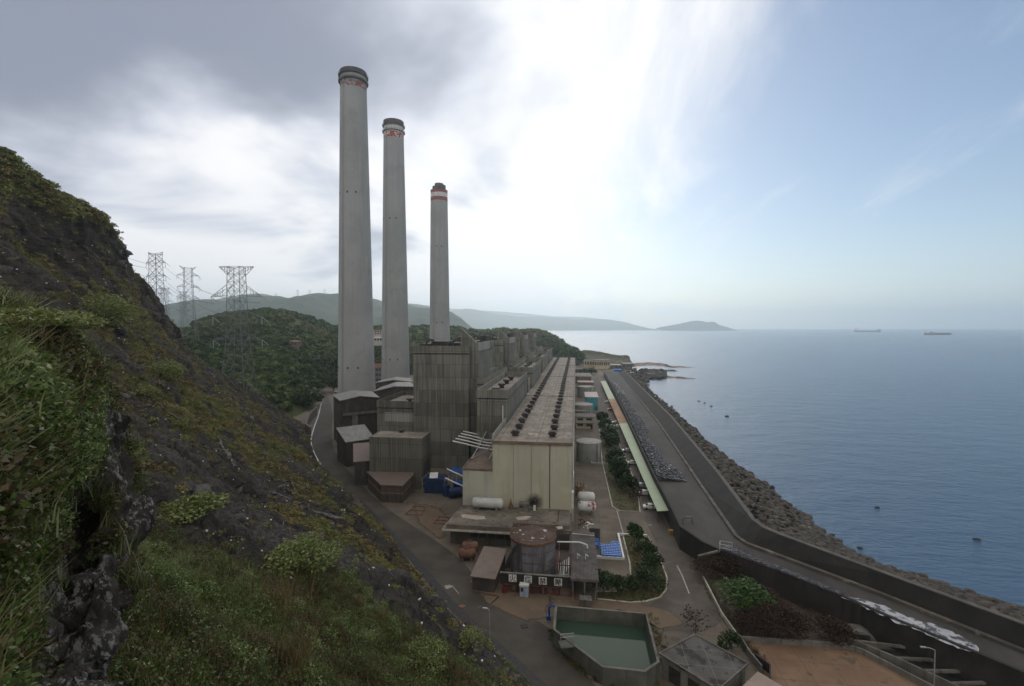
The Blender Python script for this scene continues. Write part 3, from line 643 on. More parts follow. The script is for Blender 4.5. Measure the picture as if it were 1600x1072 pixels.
slope_drain([(222, 605), (255, 640), (294, 662)], .3, 'thin concrete gutter under the cliff ledge shrub')
slope_drain([(500, 790), (455, 752), (430, 748)], .3, 'narrow concrete gutter above the broad drain')
slope_drain([(95, 366), (130, 385), (160, 407)], .4, 'long thin gutter across the dark cliff top')

p, d = pick(Hs, np.clip(near, 0, 1), 900, 1.2, 1.2)
V, Q, T = scatter([tuft(9, 1., .12, .012, .5) for _ in range(4)], p, RNG.uniform(.9, 1.7, len(p)), np.full(len(p), .28)); tag(rawmesh('dry_stalks', V, Q, M_grass, T), kind='stuff')
p, d = pick(Gm2, vegm, 500, 1.2, .8)
V, Q, T = scatter([tuft(7, 1., .10, .008, .6) for _ in range(4)], p, RNG.uniform(.7, 1.3, len(p)), np.full(len(p), .28)); tag(rawmesh('dry_stalks', V, Q, M_grass, T), kind='stuff')
M_stone = mat('loose_stone', (.030, .027, .025), (.075, .068, .062), 1., bump=.4, c3=(.24, .23, .22), s3=1.5, t3=(.62, .7))
q8 = np.array([[x, y, z] for z in (-.5, .5) for x, y in ((-.6, -.5), (.6, -.5), (.6, .5), (-.6, .5))]); qf = np.array([[3, 2, 1, 0], [4, 5, 6, 7], [0, 1, 5, 4], [1, 2, 6, 5], [2, 3, 7, 6], [3, 0, 4, 7]])
p, d = pick(Hs, np.clip(1-veg, 0, 1), 1500, 1.5, .3)
V, Q, T = scatter([(q8*RNG.uniform(.5, 1.2, (8, 3)), qf, np.zeros(8)) for _ in range(6)], p, RNG.uniform(.1, .5, len(p))**1.3, np.zeros(len(p)))
p2, d2 = pick(Hs, np.clip(1.05-veg, 0, 1)*(1-near), 170, 1.5, .2)
V2, Q2, T2 = scatter([(q8*RNG.uniform(.4, 1.3, (8, 3)), qf, np.zeros(8)) for _ in range(8)], p2, RNG.uniform(.6, 2.2, len(p2)), np.zeros(len(p2))); Q = np.concatenate([Q, Q2+len(V)]); V = np.concatenate([V, V2]); tag(rawmesh('loose_stones', V, Q, M_stone), kind='stuff')

p, d = pick(Hs, np.clip(1-veg, 0, 1)*(1-near), 700, 1.2, .9)
V, Q, T = scatter([(q8*RNG.uniform(.5, 1.2, (8, 3)), qf, np.zeros(8)) for _ in range(4)], p+np.array([0, 0, .1]), RNG.uniform(.10, .26, len(p)), np.zeros(len(p))); tag(rawmesh('white_litter', V, Q, mat('white_litter', (.45, .45, .43), (.6, .6, .58), 2., bump=0)), kind='stuff')
# ================================================================== materials of the plant
M_rib = ribbed('ribbed_concrete', (.080, .080, .067), (.172, .170, .146), (.050, .050, .042))
M_rib2 = ribbed('ribbed_concrete_light', (.19, .19, .17), (.29, .285, .26), (.11, .11, .097), rib=.7, panel=3.)
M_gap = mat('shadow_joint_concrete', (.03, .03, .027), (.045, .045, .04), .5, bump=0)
M_roofc = mat('weathered_roof_slab', (.120, .100, .080), (.205, .180, .148), .22, c3=(.07, .055, .042), s3=.7, t3=(.52, .66), bump=.15, lines=(9.7, 20.15, .25, (.055, .047, .04)))
M_roofb = mat('rusty_brown_roof', (.10, .072, .055), (.16, .12, .095), .4, c3=(.06, .04, .03), s3=1.2, bump=.15)
M_panel = mat('pale_green_cladding', (.305, .295, .228), (.355, .343, .27), .12, c3=(.30, .265, .165), s3=.10, t3=(.52, .75), streak=((.285, .27, .195), .9), bump=.03, rough=.6)
M_panel2 = mat('pale_grey_cladding', (.30, .30, .25), (.345, .34, .29), .15, c3=(.27, .24, .16), s3=.2, t3=(.55, .75), streak=((.26, .255, .21), .8), bump=.03, rough=.6)
M_joint = mat('dark_joint', (.02, .02, .018), (.035, .033, .03), 1., bump=0)
M_dark = mat('dark_metal', (.012, .011, .011), (.028, .025, .024), 2., rough=.7, bump=.05)
M_vent = mat('sooty_vent_metal', (.016, .013, .013), (.045, .034, .03), 1.5, rough=.75, bump=.1)
M_white = mat('white_paint', (.40, .40, .39), (.48, .48, .46), 1.2, rough=.5, bump=.02, c3=(.42, .39, .34), s3=2.5, t3=(.6, .75))
M_galv = mat('galvanised_steel', (.22, .225, .23), (.30, .305, .31), 1.5, rough=.5, metal=.35, bump=.02)
M_rust = mat('rusty_steel', (.085, .040, .028), (.14, .075, .05), 1.2, c3=(.045, .028, .024), s3=2., bump=.15)
M_redrust = mat('flaking_red_paint', (.10, .022, .018), (.06, .025, .02), 1.4, c3=(.12, .09, .075), s3=2., bump=.1)
M_brown = mat('brown_sheet_metal', (.060, .044, .036), (.085, .062, .050), .5, streak=((.04, .03, .026), 1.2), rough=.7, bump=.05)
M_brownroof = mat('brown_roof_sheet', (.105, .080, .066), (.13, .098, .08), .5, streak=None, c3=(.07, .054, .045), s3=.8, rough=.65, bump=.05)
M_shed = mat('dark_shed_cladding', (.026, .023, .021), (.050, .042, .037), .4, streak=((.075, .062, .052), 1.4), rough=.85, bump=.08)
M_shedroof = mat('grey_roof_sheet', (.12, .115, .11), (.17, .165, .155), .6, streak=None, c3=(.08, .072, .064), s3=.8, rough=.6, bump=.04)
M_blue = mat('blue_paint', (.012, .045, .16), (.018, .065, .21), 1., rough=.5, bump=.04, c3=(.01, .02, .06), s3=1.5)
M_bluedk = mat('dark_blue_paint', (.006, .016, .055), (.012, .028, .085), .8, rough=.55, bump=.06, c3=(.008, .01, .02), s3=1.2)
M_conc = mat('plain_concrete', (.078, .072, .062), (.125, .117, .102), .35, streak=((.048, .044, .038), 1.), bump=.12)
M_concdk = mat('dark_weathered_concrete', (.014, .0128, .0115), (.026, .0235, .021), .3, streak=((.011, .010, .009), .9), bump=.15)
M_kerb = mat('pale_kerb', (.27, .25, .21), (.36, .34, .30), .9, c3=(.16, .14, .11), s3=1.6, bump=.08)
def ring(mb, x0, x1, y0, y1, z0, z1, t):
    mb.box(x0, x1, y0, y0+t, z0, z1); mb.box(x0, x1, y1-t, y1, z0, z1); mb.box(x0, x0+t, y0+t, y1-t, z0, z1); mb.box(x1-t, x1, y0+t, y1-t, z0, z1)
def flatroof_block(t, name, x0, x1, y0, y1, zt, mw, ph=2.2, z0=0., roofm=None, band=True, cap='parapet'):
    b = MB(); b.box(x0, x1, y0, y1, z0, zt-ph-(.5 if band else 0)); w = b.build(name, mw, t)
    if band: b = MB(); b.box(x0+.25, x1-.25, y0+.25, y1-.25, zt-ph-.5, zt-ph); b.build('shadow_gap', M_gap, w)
    b = MB(); ring(b, x0-.12, x1+.12, y0-.12, y1+.12, zt-ph, zt, .45); b.build(cap, mw, w)
    b = MB(); b.box(x0+.33, x1-.33, y0+.33, y1-.33, zt-ph, zt-ph+.7); b.build('roof', roofm or M_roofc, w)
    return w
def vent_mb(c, s=1.):
    b = MB(); x, y, z = c
    b.box(x-.75*s, x+.75*s, y-.75*s, y+.75*s, z, z+.75*s)
    b.prism([(x-1.1*s, y-1.1*s), (x+1.1*s, y-1.1*s), (x+1.1*s, y+1.1*s), (x-1.1*s, y+1.1*s)], z+.75*s, z+1.2*s)
    b.prism([(x-.8*s, y-.8*s), (x+.8*s, y-.8*s), (x+.8*s, y+.8*s), (x-.8*s, y+.8*s)], z+1.2*s, z+1.5*s)
    return b
M_patchp = mat('pale_roof_repair', (.26, .235, .20), (.20, .18, .15), 1., bump=0)
M_patchd = mat('dark_roof_repair', (.06, .05, .042), (.085, .072, .06), 1., bump=0)
# ================================================================== turbine hall
HX0, HX1, HY0, HY1, HZ = -20.7, -.9, 119., 456., 21.3
t = thing('turbine_hall', 'very long pale green walled turbine hall with two rows of black roof vents', 'power station hall', (HX0, HY0, 0))
b = MB(); b.box(HX0, HX1, HY0, HY1, 0, HZ-.3); hall = b.build('wall', M_panel, t)
b = MB()
for px, w in ((802, .07), (830, .07), (859, .22)):
    x = AY(px, 740, HY0).x; b.box(x-w/2, x+w/2, HY0-.03, HY0+.05, 4.9, HZ-.35)
b.build('panel_joint', M_joint, hall)
b = MB(); b.box(-28.4, HX0, HY0+.02, 141, 0, 13.6); b.build('side_bay_wall', M_panel2, t)
b = MB(); b.box(-28.5, HX0-.01, HY0-.06, 141, 13.6, 13.9); ring(b, -28.55, HX0-.01, HY0-.1, 141, 13.9, 14.2, .3); b.build('side_bay_roof', M_roofb, t)
b = MB(); b.box(HX0-.15, HX1+.15, HY0-.25, HY1, HZ-.3, HZ); roof = b.build('roof', M_roofc, t)
b = MB(); ring(b, HX0-.2, HX1+.2, HY0-.3, HY1+.05, HZ-.55, HZ+.22, .22); b.build('roof_edge', M_roofb, roof)
b = MB(); b.wallpath([(HX0-.1, HY0+.2), (HX0-.1, 142.5)], HZ+.22, HZ+1.5, .25); b.build('parapet', M_rib2, roof)
xl, xr = G(805, 681, HZ).x, G(863, 684, HZ).x
v0 = vent_mb((HX0*0+xl, 126, HZ)).build('roof_vent', M_vent, t)
for k in range(38):
    for xx in (xl, xr):
        if k == 0 and xx == xl: continue
        c = v0.copy(); COL.objects.link(c); c.parent = t; c.location = (xx-xl+random.uniform(-.1, .1), k*8.55, 0)
for k in range(14):
    b = MB(); y = 124+k*24; b.cyl((HX1+.28, y, 0), (HX1+.28, y, HZ-.5), .11, .11, 8); b.build('downpipe', M_white, t)
for y0, y1, z0, z1 in ((HY0+.4, HY0+2.2, 5, 9), (HY0+16, HY0+22, 6.5, 8.)):
    b = MB(); b.box(HX1, HX1+.5, y0, y1, z0, z1); b.build('wall_duct', M_white, t)
for k in range(16):
    b = MB(); y = 128+k*20.; b.box(HX1+.005, HX1+.1, y, y+12, 8.5, 11.); b.box(HX1+.005, HX1+.1, y, y+12, 2.2, 4.6); b.build('window', M_dark, t)
for k in range(26):                                        # pale repairs and old seams on the slab
    x0, y0 = random.uniform(HX0+1, HX1-2.5), 122+330*random.random()**1.6; w_, l_ = random.uniform(.3, 1.6), random.uniform(.5, 5); b = MB()
    ng = 9; poly = [(x0+w_*.5+w_*.5*math.cos(6.283*i/ng)*random.uniform(.6, 1.1), y0+l_*.5+l_*.5*math.sin(6.283*i/ng)*random.uniform(.6, 1.1)) for i in range(ng)]
    if min(abs(x0+w_*.5-xl), abs(x0+w_*.5-xr)) < 1.9: continue
    b.prism(poly, HZ, HZ+.012); b.build('roof_patch', (M_patchp, M_patchd)[k % 3 == 0], roof)
for y0 in (200, 281, 362):
    b = MB(); b.box(HX0+.2, HX1-.2, y0-.12, y0+.12, HZ, HZ+.16); b.build('expansion_joint', M_patchd, roof)
for x0 in (HX1-2.2, (xl+xr)/2):
    b = MB(); b.tube([(x0, 122, HZ+.12), (x0+.2, 200, HZ+.12), (x0-.1, 300, HZ+.12), (x0, 450, HZ+.12)], .07, 5); b.build('cable_run', M_patchp, roof)
# the low annex in front of the hall
t = thing('annex_building', 'single storey grey annex with flat stained roof in front of the pale hall', 'building', (-28, 107, 0))
b = MB(); b.box(-28.6, HX1-.4, 107.4, HY0-.02, 0, 3.7); aw = b.build('wall', mat('annex_wall', (.045, .042, .036), (.07, .064, .056), .5, streak=((.03, .028, .025), 1.1), bump=.1), t)
b = MB(); b.prism([(-30, 105.4), (-13.6, 105.4), (-13.6, 108.4), (HX1+.1, 108.4), (HX1+.1, HY0-.4), (-28.9, HY0-.4)], 3.7, 4.05); b.prism([(-29.2, 106.2), (-14.2, 106.2), (-14.2, 109.), (HX1-.4, 109.), (HX1-.4, HY0-.45), (-28.4, HY0-.45)], 4.05, 4.9)
ar = b.build('roof', mat('annex_roof_slab', (.085, .072, .058), (.15, .13, .105), .25, c3=(.05, .042, .033), s3=.7, t3=(.52, .66), bump=.15), t)
b = MB(); b.wallpath([(-30.02, 105.36), (-13.55, 105.36), (-13.55, 108.3)], 3.72, 4.13, .12); b.wallpath([(-30.03, 105.5), (-28.95, HY0-.4)], 3.72, 4.13, .12); b.build('eave', M_kerb, ar)
pt = mat('pale_patch', (.36, .31, .25), (.26, .22, .18), 1., bump=0)
for pix in ([(720, 804), (725, 803.5), (757, 806.5), (759, 811), (745, 812), (722, 808.5)], [(806, 808), (822, 806), (831, 807), (822, 812), (808, 812)], [(868, 823), (878, 822), (880, 826), (872, 827)]):
    b = MB(); q = [G(*p, 4.93) for p in pix]; b.prism([(p.x, p.y) for p in q], 4.9, 4.93); b.build('roof_patch', pt, ar)
b = MB(); x = AY(872, 815, 113).x; b.box(x-.1, x+.1, 111, 118.4, 4.9, 4.93); b.build('roof_joint', M_joint, ar)
for i in range(5):
    b = MB(); x0 = -23.8+i*2.; b.box(x0, x0+1.7, 107.34, 107.5, 1.7, 2.9); b.build('window', M_dark, aw)
b = MB(); b.box(-27.3, -24.6, 107.34, 107.5, .05, 2.9); b.build('door', mat('brown_shutter', (.06, .045, .036), (.045, .035, .03), 2., streak=((.08, .06, .05), 3.)), aw)
# horizontal pressure vessel on the annex roof
def lying_tank(name, label, p0, p1, r, m, cat='tank', group=None, saddles=True, z0=None, dome=True):
    p0, p1 = Vector(p0), Vector(p1); u = (p1-p0).normalized()
    t = thing(name, label, cat, ((p0.x+p1.x)/2, (p0.y+p1.y)/2, p0.z-r-.35 if z0 is None else z0), group)
    b = MB(); prof = [(0, -.55), (.55, -.48), (.85, -.27), (1., 0)]
    pts = [(a, p0+u*(z*r)) for a, z in prof]+[(a, p1-u*(z*r)) for a, z in prof[::-1]]
    n = 22; sd = u.cross(Vector((0, 0, 1))).normalized(); up = sd.cross(u); vs = []; fs = []
    for a, c in pts:
        for i in range(n): an = 2*math.pi*i/n; vs.append(c+(sd*math.cos(an)+up*math.sin(an))*a*r)
    for k in range(len(pts)-1):
        for i in range(n): fs.append((k*n+i, k*n+(i+1) % n, (k+1)*n+(i+1) % n, (k+1)*n+i))
    b.add(vs, fs); b.build('shell', m, t, smooth=True)
    for f in (.15, .85):
        c = p0.lerp(p1, f); b = MB(); z = (p0.z-r-.35 if z0 is None else z0)
        b.obox((c.x, c.y, (z+c.z-r*.55)/2), u*.25, sd*r*.8, Vector((0, 0, (c.z-r*.55-z)/2))); b.build('saddle', M_conc, t)
    for f in (.3, .55):
        c = p0.lerp(p1, f); b = MB(); b.cyl(c+Vector((0, 0, r*.96)), c+Vector((0, 0, r+.35)), .2, .2, 10); b.build('manhole', m, t)
    return t
Mv = mat('spotted_white_paint', (.30, .30, .285), (.36, .36, .34), .6, c3=(.17, .155, .14), s3=3.2, t3=(.63, .72), rough=.5, bump=.03)
ya = 116.4
pa, pb = AY(737, 789, ya), AY(787, 790, ya); rr_ = 1.25
lying_tank('storage_tank', 'long white horizontal tank on the flat annex roof against the pale hall', (pa.x+.7, ya, 4.9+.35+rr_), (pb.x-.7, ya, 4.9+.35+rr_), rr_, Mv)
def box_unit(name, label, cat, x0, x1, y0, y1, z0, z1, m, mlid=None, lidh=.12, group=None, legs=0.):
    t = thing(name, label, cat, ((x0+x1)/2, (y0+y1)/2, z0), group)
    b = MB(); b.box(x0, x1, y0, y1, z0+legs, z1); w = b.build('cabinet', m, t)
    b = MB(); b.box(x0-.1, x1+.1, y0-.1, y1+.1, z1, z1+lidh); b.build('lid', mlid or m, t)
    b = MB(); xm = (x0+x1)/2; b.box(xm-.03, xm+.03, y0-.02, y0+.05, z0+legs+.1, z1-.1); b.box(x0+.15, xm-.15, y0-.03, y0+.05, z0+legs+(z1-z0)*.5, z1-.25); b.build('door_gap', M_joint, w)
    if legs:
        for x in (x0+.1, x1-.1):
            b = MB(); b.box(x-.06, x+.06, y0+.05, y0+.17, z0, z0+legs); b.build('leg', M_dark, t)
    return t
q = AY(812, 798, 116.5); box_unit('generator_box', 'dark grey generator box on the annex roof beside a soot stain', 'machine', q.x-.1, q.x+2.2, 116, 117.7, 4.9, 6.7, M_conc)
t = thing('exhaust_stack', 'small black exhaust stack against the sooty hall wall', 'chimney', (q.x+3.6, 117.6, 4.9))
b = MB(); b.cyl((q.x+3.6, 117.6, 4.9), (q.x+3.6, 117.6, 7.4), .42, .42, 14); b.build('pipe', M_vent, t); b = MB(); b.lathe((q.x+3.6, 117.6, 7.5), [(.0, .35), (.65, 0), (.65, -.1)], 14); b.build('rain_cap', M_dark, t)
b = MB(); b.box(q.x+3.3, q.x+3.9, 117.1, 117.3, 4.9, 6.2); b.build('panel', M_white, t)
t = thing('roof_cone', 'rusty pointed vent cone on the annex roof right of the white tank', 'vent', (q.x-2.3, 117.4, 4.9)); b = MB(); b.cyl((q.x-2.3, 117.4, 4.9), (q.x-2.3, 117.4, 7.), .75, .12, 4); b.build('cone', M_rust, t); b = MB(); b.cyl((q.x-2.3, 117.4, 7.), (q.x-2.3, 117.4, 7.5), .08, .08, 6); b.build('tip', M_dark, t)
# soot on the cladding: a stain with a shape of its own
b = MB(); x = q.x+3.4
m_, nt, bs, out = newmat('soot_stain'); v = pos(nt); sp_ = nt.nodes.new('ShaderNodeVectorMath'); sp_.operation = 'DISTANCE'; L(nt, v, sp_.inputs[0]); sp_.inputs[1].default_value = (x, HY0-.03, 6.3)
tr = nt.nodes.new('ShaderNodeBsdfTransparent'); mx = nt.nodes.new('ShaderNodeMixShader'); bs.inputs['Base Color'].default_value = (.02, .018, .014, 1)
L(nt, math_(nt, 'MULTIPLY', smooth(nt, math_(nt, 'ADD', sp_.outputs['Value'], math_(nt, 'MULTIPLY', noise(nt, v, .9, 5), 1.4)), 3.4, .9), .85), mx.inputs[0]); L(nt, tr.outputs[0], mx.inputs[1]); L(nt, bs.outputs[0], mx.inputs[2]); L(nt, mx.outputs[0], out.inputs[0])
b.add([(x-4, HY0-.04, 4.95), (x+4, HY0-.04, 4.95), (x+4, HY0-.04, 11), (x-4, HY0-.04, 11)], [(0, 1, 2, 3)]); b.build('soot_stain', m_, hall)
# ================================================================== boiler houses: four alike, in a row behind the hall
def boiler_house(label):
    t = thing('boiler_house', label, 'boiler house', (-57, 165, 0), 'ribbed concrete boiler houses in a row')
    w = flatroof_block(t, 'main_block', -57.2, -37.2, 165, 216, 43.4, M_rib, 2.6)
    for x0, x1, y0, y1, z1 in ((-52, -46, 170, 178, 44.8), (-45.5, -41, 172, 180, 44.2), (-55.5, -53, 168, 190, 43.9), (-47, -39, 184, 205, 44.4)):
        b = MB(); b.box(x0, x1, y0, y1, 41.5, z1-.35); b.box(x0-.3, x1+.3, y0-.3, y1+.3, z1-.35, z1); b.build('roof_duct', M_vent, w)
    for x0, y0 in ((-53, 167.5), (-43.5, 168), (-50, 200)):
        b = MB(); b.tube([(x0, y0, 42), (x0, y0, 44.9), (x0+1.2, y0+.2, 45.5), (x0+2.5, y0+1, 45.2)], .35, 8); b.build('vent_pipe', M_dark, w)
    # stair tower with the slanting fin
    b = MB()
    poly = [(-40.6, 40.), (-40.6, 49.3), (-40.2, 49.3), (-34.9, 44.4), (-34.3, 44.4), (-34.3, 31.8), (-37.0, 31.8), (-37.0, 40.)]
    y0, y1 = 167.6, 169.6; n = len(poly); b.add([(x, y0, z) for x, z in poly]+[(x, y1, z) for x, z in poly], [tuple(range(n)), tuple(range(n, 2*n))[::-1]]+[(i, (i+1) % n, n+(i+1) % n, n+i) for i in range(n)])
    f = b.build('slanted_fin', M_rib, t)
    y1 = 190.; b = MB(); b.box(-37.05, -34.35, 169.61, y1, 31.8, 42.6); b.box(-40., -37.05, 169.61, y1, 40.8, 43.9); b.build('stair_tower', M_rib, t)
    b = MB(); b.box(-34.5, -34.1, y0+.05, y1, 41.4, 44.5); b.build('light_band', M_rib2, f)
    for x0 in (-38.6, -36.6):
        b = MB(); b.box(x0, x0+.9, 192, 199, 40, 46.5); b.build('vent_pipe', M_vent, f)
    b = MB(); b.box(-37.2, -34.4, 167.9, 215.5, 0, 31.8); b.build('stair_shaft', M_rib, t)
    flatroof_block(t, 'step_block', -34.6, -30.6, 166.8, 214, 32.3, M_rib, 2.4)
    bay = flatroof_block(t, 'bunker_bay', -29.6, -20.2, 143, 200, 31.2, M_rib, 2.6)
    for k in range(4):
        b = MB(); c = (-25., 150+k*12., 29.3); b.lathe(c, [(.0, 1.7), (1.3, 1.55), (1.35, 1.0), (.8, .95), (.8, -.2)], 16); b.build('roof_vent', M_vent, bay, smooth=True)
    b = MB(); b.box(-30.6, -29.6, 150, 205, 0, 22); b.build('link_wall', M_rib, t)
    b = MB(); b.cyl((-21.6, 142.2, 18), (-21.6, 142.2, 26.5), .17, .17, 8); b.build('pole', M_white, t)
    return t
bh = boiler_house('nearest and largest of the ribbed concrete boiler houses, its whole front wall in view')
for k, lb in enumerate(('second boiler house from the near end, its stair tower just behind the nearest one', 'third boiler house from the near end, narrow between two others', 'farthest boiler house at the sea end of the row')):
    copy_tree(bh, loc=(-57-k*.6, 165+81*(k+1), 0), label=lb)
# ================================================================== chimneys
M_shaft = mat('pale_chimney_concrete', (.205, .213, .215), (.245, .252, .252), .05, c3=(.185, .19, .182), s3=.08, t3=(.5, .75), streak=((.19, .192, .184), .3), bump=.04, rough=.8)
def peel(name, c):
    return mat(name, c, tuple(x*.8 for x in c), .6, c3=(.36, .36, .35), s3=.55, t3=(.5, .54), bump=.05)
M_redband = peel('peeling_red_paint', (.26, .035, .035)); M_whiteband = mat('white_band_paint', (.46, .46, .45), (.40, .39, .38), .5, streak=((.3, .27, .25), .6), bump=.03)
M_soot = mat('sooty_rim', (.028, .022, .022), (.07, .05, .048), .7, c3=(.16, .14, .13), s3=1.1, t3=(.6, .68), bump=.15)
def chimney(label, pxl, pxr, pyb, pxt, hwt, pytop, Y, bands, kind):
    a, b_ = AY(pxl, pyb, Y), AY(pxr, pyb, Y); cx = (a.x+b_.x)/2
    sc = (b_.x-a.x)/(pxr-pxl)*1.0; tp = AY(pxt, pytop, Y-hwt*sc*.95); zt = tp.z; rt = hwt*sc*.992; rb = (pxr-pxl)/2*sc; zb = a.z
    rad_at = lambda z: rb+(rt-rb)*(z-zb)/(zt-zb)
    t = thing('chimney', label, 'chimney', (cx, Y, 0), 'tall power station chimneys')
    c = (cx, Y, 0); zz = lambda py: AY(pxt, py, Y-rt*.95).z
    b = MB(); prof = [(rad_at(0), -1)]+[(rad_at(z), z) for z in np.linspace(8, zt-.5, 24)]+[(rt-.7, zt-.5), (rt-.7, zt-6)]
    b.lathe(c, prof, 56); sh = b.build('shaft', M_shaft, t, smooth=True)
    for p0, p1, m in bands:
        z0, z1 = zz(p1), zz(p0); b = MB(); b.lathe(c, [(rad_at(z0)+.03, z0), (rad_at(z1)+.03, z1)], 56); b.build('painted_band', m, sh, smooth=True)
    if kind == 'gallery':
        z0, z1 = zz(pytop+19), zz(pytop+1)
        b = MB(); b.lathe(c, [(rt+.06, z0-.3), (rt+.25, z0), (rt+.12, z0+.4), (rt+.06, (z0+z1)/2), (rt+.3, z1-.8), (rt+.3, z1), (rt-.8, z1)], 56); b.build('cap', M_soot, t, smooth=True)
        for zg in (z0+.2, z0+(z1-z0)*.55):
            b = MB(); b.lathe(c, [(rt+.1, zg), (rt+1.15, zg), (rt+1.15, zg+.18), (rt+.1, zg+.18)], 56); g = b.build('gallery', M_vent, t)
            b = MB()
            for k in range(28):
                an = 2*math.pi*k/28; x, y = cx+(rt+1.1)*math.cos(an), Y+(rt+1.1)*math.sin(an); b.bar((x, y, zg+.15), (x, y, zg+1.3), .09)
            for h in (.7, 1.25): b.lathe((cx, Y, zg+h), [(rt+1.06, 0), (rt+1.16, 0), (rt+1.16, .09), (rt+1.06, .09)], 40)
            b.build('railing', M_vent, g)
    else:
        z1 = zz(pytop-11)
        for dx, dy, r, dz in ((0, 0, rt*.52, 0), (rt*.45, .6, rt*.34, -1.6), (-rt*.45, -.4, rt*.34, -2.4), (.2, rt*.5, rt*.34, -1)):
            b = MB(); b.cyl((cx+dx, Y+dy, zt-2), (cx+dx, Y+dy, z1+dz), r, r, 20); b.build('flue', M_soot, t, smooth=True)
        b = MB(); b.lathe(c, [(rt+.06, zt-.6), (rt+.2, zt), (rt-.8, zt)], 48); b.build('cap', M_soot, t, smooth=True)
    # ladder, lightning strip, small openings
    b = MB(); an = -1.95+math.atan2(-cx, Y)*.0
    for s in (-.35, .35):
        for z0, z1 in zip(np.linspace(2, zt-4, 9)[:-1], np.linspace(2, zt-4, 9)[1:]):
            r0, r1 = rad_at(z0)+.16, rad_at(z1)+.16; a0 = an+s/r0; a1 = an+s/r1
            b.bar((cx+r0*math.cos(a0), Y+r0*math.sin(a0), z0), (cx+r1*math.cos(a1), Y+r1*math.sin(a1), z1), .12)
    b.build('ladder', mat_ladder, t)
    for z in (zb+16, zb+(zt-zb)*.62):
        for an2 in (-1.05, -2.4, -1.6):
            r = rad_at(z); x, y = cx+r*math.cos(an2), Y+r*math.sin(an2); b = MB(); b.obox((x, y, z), (math.cos(an2)*.15, math.sin(an2)*.15, 0), (-math.sin(an2)*.45, math.cos(an2)*.45, 0), (0, 0, .6)); b.build('opening', M_dark, t)
    return t
mat_ladder = mat('ladder_steel', (.2, .2, .19), (.24, .24, .23), 1., bump=0)
chimney('tallest left chimney with sooty black rim and peeling red band', 531, 584, 613, 550, 18.3, 102.5, 280, [(113+9, 122+10, M_whiteband), (122, 133, M_redband)], 'gallery')
chimney('middle chimney, second tallest, with sooty rim and flaking red patches', 597.5, 639, 592, 614, 14.3, 183.5, 365, [(195, 204, M_whiteband), (204, 213, M_redband)], 'gallery')
chimney('shortest right chimney with clean red and white bands under black flue tips', 672, 702.5, 530, 685.5, 12.6, 294.5, 455, [(294.6, 299.5, mat('red_paint', (.23, .03, .035), (.17, .035, .035), .4, streak=((.1, .05, .05), .8), bump=0)), (299.5, 306, M_whiteband), (306, 312, bpy.data.materials['red_paint'])], 'flues')
# ================================================================== low blocks and sheds left of the boiler house
p = G(650, 764); Y0 = p.y
xa, xb, zt = AY(577, 682, Y0).x, AY(659, 685, Y0).x, AY(659, 685, Y0).z
yb = AX(672.5, 673, xb).y
t = thing('pump_house', 'plain grey concrete block with flat roof in front of the boiler house', 'building', (xa, Y0, 0))
w = flatroof_block(t, 'wall', xa, xb, Y0, yb, zt, M_rib2 if False else ribbed('stained_concrete', (.072, .072, .060), (.13, .127, .108), (.042, .042, .035), rib=.8, panel=3.4), .8, band=False, roofm=M_roofc)
c = ((xa+xb)/2-1, Y0+8, zt-.3); b = MB(); b.lathe(c, [(0, 1.3), (1.2, 1.1), (1.2, .8), (.6, .7), (.6, -.2)], 12); b.build('roof_vent', M_vent, w)
b = MB(); b.box(xb-.02, xb+.06, Y0+2, yb-2, 1, zt*.5); b.build('side_opening', M_gap, w)
# upper block B
Y1 = 168.; xa2, zt2 = AY(589, 626, Y1).x, AY(589, 626, Y1).z
t = thing('conveyor_house', 'grey concrete block with a round roof vent between the dark shed and the boiler house', 'building', (xa2, Y1, 0))
w = flatroof_block(t, 'wall', xa2, -57.4, Y1, 196, zt2, M_rib, 2.4)
b = MB(); b.lathe((xa2+9, Y1+10, zt2-1.8), [(0, 1.6), (1.5, 1.3), (1.5, .9), (.7, .8), (.7, -.2)], 12); b.build('roof_vent', M_vent, w)
b = MB(); b.box(xa2+3, -58, Y1-.05, Y1+.1, zt2-7.5, zt2-4.2); b.build('light_panel', M_rib2, w)
# gabled dark sheds
def gable_shed(label, pts, z, rise, mwall, mroof, z0=0., name='dust_collector_shed', group=None, open_front=False):
    A, B, C, D_ = [Vector((p[0], p[1], z)) for p in pts]     # front-left, front-right, back-right, back-left
    t = thing(name, label, 'shed', (A.x, A.y, z0), group)
    mf, mb_ = (A+B)/2+Vector((0, 0, rise)), (C+D_)/2+Vector((0, 0, rise))
    b = MB(); lo = [Vector((p.x, p.y, z0)) for p in (A, B, C, D_)]
    b.add(lo+[A, B, C, D_, mf, mb_], [(3, 2, 1, 0), (0, 1, 5, 8, 4), (1, 2, 6, 5), (2, 3, 7, 9, 6), (3, 0, 4, 7), (4, 8, 9, 7), (8, 5, 6, 9)]); w = b.build('wall', mwall, t)
    b = MB(); th = Vector((0, 0, .3)); o = (A-D_).normalized()*.6; s = (A-B).normalized()*.5; up = Vector((0, 0, .06))
    for e1, e2, sg in ((A, D_, 1), (B, C, -1)):
        a, d, f, g = e1+o+s*sg+up, e2-o+s*sg+up, mf+o+up, mb_-o+up
        b.add([a, f, g, d, a+th, f+th, g+th, d+th], [(0, 1, 2, 3), (7, 6, 5, 4), (0, 4, 5, 1), (1, 5, 6, 2), (2, 6, 7, 3), (3, 7, 4, 0)])
    b.build('roof', mroof, t)
    return t, w, (A, B, C, D_)
za = 19.3
f1, f2, f3, f4 = G(532.5, 627, za), G(591, 622, za), G(580, 613, za), G(521, 618.5, za)
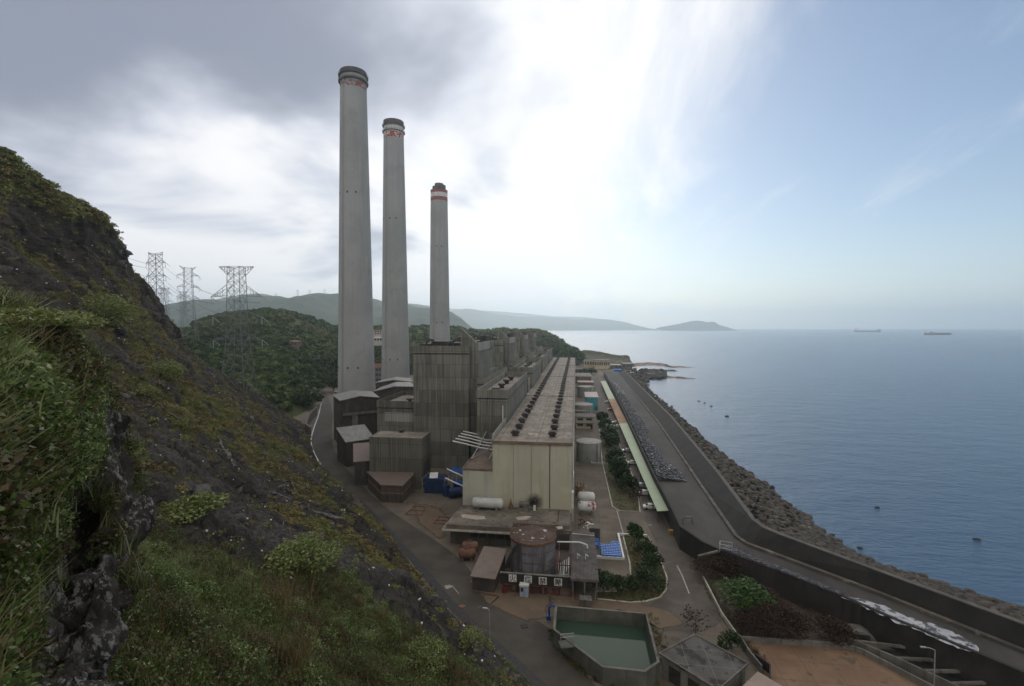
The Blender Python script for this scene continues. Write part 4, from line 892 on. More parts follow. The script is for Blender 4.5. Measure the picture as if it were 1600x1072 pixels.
t, w, (A, B, C, D_) = gable_shed('nearest dark gabled shed beside the road at the foot of the tallest chimney', [f1, f2, f3, f4], za, 1.3, M_shed, M_shedroof, group='dark gabled dust collector sheds')
dv = (B-A).normalized(); nv = Vector((dv.y, -dv.x, 0)); ln = (B-A).length
b = MB(); c = A+dv*(ln*.5)+nv*.3; b.obox((c.x, c.y, 13.6), dv*ln*.46, nv*.5, (0, 0, .5)); b.build('beam', M_conc, w)
b = MB(); c = A+dv*(ln*.36)+nv*.12; b.obox((c.x, c.y, 8.5), dv*ln*.07, nv*.15, (0, 0, 4.4)); b.build('light_panel', M_shedroof, w)
b = MB(); c = A+dv*(ln*.62)+nv*.02; b.obox((c.x, c.y, 8.5), dv*ln*.17, nv*.08, (0, 0, 4.2)); b.obox((A+dv*(ln*.18)).to_tuple()[:2]+(8.5,), dv*ln*.1, nv*.08, (0, 0, 4.2)); b.build('opening', M_gap, w)
lv = (D_-A).normalized(); ln2 = (D_-A).length; n2_ = Vector((-lv.y, lv.x, 0))
for k in range(4):
    b = MB(); c = A+lv*ln2*(.15+k*.22); b.obox((c.x, c.y, 9.), lv*.5, n2_*.25, (0, 0, 8.5)); b.build('buttress', M_conc, w)
gable_shed('second dark gabled shed, right behind the nearest one', [G(584, 612.5, za), G(647, 605, za), G(640, 598, za), G(596, 606, za)], za, 1.3, M_shed, M_shedroof, group='dark gabled dust collector sheds')
gable_shed('third dark gabled shed at the foot of the middle chimney', [G(587, 599, za), G(643, 597, za), G(640, 592, za), G(598, 594.5, za)], za, 1.3, M_shed, M_shedroof, group='dark gabled dust collector sheds')
# lean-to and dark box in front of the shed
def lean_to(name, label, pl, pr, depth, zf, zb, m, mr, z0=0., cat='shed'):
    pl, pr = Vector((pl[0], pl[1], 0)), Vector((pr[0], pr[1], 0)); d = (pr-pl).normalized(); n = Vector((-d.y, d.x, 0)); q1, q2 = pr+n*depth, pl+n*depth
    t = thing(name, label, cat, (pl.x, pl.y, z0))
    b = MB(); b.prism([(p.x, p.y) for p in (pl, pr, q1, q2)], z0, 0, [zf-.02, zf-.02, zb-.02, zb-.02]); w = b.build('wall', m, t)
    e = .35; c = [pl-d*e-n*e, pr+d*e-n*e, q1+d*e, q2-d*e]; sl_ = (zb-zf)/depth
    vs = [(c[0].x, c[0].y, zf-sl_*e), (c[1].x, c[1].y, zf-sl_*e), (c[2].x, c[2].y, zb), (c[3].x, c[3].y, zb)]
    b = MB(); b.add(vs+[(x, y, z+.2) for x, y, z in vs], [(3, 2, 1, 0), (4, 5, 6, 7), (0, 1, 5, 4), (1, 2, 6, 5), (2, 3, 7, 6), (3, 0, 4, 7)]); b.build('roof', mr, t)
    b = MB(); c_ = pl+d*((pr-pl).length*.5)-n*.02; b.obox((c_.x, c_.y, z0+1.2), d*1.1, n*.06, (0, 0, 1.2)); b.build('door', M_gap, w)
    return t
lean_to('lean_to', 'lean-to with pale sloping roof against the dark gabled shed', G(541, 691, 9.), G(584, 685, 9.), 11, 9., 12.2, M_shed, M_shedroof)
lean_to('coal_bin', 'tall dark box with brown sloping top beside the road', G(554, 722, 7.6), G(578, 720, 7.6), 17, 7.6, 9.4, M_shed, M_brownroof)
# brown faceted building
zt = 5.2; pp = [G(x, y, zt) for x, y in ((595, 757), (629, 758.5), (646, 741), (573.5, 737))]; pp[3:3] = [G(646, 738, zt)]
t = thing('brown_building', 'brown metal clad building with slanted corners and flat brown roof by the road', 'building', pp[0]*1)
t.location.z = 0
xy = [(p.x, p.y) for p in pp]; cxy = (sum(p[0] for p in xy)/5, sum(p[1] for p in xy)/5); sc2 = lambda k: [(cxy[0]+(x-cxy[0])*k, cxy[1]+(y-cxy[1])*k) for x, y in xy]
b = MB(); b.prism(sc2(.97), 0, zt-.3); w = b.build('wall', M_brown, t)
b = MB(); b.prism(sc2(1.02), zt-.3, zt); b.build('roof', M_brownroof, t)
b = MB(); b.prism(sc2(1.0), 2.6, 2.85); b.build('ledge', M_brownroof, w)
A, B = Vector(sc2(.972)[0]+(0,)), Vector(sc2(.972)[1]+(0,)); d = (B-A).normalized(); n = Vector((d.y, -d.x, 0))
for k in range(5):
    b = MB(); c = A+d*((B-A).length*(.1+.2*k)); b.obox((c.x, c.y, 1.25), d*.45, n*.05, (0, 0, .9)); b.build('shutter', M_shed, w)
# ================================================================== yard in front of and beside the hall
def text_mesh(txt, size, m, parent, place, ex, ez, name='lettering', thick=.02, bold=0.):
    """flat lettering: place = centre, ex / ez = unit vectors along and up the text"""
    cu = bpy.data.curves.new(name, 'FONT'); cu.body = txt; cu.size = size; cu.align_x = 'CENTER'; cu.align_y = 'CENTER'; cu.extrude = thick; cu.offset = bold
    ob = bpy.data.objects.new(name, cu); COL.objects.link(ob); dg = bpy.context.evaluated_depsgraph_get()
    me = bpy.data.meshes.new_from_object(ob.evaluated_get(dg)); bpy.data.objects.remove(ob)
    xs = [v.co.x for v in me.vertices]; ys = [v.co.y for v in me.vertices]; cx, cy = (max(xs)+min(xs))/2, (max(ys)+min(ys))/2
    ex, ez = Vector(ex), Vector(ez); en = ex.cross(ez); o = root_loc(parent) if parent else Vector((0, 0, 0))
    for v in me.vertices:
        p = Vector(place)+ex*(v.co.x-cx)+ez*(v.co.y-cy)+en*v.co.z; v.co = p-o
    me.materials.clear(); me.materials.append(m); r = bpy.data.objects.new(name, me); COL.objects.link(r)
    if parent: r.parent = parent
    return r
M_ink = mat('black_paint', (.012, .012, .012), (.02, .02, .02), 2., bump=0)
M_sign = mat('white_sign_board', (.46, .46, .44), (.55, .55, .53), 1.5, c3=(.33, .31, .29), s3=3, t3=(.6, .7), bump=0)
# fuel tank behind the sign wall
ct = AY(833, 832, 97.5); tz = ct.z; tx, ty, tr_ = ct.x, 97.5, 4.55
M_plate = mat('weathered_tank_plate', (.085, .085, .097), (.15, .15, .168), .5, c3=(.07, .038, .032), s3=.9, t3=(.56, .7), streak=((.055, .045, .048), 1.), bump=.1, rough=.6)
t = thing('fuel_tank', 'big round weathered steel fuel tank with rusty roof behind the no smoking sign wall', 'fuel tank', (tx, ty, 0))
b = MB(); b.lathe((tx, ty, 0), [(tr_, 0), (tr_, tz-.35)], 48); sh = b.build('shell', M_plate, t, smooth=True)
b = MB()
for z in (1.8, 3.6, 5.4, 7.0): b.lathe((tx, ty, z), [(tr_, -.05), (tr_+.05, -.05), (tr_+.05, .05), (tr_, .05)], 48)
b.build('seam', M_rust, sh)
M_tanktop = mat('rusty_tank_top', (.050, .030, .024), (.085, .055, .042), .5, c3=(.42, .40, .38), s3=.75, t3=(.60, .63), bump=.08)
b = MB(); b.lathe((tx, ty, tz-.35), [(tr_+.05, 0), (tr_*.5, .28), (0.02, .42)], 48); b.build('roof', M_tanktop, t, smooth=True)
b = MB(); b.lathe((tx, ty, tz-.5), [(tr_, -.3), (tr_+.22, -.3), (tr_+.25, .15), (tr_+.05, .2)], 48); b.build('rim', M_rust, t, smooth=True)
b = MB()
for k in range(36):
    an = 2*math.pi*k/36; b.bar((tx+(tr_+.15)*math.cos(an), ty+(tr_+.15)*math.sin(an), tz-.4), (tx+(tr_+.15)*math.cos(an), ty+(tr_+.15)*math.sin(an), tz+.6), .05)
for h in (.1, .6): b.lathe((tx, ty, tz+h), [(tr_+.12, 0), (tr_+.18, 0), (tr_+.18, .06), (tr_+.12, .06)], 40)
b.build('railing', M_rust, t)
b = MB()                                              # stair up the left side
for k in range(26):
    an = 3.25+k*.035; z = .4+k*(tz-1)/26; b.obox((tx+(tr_+.6)*math.cos(an), ty+(tr_+.6)*math.sin(an), z), (math.cos(an)*.5, math.sin(an)*.5, 0), (-math.sin(an)*.1, math.cos(an)*.1, 0), (0, 0, .04))
b.build('stair', M_dark, t)
# sign wall
ys = 88.4; sx0, sx1 = -13.9, -.75
t = thing('sign_wall', 'dark band wall with four white boards of black characters above rusty red panels', 'wall', (sx0, ys, 0))
b = MB(); b.box(sx0, sx1, ys, ys+.35, 1.75, 3.75); w = b.build('band', M_concdk, t)
b = MB(); b.box(sx0-.1, sx1+.1, ys-.12, ys+.4, 3.75, 3.87); b.build('top_rail', M_conc, w)
b = MB(); b.box(sx0-.1, sx1+.1, ys-.08, ys+.4, 1.62, 1.75); b.build('bottom_rail', M_redrust, w)
b = MB(); b.box(sx0+.15, sx1-.05, ys+.5, ys+.8, 0, 1.62); lw = b.build('lower_wall', mat('red_brown_wall', (.055, .028, .024), (.085, .05, .042), .5, c3=(.03, .028, .02), s3=.7, t3=(.5, .65), bump=.1), t)
for x in np.linspace(sx0+.3, sx1-.1, 6):
    b = MB(); b.box(x-.12, x+.12, ys+.2, ys+.49, 0, 1.62); b.build('post', M_rust, t)
for x in (sx0+2.2, sx0+8.9):
    b = MB(); b.box(x, x+.75, ys+.42, ys+.5, .45, 1.5); b.build('panel', M_conc, lw)
for px, py, ch in ((801, 903.5, '火'), (825, 905.5, '煙'), (848, 908, '禁'), (872, 910, '嚴')):
    q = AY(px, py, ys-.1); b = MB(); b.box(q.x-.72, q.x+.72, ys-.1, ys-.02, q.z-.68, q.z+.68); s_ = b.build('board', M_sign, w)
    text_mesh(ch, 1.35, M_ink, s_, (q.x, ys-.12, q.z), (1, 0, 0), (0, 0, 1), 'character', .015, .012)
# red brushed signs on the lower wall, worn to a few strokes
Mr = mat('red_paint_marks', (.30, .02, .025), (.22, .02, .02), 1., bump=0); b = MB()
q0 = AY(857, 926, ys+.48); q1 = AY(889, 929, ys+.48)
def stroke(x0, z0, x1, z1, w=.13): b.bar((x0, ys+.48, z0), (x1, ys+.48, z1), .03, w)
zc = (q0.z+q1.z)/2; x = q0.x
stroke(x, zc+.4, x, zc-.4); stroke(x+.75, zc+.4, x+.75, zc-.4); stroke(x, zc-.4, x+.75, zc-.4); stroke(x, zc+.42, x+.75, zc+.42)
for k, dz in ((1.25, .1), (1.75, .35), (2.3, .3), (2.75, .1)): stroke(x+k, zc+dz, x+k-.05, zc+dz-.5)
stroke(x+3.2, zc+.4, x+3.2, zc-.35); stroke(x+2.95, zc+.05, x+3.5, zc+.1); stroke(x+3.15, zc, x+2.9, zc-.4); stroke(x+3.25, zc, x+3.6, zc-.4)
b.build('red_lettering', Mr, lw)
b = MB(); b.box(q1.x-1.6, q1.x+.2, ys+.45, ys+.5, .15, 1.6); b.build('pale_panel', mat('pale_panel', (.13, .11, .085), (.10, .08, .06), .8, bump=0), lw)
qb = G(819, 932); box_unit('electric_cabinet', 'pale blue metal cabinet with white lid below the sign boards', 'cabinet', qb.x-.78, qb.x+.78, ys-1., ys+.1, 0, 2.0, mat('pale_blue_paint', (.22, .27, .34), (.27, .31, .37), 1., bump=0), M_white, .3)
def drum(name, label, x, y, r, h, m, group=None, z=0., cat='barrel'):
    t = thing(name, label, cat, (x, y, z), group); b = MB()
    b.lathe((x, y, z), [(0, 0), (r, 0), (r, h*.32), (r+.02, h*.34), (r, h*.36), (r, h*.65), (r+.02, h*.67), (r, h*.69), (r, h)], 14); b.build('body', m, t, smooth=True)
    b = MB(); b.lathe((x, y, z+h), [(r, 0), (r+.02, .03), (r-.03, .0), (0, -.02)], 14); b.build('lid', m, t, smooth=True); return t
q = G(788, 928); drum('barrel', 'red barrel at the left end of the sign wall', q.x, ys+.05, .42, 1., mat('red_barrel_paint', (.13, .014, .016), (.09, .014, .014), 1.5, bump=.02))
q = G(893, 936); drum('fire_bucket', 'small red and white bucket at the right corner of the sign wall', q.x+.3, q.y+.2, .3, .6, mat('red_bucket', (.16, .02, .02), (.25, .22, .2), 1., bump=0), cat='bucket')
# pipe rack between tank and loading shed
t = thing('pipe_rack', 'rack of thin white and red pipes on posts beside the big fuel tank', 'pipes', (-2.2, 93, 0))
for x in (-3.2, -.9):
    for y in (89.6, 94, 99):
        b = MB(); b.bar((x, y, 0), (x, y, 5.6), .18); b.build('post', M_redrust, t)
for z, m_ in ((2.1, M_redrust), (3.6, M_galv), (5.4, M_redrust)):
    b = MB(); b.bar((-3.4, 89.6, z), (-.7, 89.6, z), .14); b.bar((-.9, 89.5, z), (-.9, 99.2, z), .14); b.bar((-3.2, 89.5, z), (-3.2, 99.2, z), .14); b.build('beam', m_, t)
for i, dx in enumerate((-2.9, -2.5, -2.1, -1.6, -1.2)):
    b = MB(); b.tube([(dx, 90, .3), (dx, 90, 1.6+i*.8), (dx, 98-i, 1.6+i*.8), (dx, 98-i, .3)], .09, 6); b.build('pipe', (M_white, M_galv)[i % 2], t)
b = MB(); b.tube([(-3.6, 98, 6.), (.9, 98, 6.2), (2.4, 97.6, 5.9), (2.5, 97.6, 5.2)], .16, 8); b.build('outlet_pipe', M_white, t)
# loading shed with corrugated roof
lx0, lx1, ly0, ly1, lz = -.55, 4.1, 88., 107.6, 4.
t = thing('loading_shed', 'long shed with grey corrugated roof and dark open front right of the sign wall', 'shed', (lx0, ly0, 0))
b = MB(); n = 40
vs = []
for i in range(n+1):
    x = lx0-.2+(lx1-lx0+.4)*i/n; z = lz+(.05 if i % 2 else -.05); vs += [(x, ly0-.3, z), (x, ly1, z+.35)]
b.add(vs, [(2*i, 2*i+2, 2*i+3, 2*i+1) for i in range(n)]); b.box(lx0-.25, lx1+.25, ly0-.35, ly0-.25, lz-.45, lz-.02)
b.build('roof', mat('corrugated_grey_roof', (.062, .056, .053), (.10, .092, .088), .5, streak=((.06, .05, .046), 1.2), c3=(.09, .06, .045), s3=1., bump=.05), t)
b = MB(); b.box(lx0, lx1, ly0+9, ly1-.05, 0, lz-.3); b.build('rear_wall', M_shed, t)
for x in (lx0+.15, (lx0+lx1)/2, lx1-.15):
    b = MB(); b.box(x-.13, x+.13, ly0, ly0+.3, 0, lz-.12); b.build('post', M_conc, t)
b = MB(); b.box(lx0, lx0+.2, ly0+.3, ly0+8.9, 0, lz-.12); b.build('side_wall', M_concdk, t)
for x in (lx0+1., lx0+2.6):
    b = MB(); b.tube([(x, 95, lz+.2), (x, 95, lz+1.2), (x+.5, 94, lz+1.3)], .08, 6); b.build('roof_pipe', M_white, t)
b = MB(); b.tube([(lx0-.1, 105, lz+.9), (lx1, 105, lz+.7)], .1, 6); b.build('roof_pipe', M_kerb, t)
# brown sloping carport and guard fence left of the tank
qa, qb2 = G(738, 901, 2.6), G(772, 905, 2.6)
t = lean_to('carport', 'carport with brown sloping sheet roof left of the sign wall', qa, qb2, 9.2, 2.7, 4.1, mat('carport_wall', (.04, .03, .026), (.06, .045, .04), .7, bump=.05), M_brownroof)
q = G(745, 907); q2 = G(770, 911); b = MB(); tf = thing('fence_panel', 'short white and grey fence panel under the front of the brown carport', 'fence', q)
for k in range(8):
    p = q.lerp(q2, k/7); b = MB(); b.bar(p, p+Vector((0, 0, 1.15)), .25, .05); b.build('board', M_sign, tf)
b = MB(); b.bar(q+Vector((0, .1, .9)), q2+Vector((0, .1, .9)), .08); b.build('rail', M_redrust, tf)
for px, py, lb in ((729, 878, 'front rusty brown drum tank lying left of the carport'), (733, 866, 'rear rusty brown drum tank lying left of the carport')):
    q = G(px, py); lying_tank('rusty_tank', lb, (q.x-1.3, q.y+.8, 1.35), (q.x+1.3, q.y+1.1, 1.35), 1.05, M_rust, group='rusty lying tanks by the road', z0=0.)
# ------------------------------------------------------------------ round tanks along the hall
M_tk = mat('grey_tank_paint', (.13, .14, .135), (.19, .20, .19), .3, streak=((.085, .09, .085), .8), c3=(.20, .195, .18), s3=.4, t3=(.58, .72), rough=.6, bump=.04)
M_tktop = mat('pale_tank_top', (.22, .205, .185), (.28, .265, .24), .4, c3=(.15, .105, .08), s3=.9, t3=(.58, .68), bump=.05)
def round_tank(label, px, pyt, half, Y, group):
    c = AY(px, pyt, Y); r = half*(AY(px+1, pyt, Y).x-c.x); t = thing('storage_tank', label, 'storage tank', (c.x, Y, 0), group)
    b = MB(); b.lathe((c.x, Y, 0), [(r, 0), (r, c.z-.1)], 44); s_ = b.build('shell', M_tk, t, smooth=True)
    b = MB(); b.lathe((c.x, Y, c.z-.1), [(r+.06, -.1), (r+.06, .05), (r*.5, .3), (.02, .4)], 44); b.build('roof', M_tktop, t, smooth=True)
    b = MB(); an = -.75
    for s in (-.28, .28): b.bar((c.x+(r+.3)*math.cos(an+s/r), Y+(r+.3)*math.sin(an+s/r), .1), (c.x+(r+.3)*math.cos(an+s/r), Y+(r+.3)*math.sin(an+s/r), c.z+.9), .1)
    for k in range(int(c.z/.5)): b.bar((c.x+(r+.3)*math.cos(an-.28/r), Y+(r+.3)*math.sin(an-.28/r), .4+k*.5), (c.x+(r+.3)*math.cos(an+.28/r), Y+(r+.3)*math.sin(an+.28/r), .4+k*.5), .06)
    b.build('ladder', M_white, t)
    b = MB(); b.tube([(c.x+r*.2, Y-r*.98, .8), (c.x+r*.2, Y-r-1.4, .8), (c.x+r+4.5, Y-r-1.4, .8)], .12, 8); b.build('pipe', M_white, t)
    b = MB()
    for k in range(24):
        a0 = 2*math.pi*k/24; b.bar((c.x+(r-.1)*math.cos(a0), Y+(r-.1)*math.sin(a0), c.z), (c.x+(r-.1)*math.cos(a0), Y+(r-.1)*math.sin(a0), c.z+.9), .05)
    b.build('railing', M_galv, t); return t
round_tank('nearest and largest grey round tank beside the long hall, by the lawn', 920, 688.5, 19.5, 182, 'grey round tanks beside the hall')
round_tank('second grey round tank, in front of the flat pinkish roof', 911, 631, 15.5, 279, 'grey round tanks beside the hall')
round_tank('farthest grey round tank beside the hall, pale topped', 915, 603.5, 13., 352, 'grey round tanks beside the hall')
def flat_house(name, label, px0, px1, pyb, pyt, depth, m, mr, wins=0, storeys=1, over=.4):
    a, c = G(px0, pyb), G(px1, pyb); Y = (a.y+c.y)/2; a, c = AY(px0, pyb, Y), AY(px1, pyb, Y); zt = AY(px0, pyt, Y).z
    t = thing(name, label, 'building', (a.x, Y, 0)); b = MB(); b.box(a.x, c.x, Y, Y+depth, 0, zt-.3); w = b.build('wall', m, t)
    b = MB(); b.box(a.x-over, c.x+over, Y-over, Y+depth+over, zt-.3, zt); b.build('roof', mr, t)
    for s in range(storeys):
        zb = (zt-.3)*s/storeys
        if s: b = MB(); b.box(a.x-over, c.x+over, Y-over*1.6, Y-.01, zb-.15, zb+.12); b.build('canopy', mr, w)
        for k in range(wins):
            x = a.x+(c.x-a.x)*(k+.5)/wins; wd = (c.x-a.x)/wins*.32; b = MB(); b.box(x-wd, x+wd, Y-.06, Y+.05, zb+(zt/storeys)*.45, zb+(zt/storeys)*.8); b.build('window', M_dark, w)
    b = MB(); b.box(c.x-1.3, c.x-.4, Y-.05, Y+.05, 0, 2.1); b.build('door', M_dark, w)
    return t, a, c, Y, zt
M_cream = mat('cream_wall', (.27, .25, .18), (.33, .31, .23), .4, streak=((.2, .18, .13), .9), bump=.03)
flat_house('switch_house', 'small cream two storey building behind the nearest grey tank', 900, 927, 670, 651, 9, M_cream, M_conc, 2, 2, .6)
M_teal = mat('teal_wall', (.02, .15, .19), (.03, .20, .24), .5, bump=.02, c3=(.25, .3, .3), s3=.6, t3=(.6, .65))
flat_house('teal_building', 'teal walled building with flat pinkish white roof beside the second tank', 915, 934, 641, 620, 22, M_teal, mat('pinkish_roof', (.34, .29, .27), (.40, .35, .33), .4, bump=.03))
flat_house('store_building', 'low flat roofed store beside the far end of the hall', 897, 924, 599, 588, 34, M_conc, M_roofc)
flat_house('pink_roof_building', 'low building with pink roof behind the farthest tank', 903, 927, 607, 597, 12, M_conc, mat('pink_roof', (.30, .22, .2), (.36, .28, .26), .4, bump=.03))
flat_house('filter_house', 'small grey building with flat roof just in front of the second tank', 899, 914, 652, 642, 10, M_conc, M_roofc)
# rusty vessels, boxes, scrap
for px, py, lb, m_ in ((917, 806, 'front white lying tank with a big rust patch beside the hall', 0), (916, 790, 'rear white ribbed lying tank behind the rust patched one', 1)):
    q = G(px, py); mm = mat('rust_patched_white', (.40, .40, .38), (.48, .48, .46), .6, c3=(.17, .06, .035), s3=.55 if m_ == 0 else .3, t3=(.54, .6), bump=.04)
    lying_tank('pressure_tank', lb, (q.x-1.75, q.y+1.2, 2.1), (q.x+1.75, q.y+1.2, 2.1), 1.35, mm, group='white lying tanks beside the hall', z0=0.)
q = G(906, 776); t = drum('process_vessel', 'upright rusty vessel with flanged top beside the hall', q.x, q.y+1., 1.3, 3., mat('rusty_cream', (.16, .13, .09), (.12, .07, .045), .8, c3=(.10, .035, .022), s3=1., bump=.1), cat='vessel')
b = MB()
for k in range(9): a0 = k*.7; b.bar((q.x+1.2*math.cos(a0), q.y+1+1.2*math.sin(a0), 3), (q.x+1.3*math.cos(a0), q.y+1+1.3*math.sin(a0), 3.7), .2)
b.build('flange_bolt', M_rust, t)
b = MB(); b.tube([(q.x+1.9, q.y+.5, 0), (q.x+1.9, q.y+.5, 3.1), (q.x+.9, q.y+.9, 3.2)], .1, 6); b.build('pipe', M_kerb, t)
q = G(929, 846); box_unit('sludge_box', 'dark brown box with a round vent on top beside the blue drums', 'container', q.x-1.2, q.x+1.2, q.y, q.y+2., 0, 3., M_shed, M_conc, .15)
t = thing('scrap_pile', 'heap of dark and white scrap between the white tanks and the dark box', 'scrap', G(910, 822))
for k in range(26):
    q = G(904+random.random()*22, 812+random.random()*14); b = MB(); s_ = random.uniform(.12, .4); ang = random.uniform(0, 3.1)
    b.obox((q.x, q.y, s_*.5), (math.cos(ang)*s_*1.6, math.sin(ang)*s_*1.6, random.uniform(-.1, .1)), (-math.sin(ang)*s_*.7, math.cos(ang)*s_*.7, 0), (0, 0, s_*.5)); b.build('scrap_piece', random.choice((M_dark, M_dark, M_rust, M_white, M_galv)), t)
# blue drums
M_drum = mat('blue_drum_plastic', (.025, .10, .33), (.04, .14, .40), 2., rough=.4, bump=0, spec=.5)
d0 = G(955, 866); proto = None
def blue_drum(x, y, label, group, z=0.):
    global proto
    if proto is None: proto = drum('blue_drum', label, x, y, .29, .88, M_drum, group); return
    copy_tree(proto, loc=(x, y, z), label=label, group=group)
a, b_, c_ = G(940, 873), G(971, 873), G(971, 852)
nx, ny = 8, 9
for i in range(nx):
    for j in range(ny):
        x = a.x+(b_.x-a.x)*(i+.5)/nx; y = a.y+(c_.y-a.y)*(j+.5)/ny
        if j > 6 and i < 4-(j-7)*-2 and i < 5: continue
        blue_drum(x+random.uniform(-.05, .05), y+random.uniform(-.06, .06), 'blue plastic drum in the square block of drums by the white kerb', 'blue drums in the square block')
a, b_, c_ = G(924.5, 851), G(936, 851), G(936, 833)
for i in range(4):
    for j in range(8):
        blue_drum(a.x+(b_.x-a.x)*(i+.5)/4, a.y+(c_.y-a.y)*(j+.5)/8, 'blue plastic drum in the narrow row behind the loading shed', 'blue drums in the narrow row')
for k in range(5):
    q = G(930+random.random()*6, 853+random.random()*6); blue_drum(q.x, q.y, 'blue plastic drum standing loose between the two blocks of drums', 'loose blue drums')
# kerbs and lawns
def kerb(name, pix, w, h, m, label, cat='kerb', z0=0., closed=False, kind=None):
    p = [G(x, y, 0) for x, y in pix]; b = MB(); b.wallpath([(q.x, q.y) for q in p]+([(p[0].x, p[0].y)] if closed else []), z0, h, w)
    o = b.build(name, m, origin=p[0]); tag(o, label, cat) if not kind else tag(o, kind=kind); return o
kerb('drum_yard_kerb', [(926, 872), (974.5, 875), (966, 836.5), (1011, 839)], .45, .55, M_white, 'low white painted wall round the block of blue drums', 'low wall')
lawnA = [(941, 722), (957, 792), (968, 799), (1000, 800), (996, 765), (985, 735), (970, 700), (955, 662), (944, 650), (936, 650), (938, 690)]
lawnB = [(973, 836), (984, 880), (986, 905), (965, 925), (930, 925), (930, 936), (985, 942), (1010, 940), (1031, 934), (1041, 922), (1042, 903), (1030, 870), (1012, 838)]
M_lawn = mat('lawn_grass', (.034, .038, .014), (.060, .050, .022), .3, c3=(.085, .062, .028), s3=.35, t3=(.55, .7), bump=.3, bscale=9)
for nm_, pl, lb in (('lawn', lawnA, 'pale concrete kerb round the long lawn beside the tanks'), ('lawn', lawnB, 'pale concrete kerb round the lawn with the dense bushes')):
    q = [G(x, y, .06) for x, y in pl]; b = MB(); b.prism([(p.x, p.y) for p in q], -.05, .07); tag(b.build(nm_, M_lawn), kind='structure')
    kerb('kerb', pl, .3, .16, M_kerb, lb, closed=True)
def lawn_tufts(pl, n):
    q = [G(x, y) for x, y in pl]; xs = [p.x for p in q]; ys_ = [p.y for p in q]; pts = []
    def inside(x, y):
        r = False
        for i in range(len(q)):
            a, c = q[i], q[i-1]
            if (a.y > y) != (c.y > y) and x < (c.x-a.x)*(y-a.y)/(c.y-a.y)+a.x: r = not r
        return r
    while len(pts) < n:
        x, y = random.uniform(min(xs), max(xs)), random.uniform(min(ys_), max(ys_))
        if inside(x, y): pts.append((x, y, .07))
    return np.array(pts)
p = np.concatenate([lawn_tufts(lawnA, 900), lawn_tufts(lawnB, 1100)]); V, Q, T = scatter([tuft(12, .35, .15, .03, .5) for _ in range(4)], p, RNG.uniform(.5, 1.2, len(p)), tintat(p, 91, .1, .7)); tag(rawmesh('lawn_grass', V, Q, M_grass, T), kind='stuff')
# ================================================================== trees
M_bark = mat('bark', (.07, .055, .042), (.11, .09, .07), 2., bump=.2)
M_leafd = leafmat('dark_evergreen_leaves', [(.010, .022, .010), (.018, .034, .012), (.030, .052, .017), (.055, .082, .025)], .2, .12)
M_leafb = leafmat('bright_tree_leaves', [(.018, .038, .012), (.030, .060, .016), (.045, .088, .020), (.068, .118, .030)], .3, .15)
M_leafr = leafmat('dead_reddish_leaves', [(.020, .012, .010), (.034, .020, .015), (.050, .031, .021), (.044, .038, .022)], .2, .05)
def tree(label, px, py, hgt, r, ml, tint=.5, n=1100, leaf=.3, squash=.85, lobes=12, name='tree', base=.08, group=None, cat='tree', zz=0., stretch=(1, 1)):
    p = G(px, py, zz) if not isinstance(px, Vector) else px
    t = thing(name, label, cat, p, group); b = MB(); top = p+Vector((random.uniform(-.2, .2), random.uniform(-.2, .2), hgt*.72))
    rt = max(.06, hgt*.028); b.cyl(p-Vector((0, 0, .2)), p.lerp(top, .55), rt*1.25, rt*.8, 8); b.cyl(p.lerp(top, .53), top, rt*.8, rt*.3, 7)
    for k in range(7):
        a = k*2.4+random.random(); f = base+(.75-base)*k/7; s = p.lerp(top, f); e_ = s+Vector((math.cos(a)*r*.75, math.sin(a)*r*.75, hgt*.16)); b.cyl(s, e_, rt*.5, rt*.12, 5)
    b.build('trunk', M_bark, t, smooth=True)
    h0 = hgt*base; rz = (hgt-h0)/2
    V, Q, T = crown(n, 1., leaf/max(r, .1), .95, lobes); V = V*np.array([r*stretch[0], r*stretch[1], rz*1.08])*1.3+np.array([p.x, p.y, p.z+h0+rz*.8])
    rawmesh('crown', V, Q, ml, np.clip(T+tint, 0, 1), parent=t); return t
tree('dark evergreen tree at the far end of the long lawn, smaller of the back pair', 941, 661, 5.5, 2.6, M_leafd, .45, 1000, .5)
tree('big dark evergreen tree on the long lawn behind the nearest tank', 953, 694, 7.5, 4.0, M_leafd, .5, 1600, .5, stretch=(.8, 1.7))
tree('dark evergreen tree in the middle of the long lawn, tallest beside the green roof', 967, 750, 7.5, 3.1, M_leafd, .4, 1500, .42, stretch=(.85, 1.4))
tree('dark evergreen tree leaning to the road in front of the tallest lawn tree', 981, 768, 5., 2.2, M_leafd, .45, 1000, .4)
tree('dark evergreen tree at the tank side of the back clump on the long lawn', 946, 676, 6.2, 2.6, M_leafd, .42, 1300, .42, lobes=18)
tree('dark evergreen tree at the near end of the back clump on the long lawn', 957, 700, 5.4, 2.3, M_leafd, .5, 1200, .42, lobes=18)
tree('dark evergreen tree at the far end of the front clump on the long lawn', 961, 730, 6.6, 2.5, M_leafd, .45, 1300, .4, lobes=18)
tree('dark evergreen tree at the kerb side of the front clump on the long lawn', 972, 757, 5.6, 2.1, M_leafd, .38, 1200, .38, lobes=18)
tree('reddish half dead shrub at the road corner of the long lawn', 993, 782, 3.6, 1.5, M_leafr, .6, 380, .22, name='shrub', cat='shrub')
tree('slim feathery tree standing alone on the near lawn', 991, 860, 5.8, 1.5, M_leafb, .25, 800, .3, base=.42, stretch=(1, 1))
tree('dark bush at the road side of the near lawn, farthest of the row', 1009, 866, 3., 1.7, M_leafd, .5, 900, .24, base=.05, name='bush', cat='bush')
tree('dark bush in the middle of the row along the road on the near lawn', 1019, 893, 3.6, 2.0, M_leafd, .42, 1100, .24, base=.05, name='bush', cat='bush')
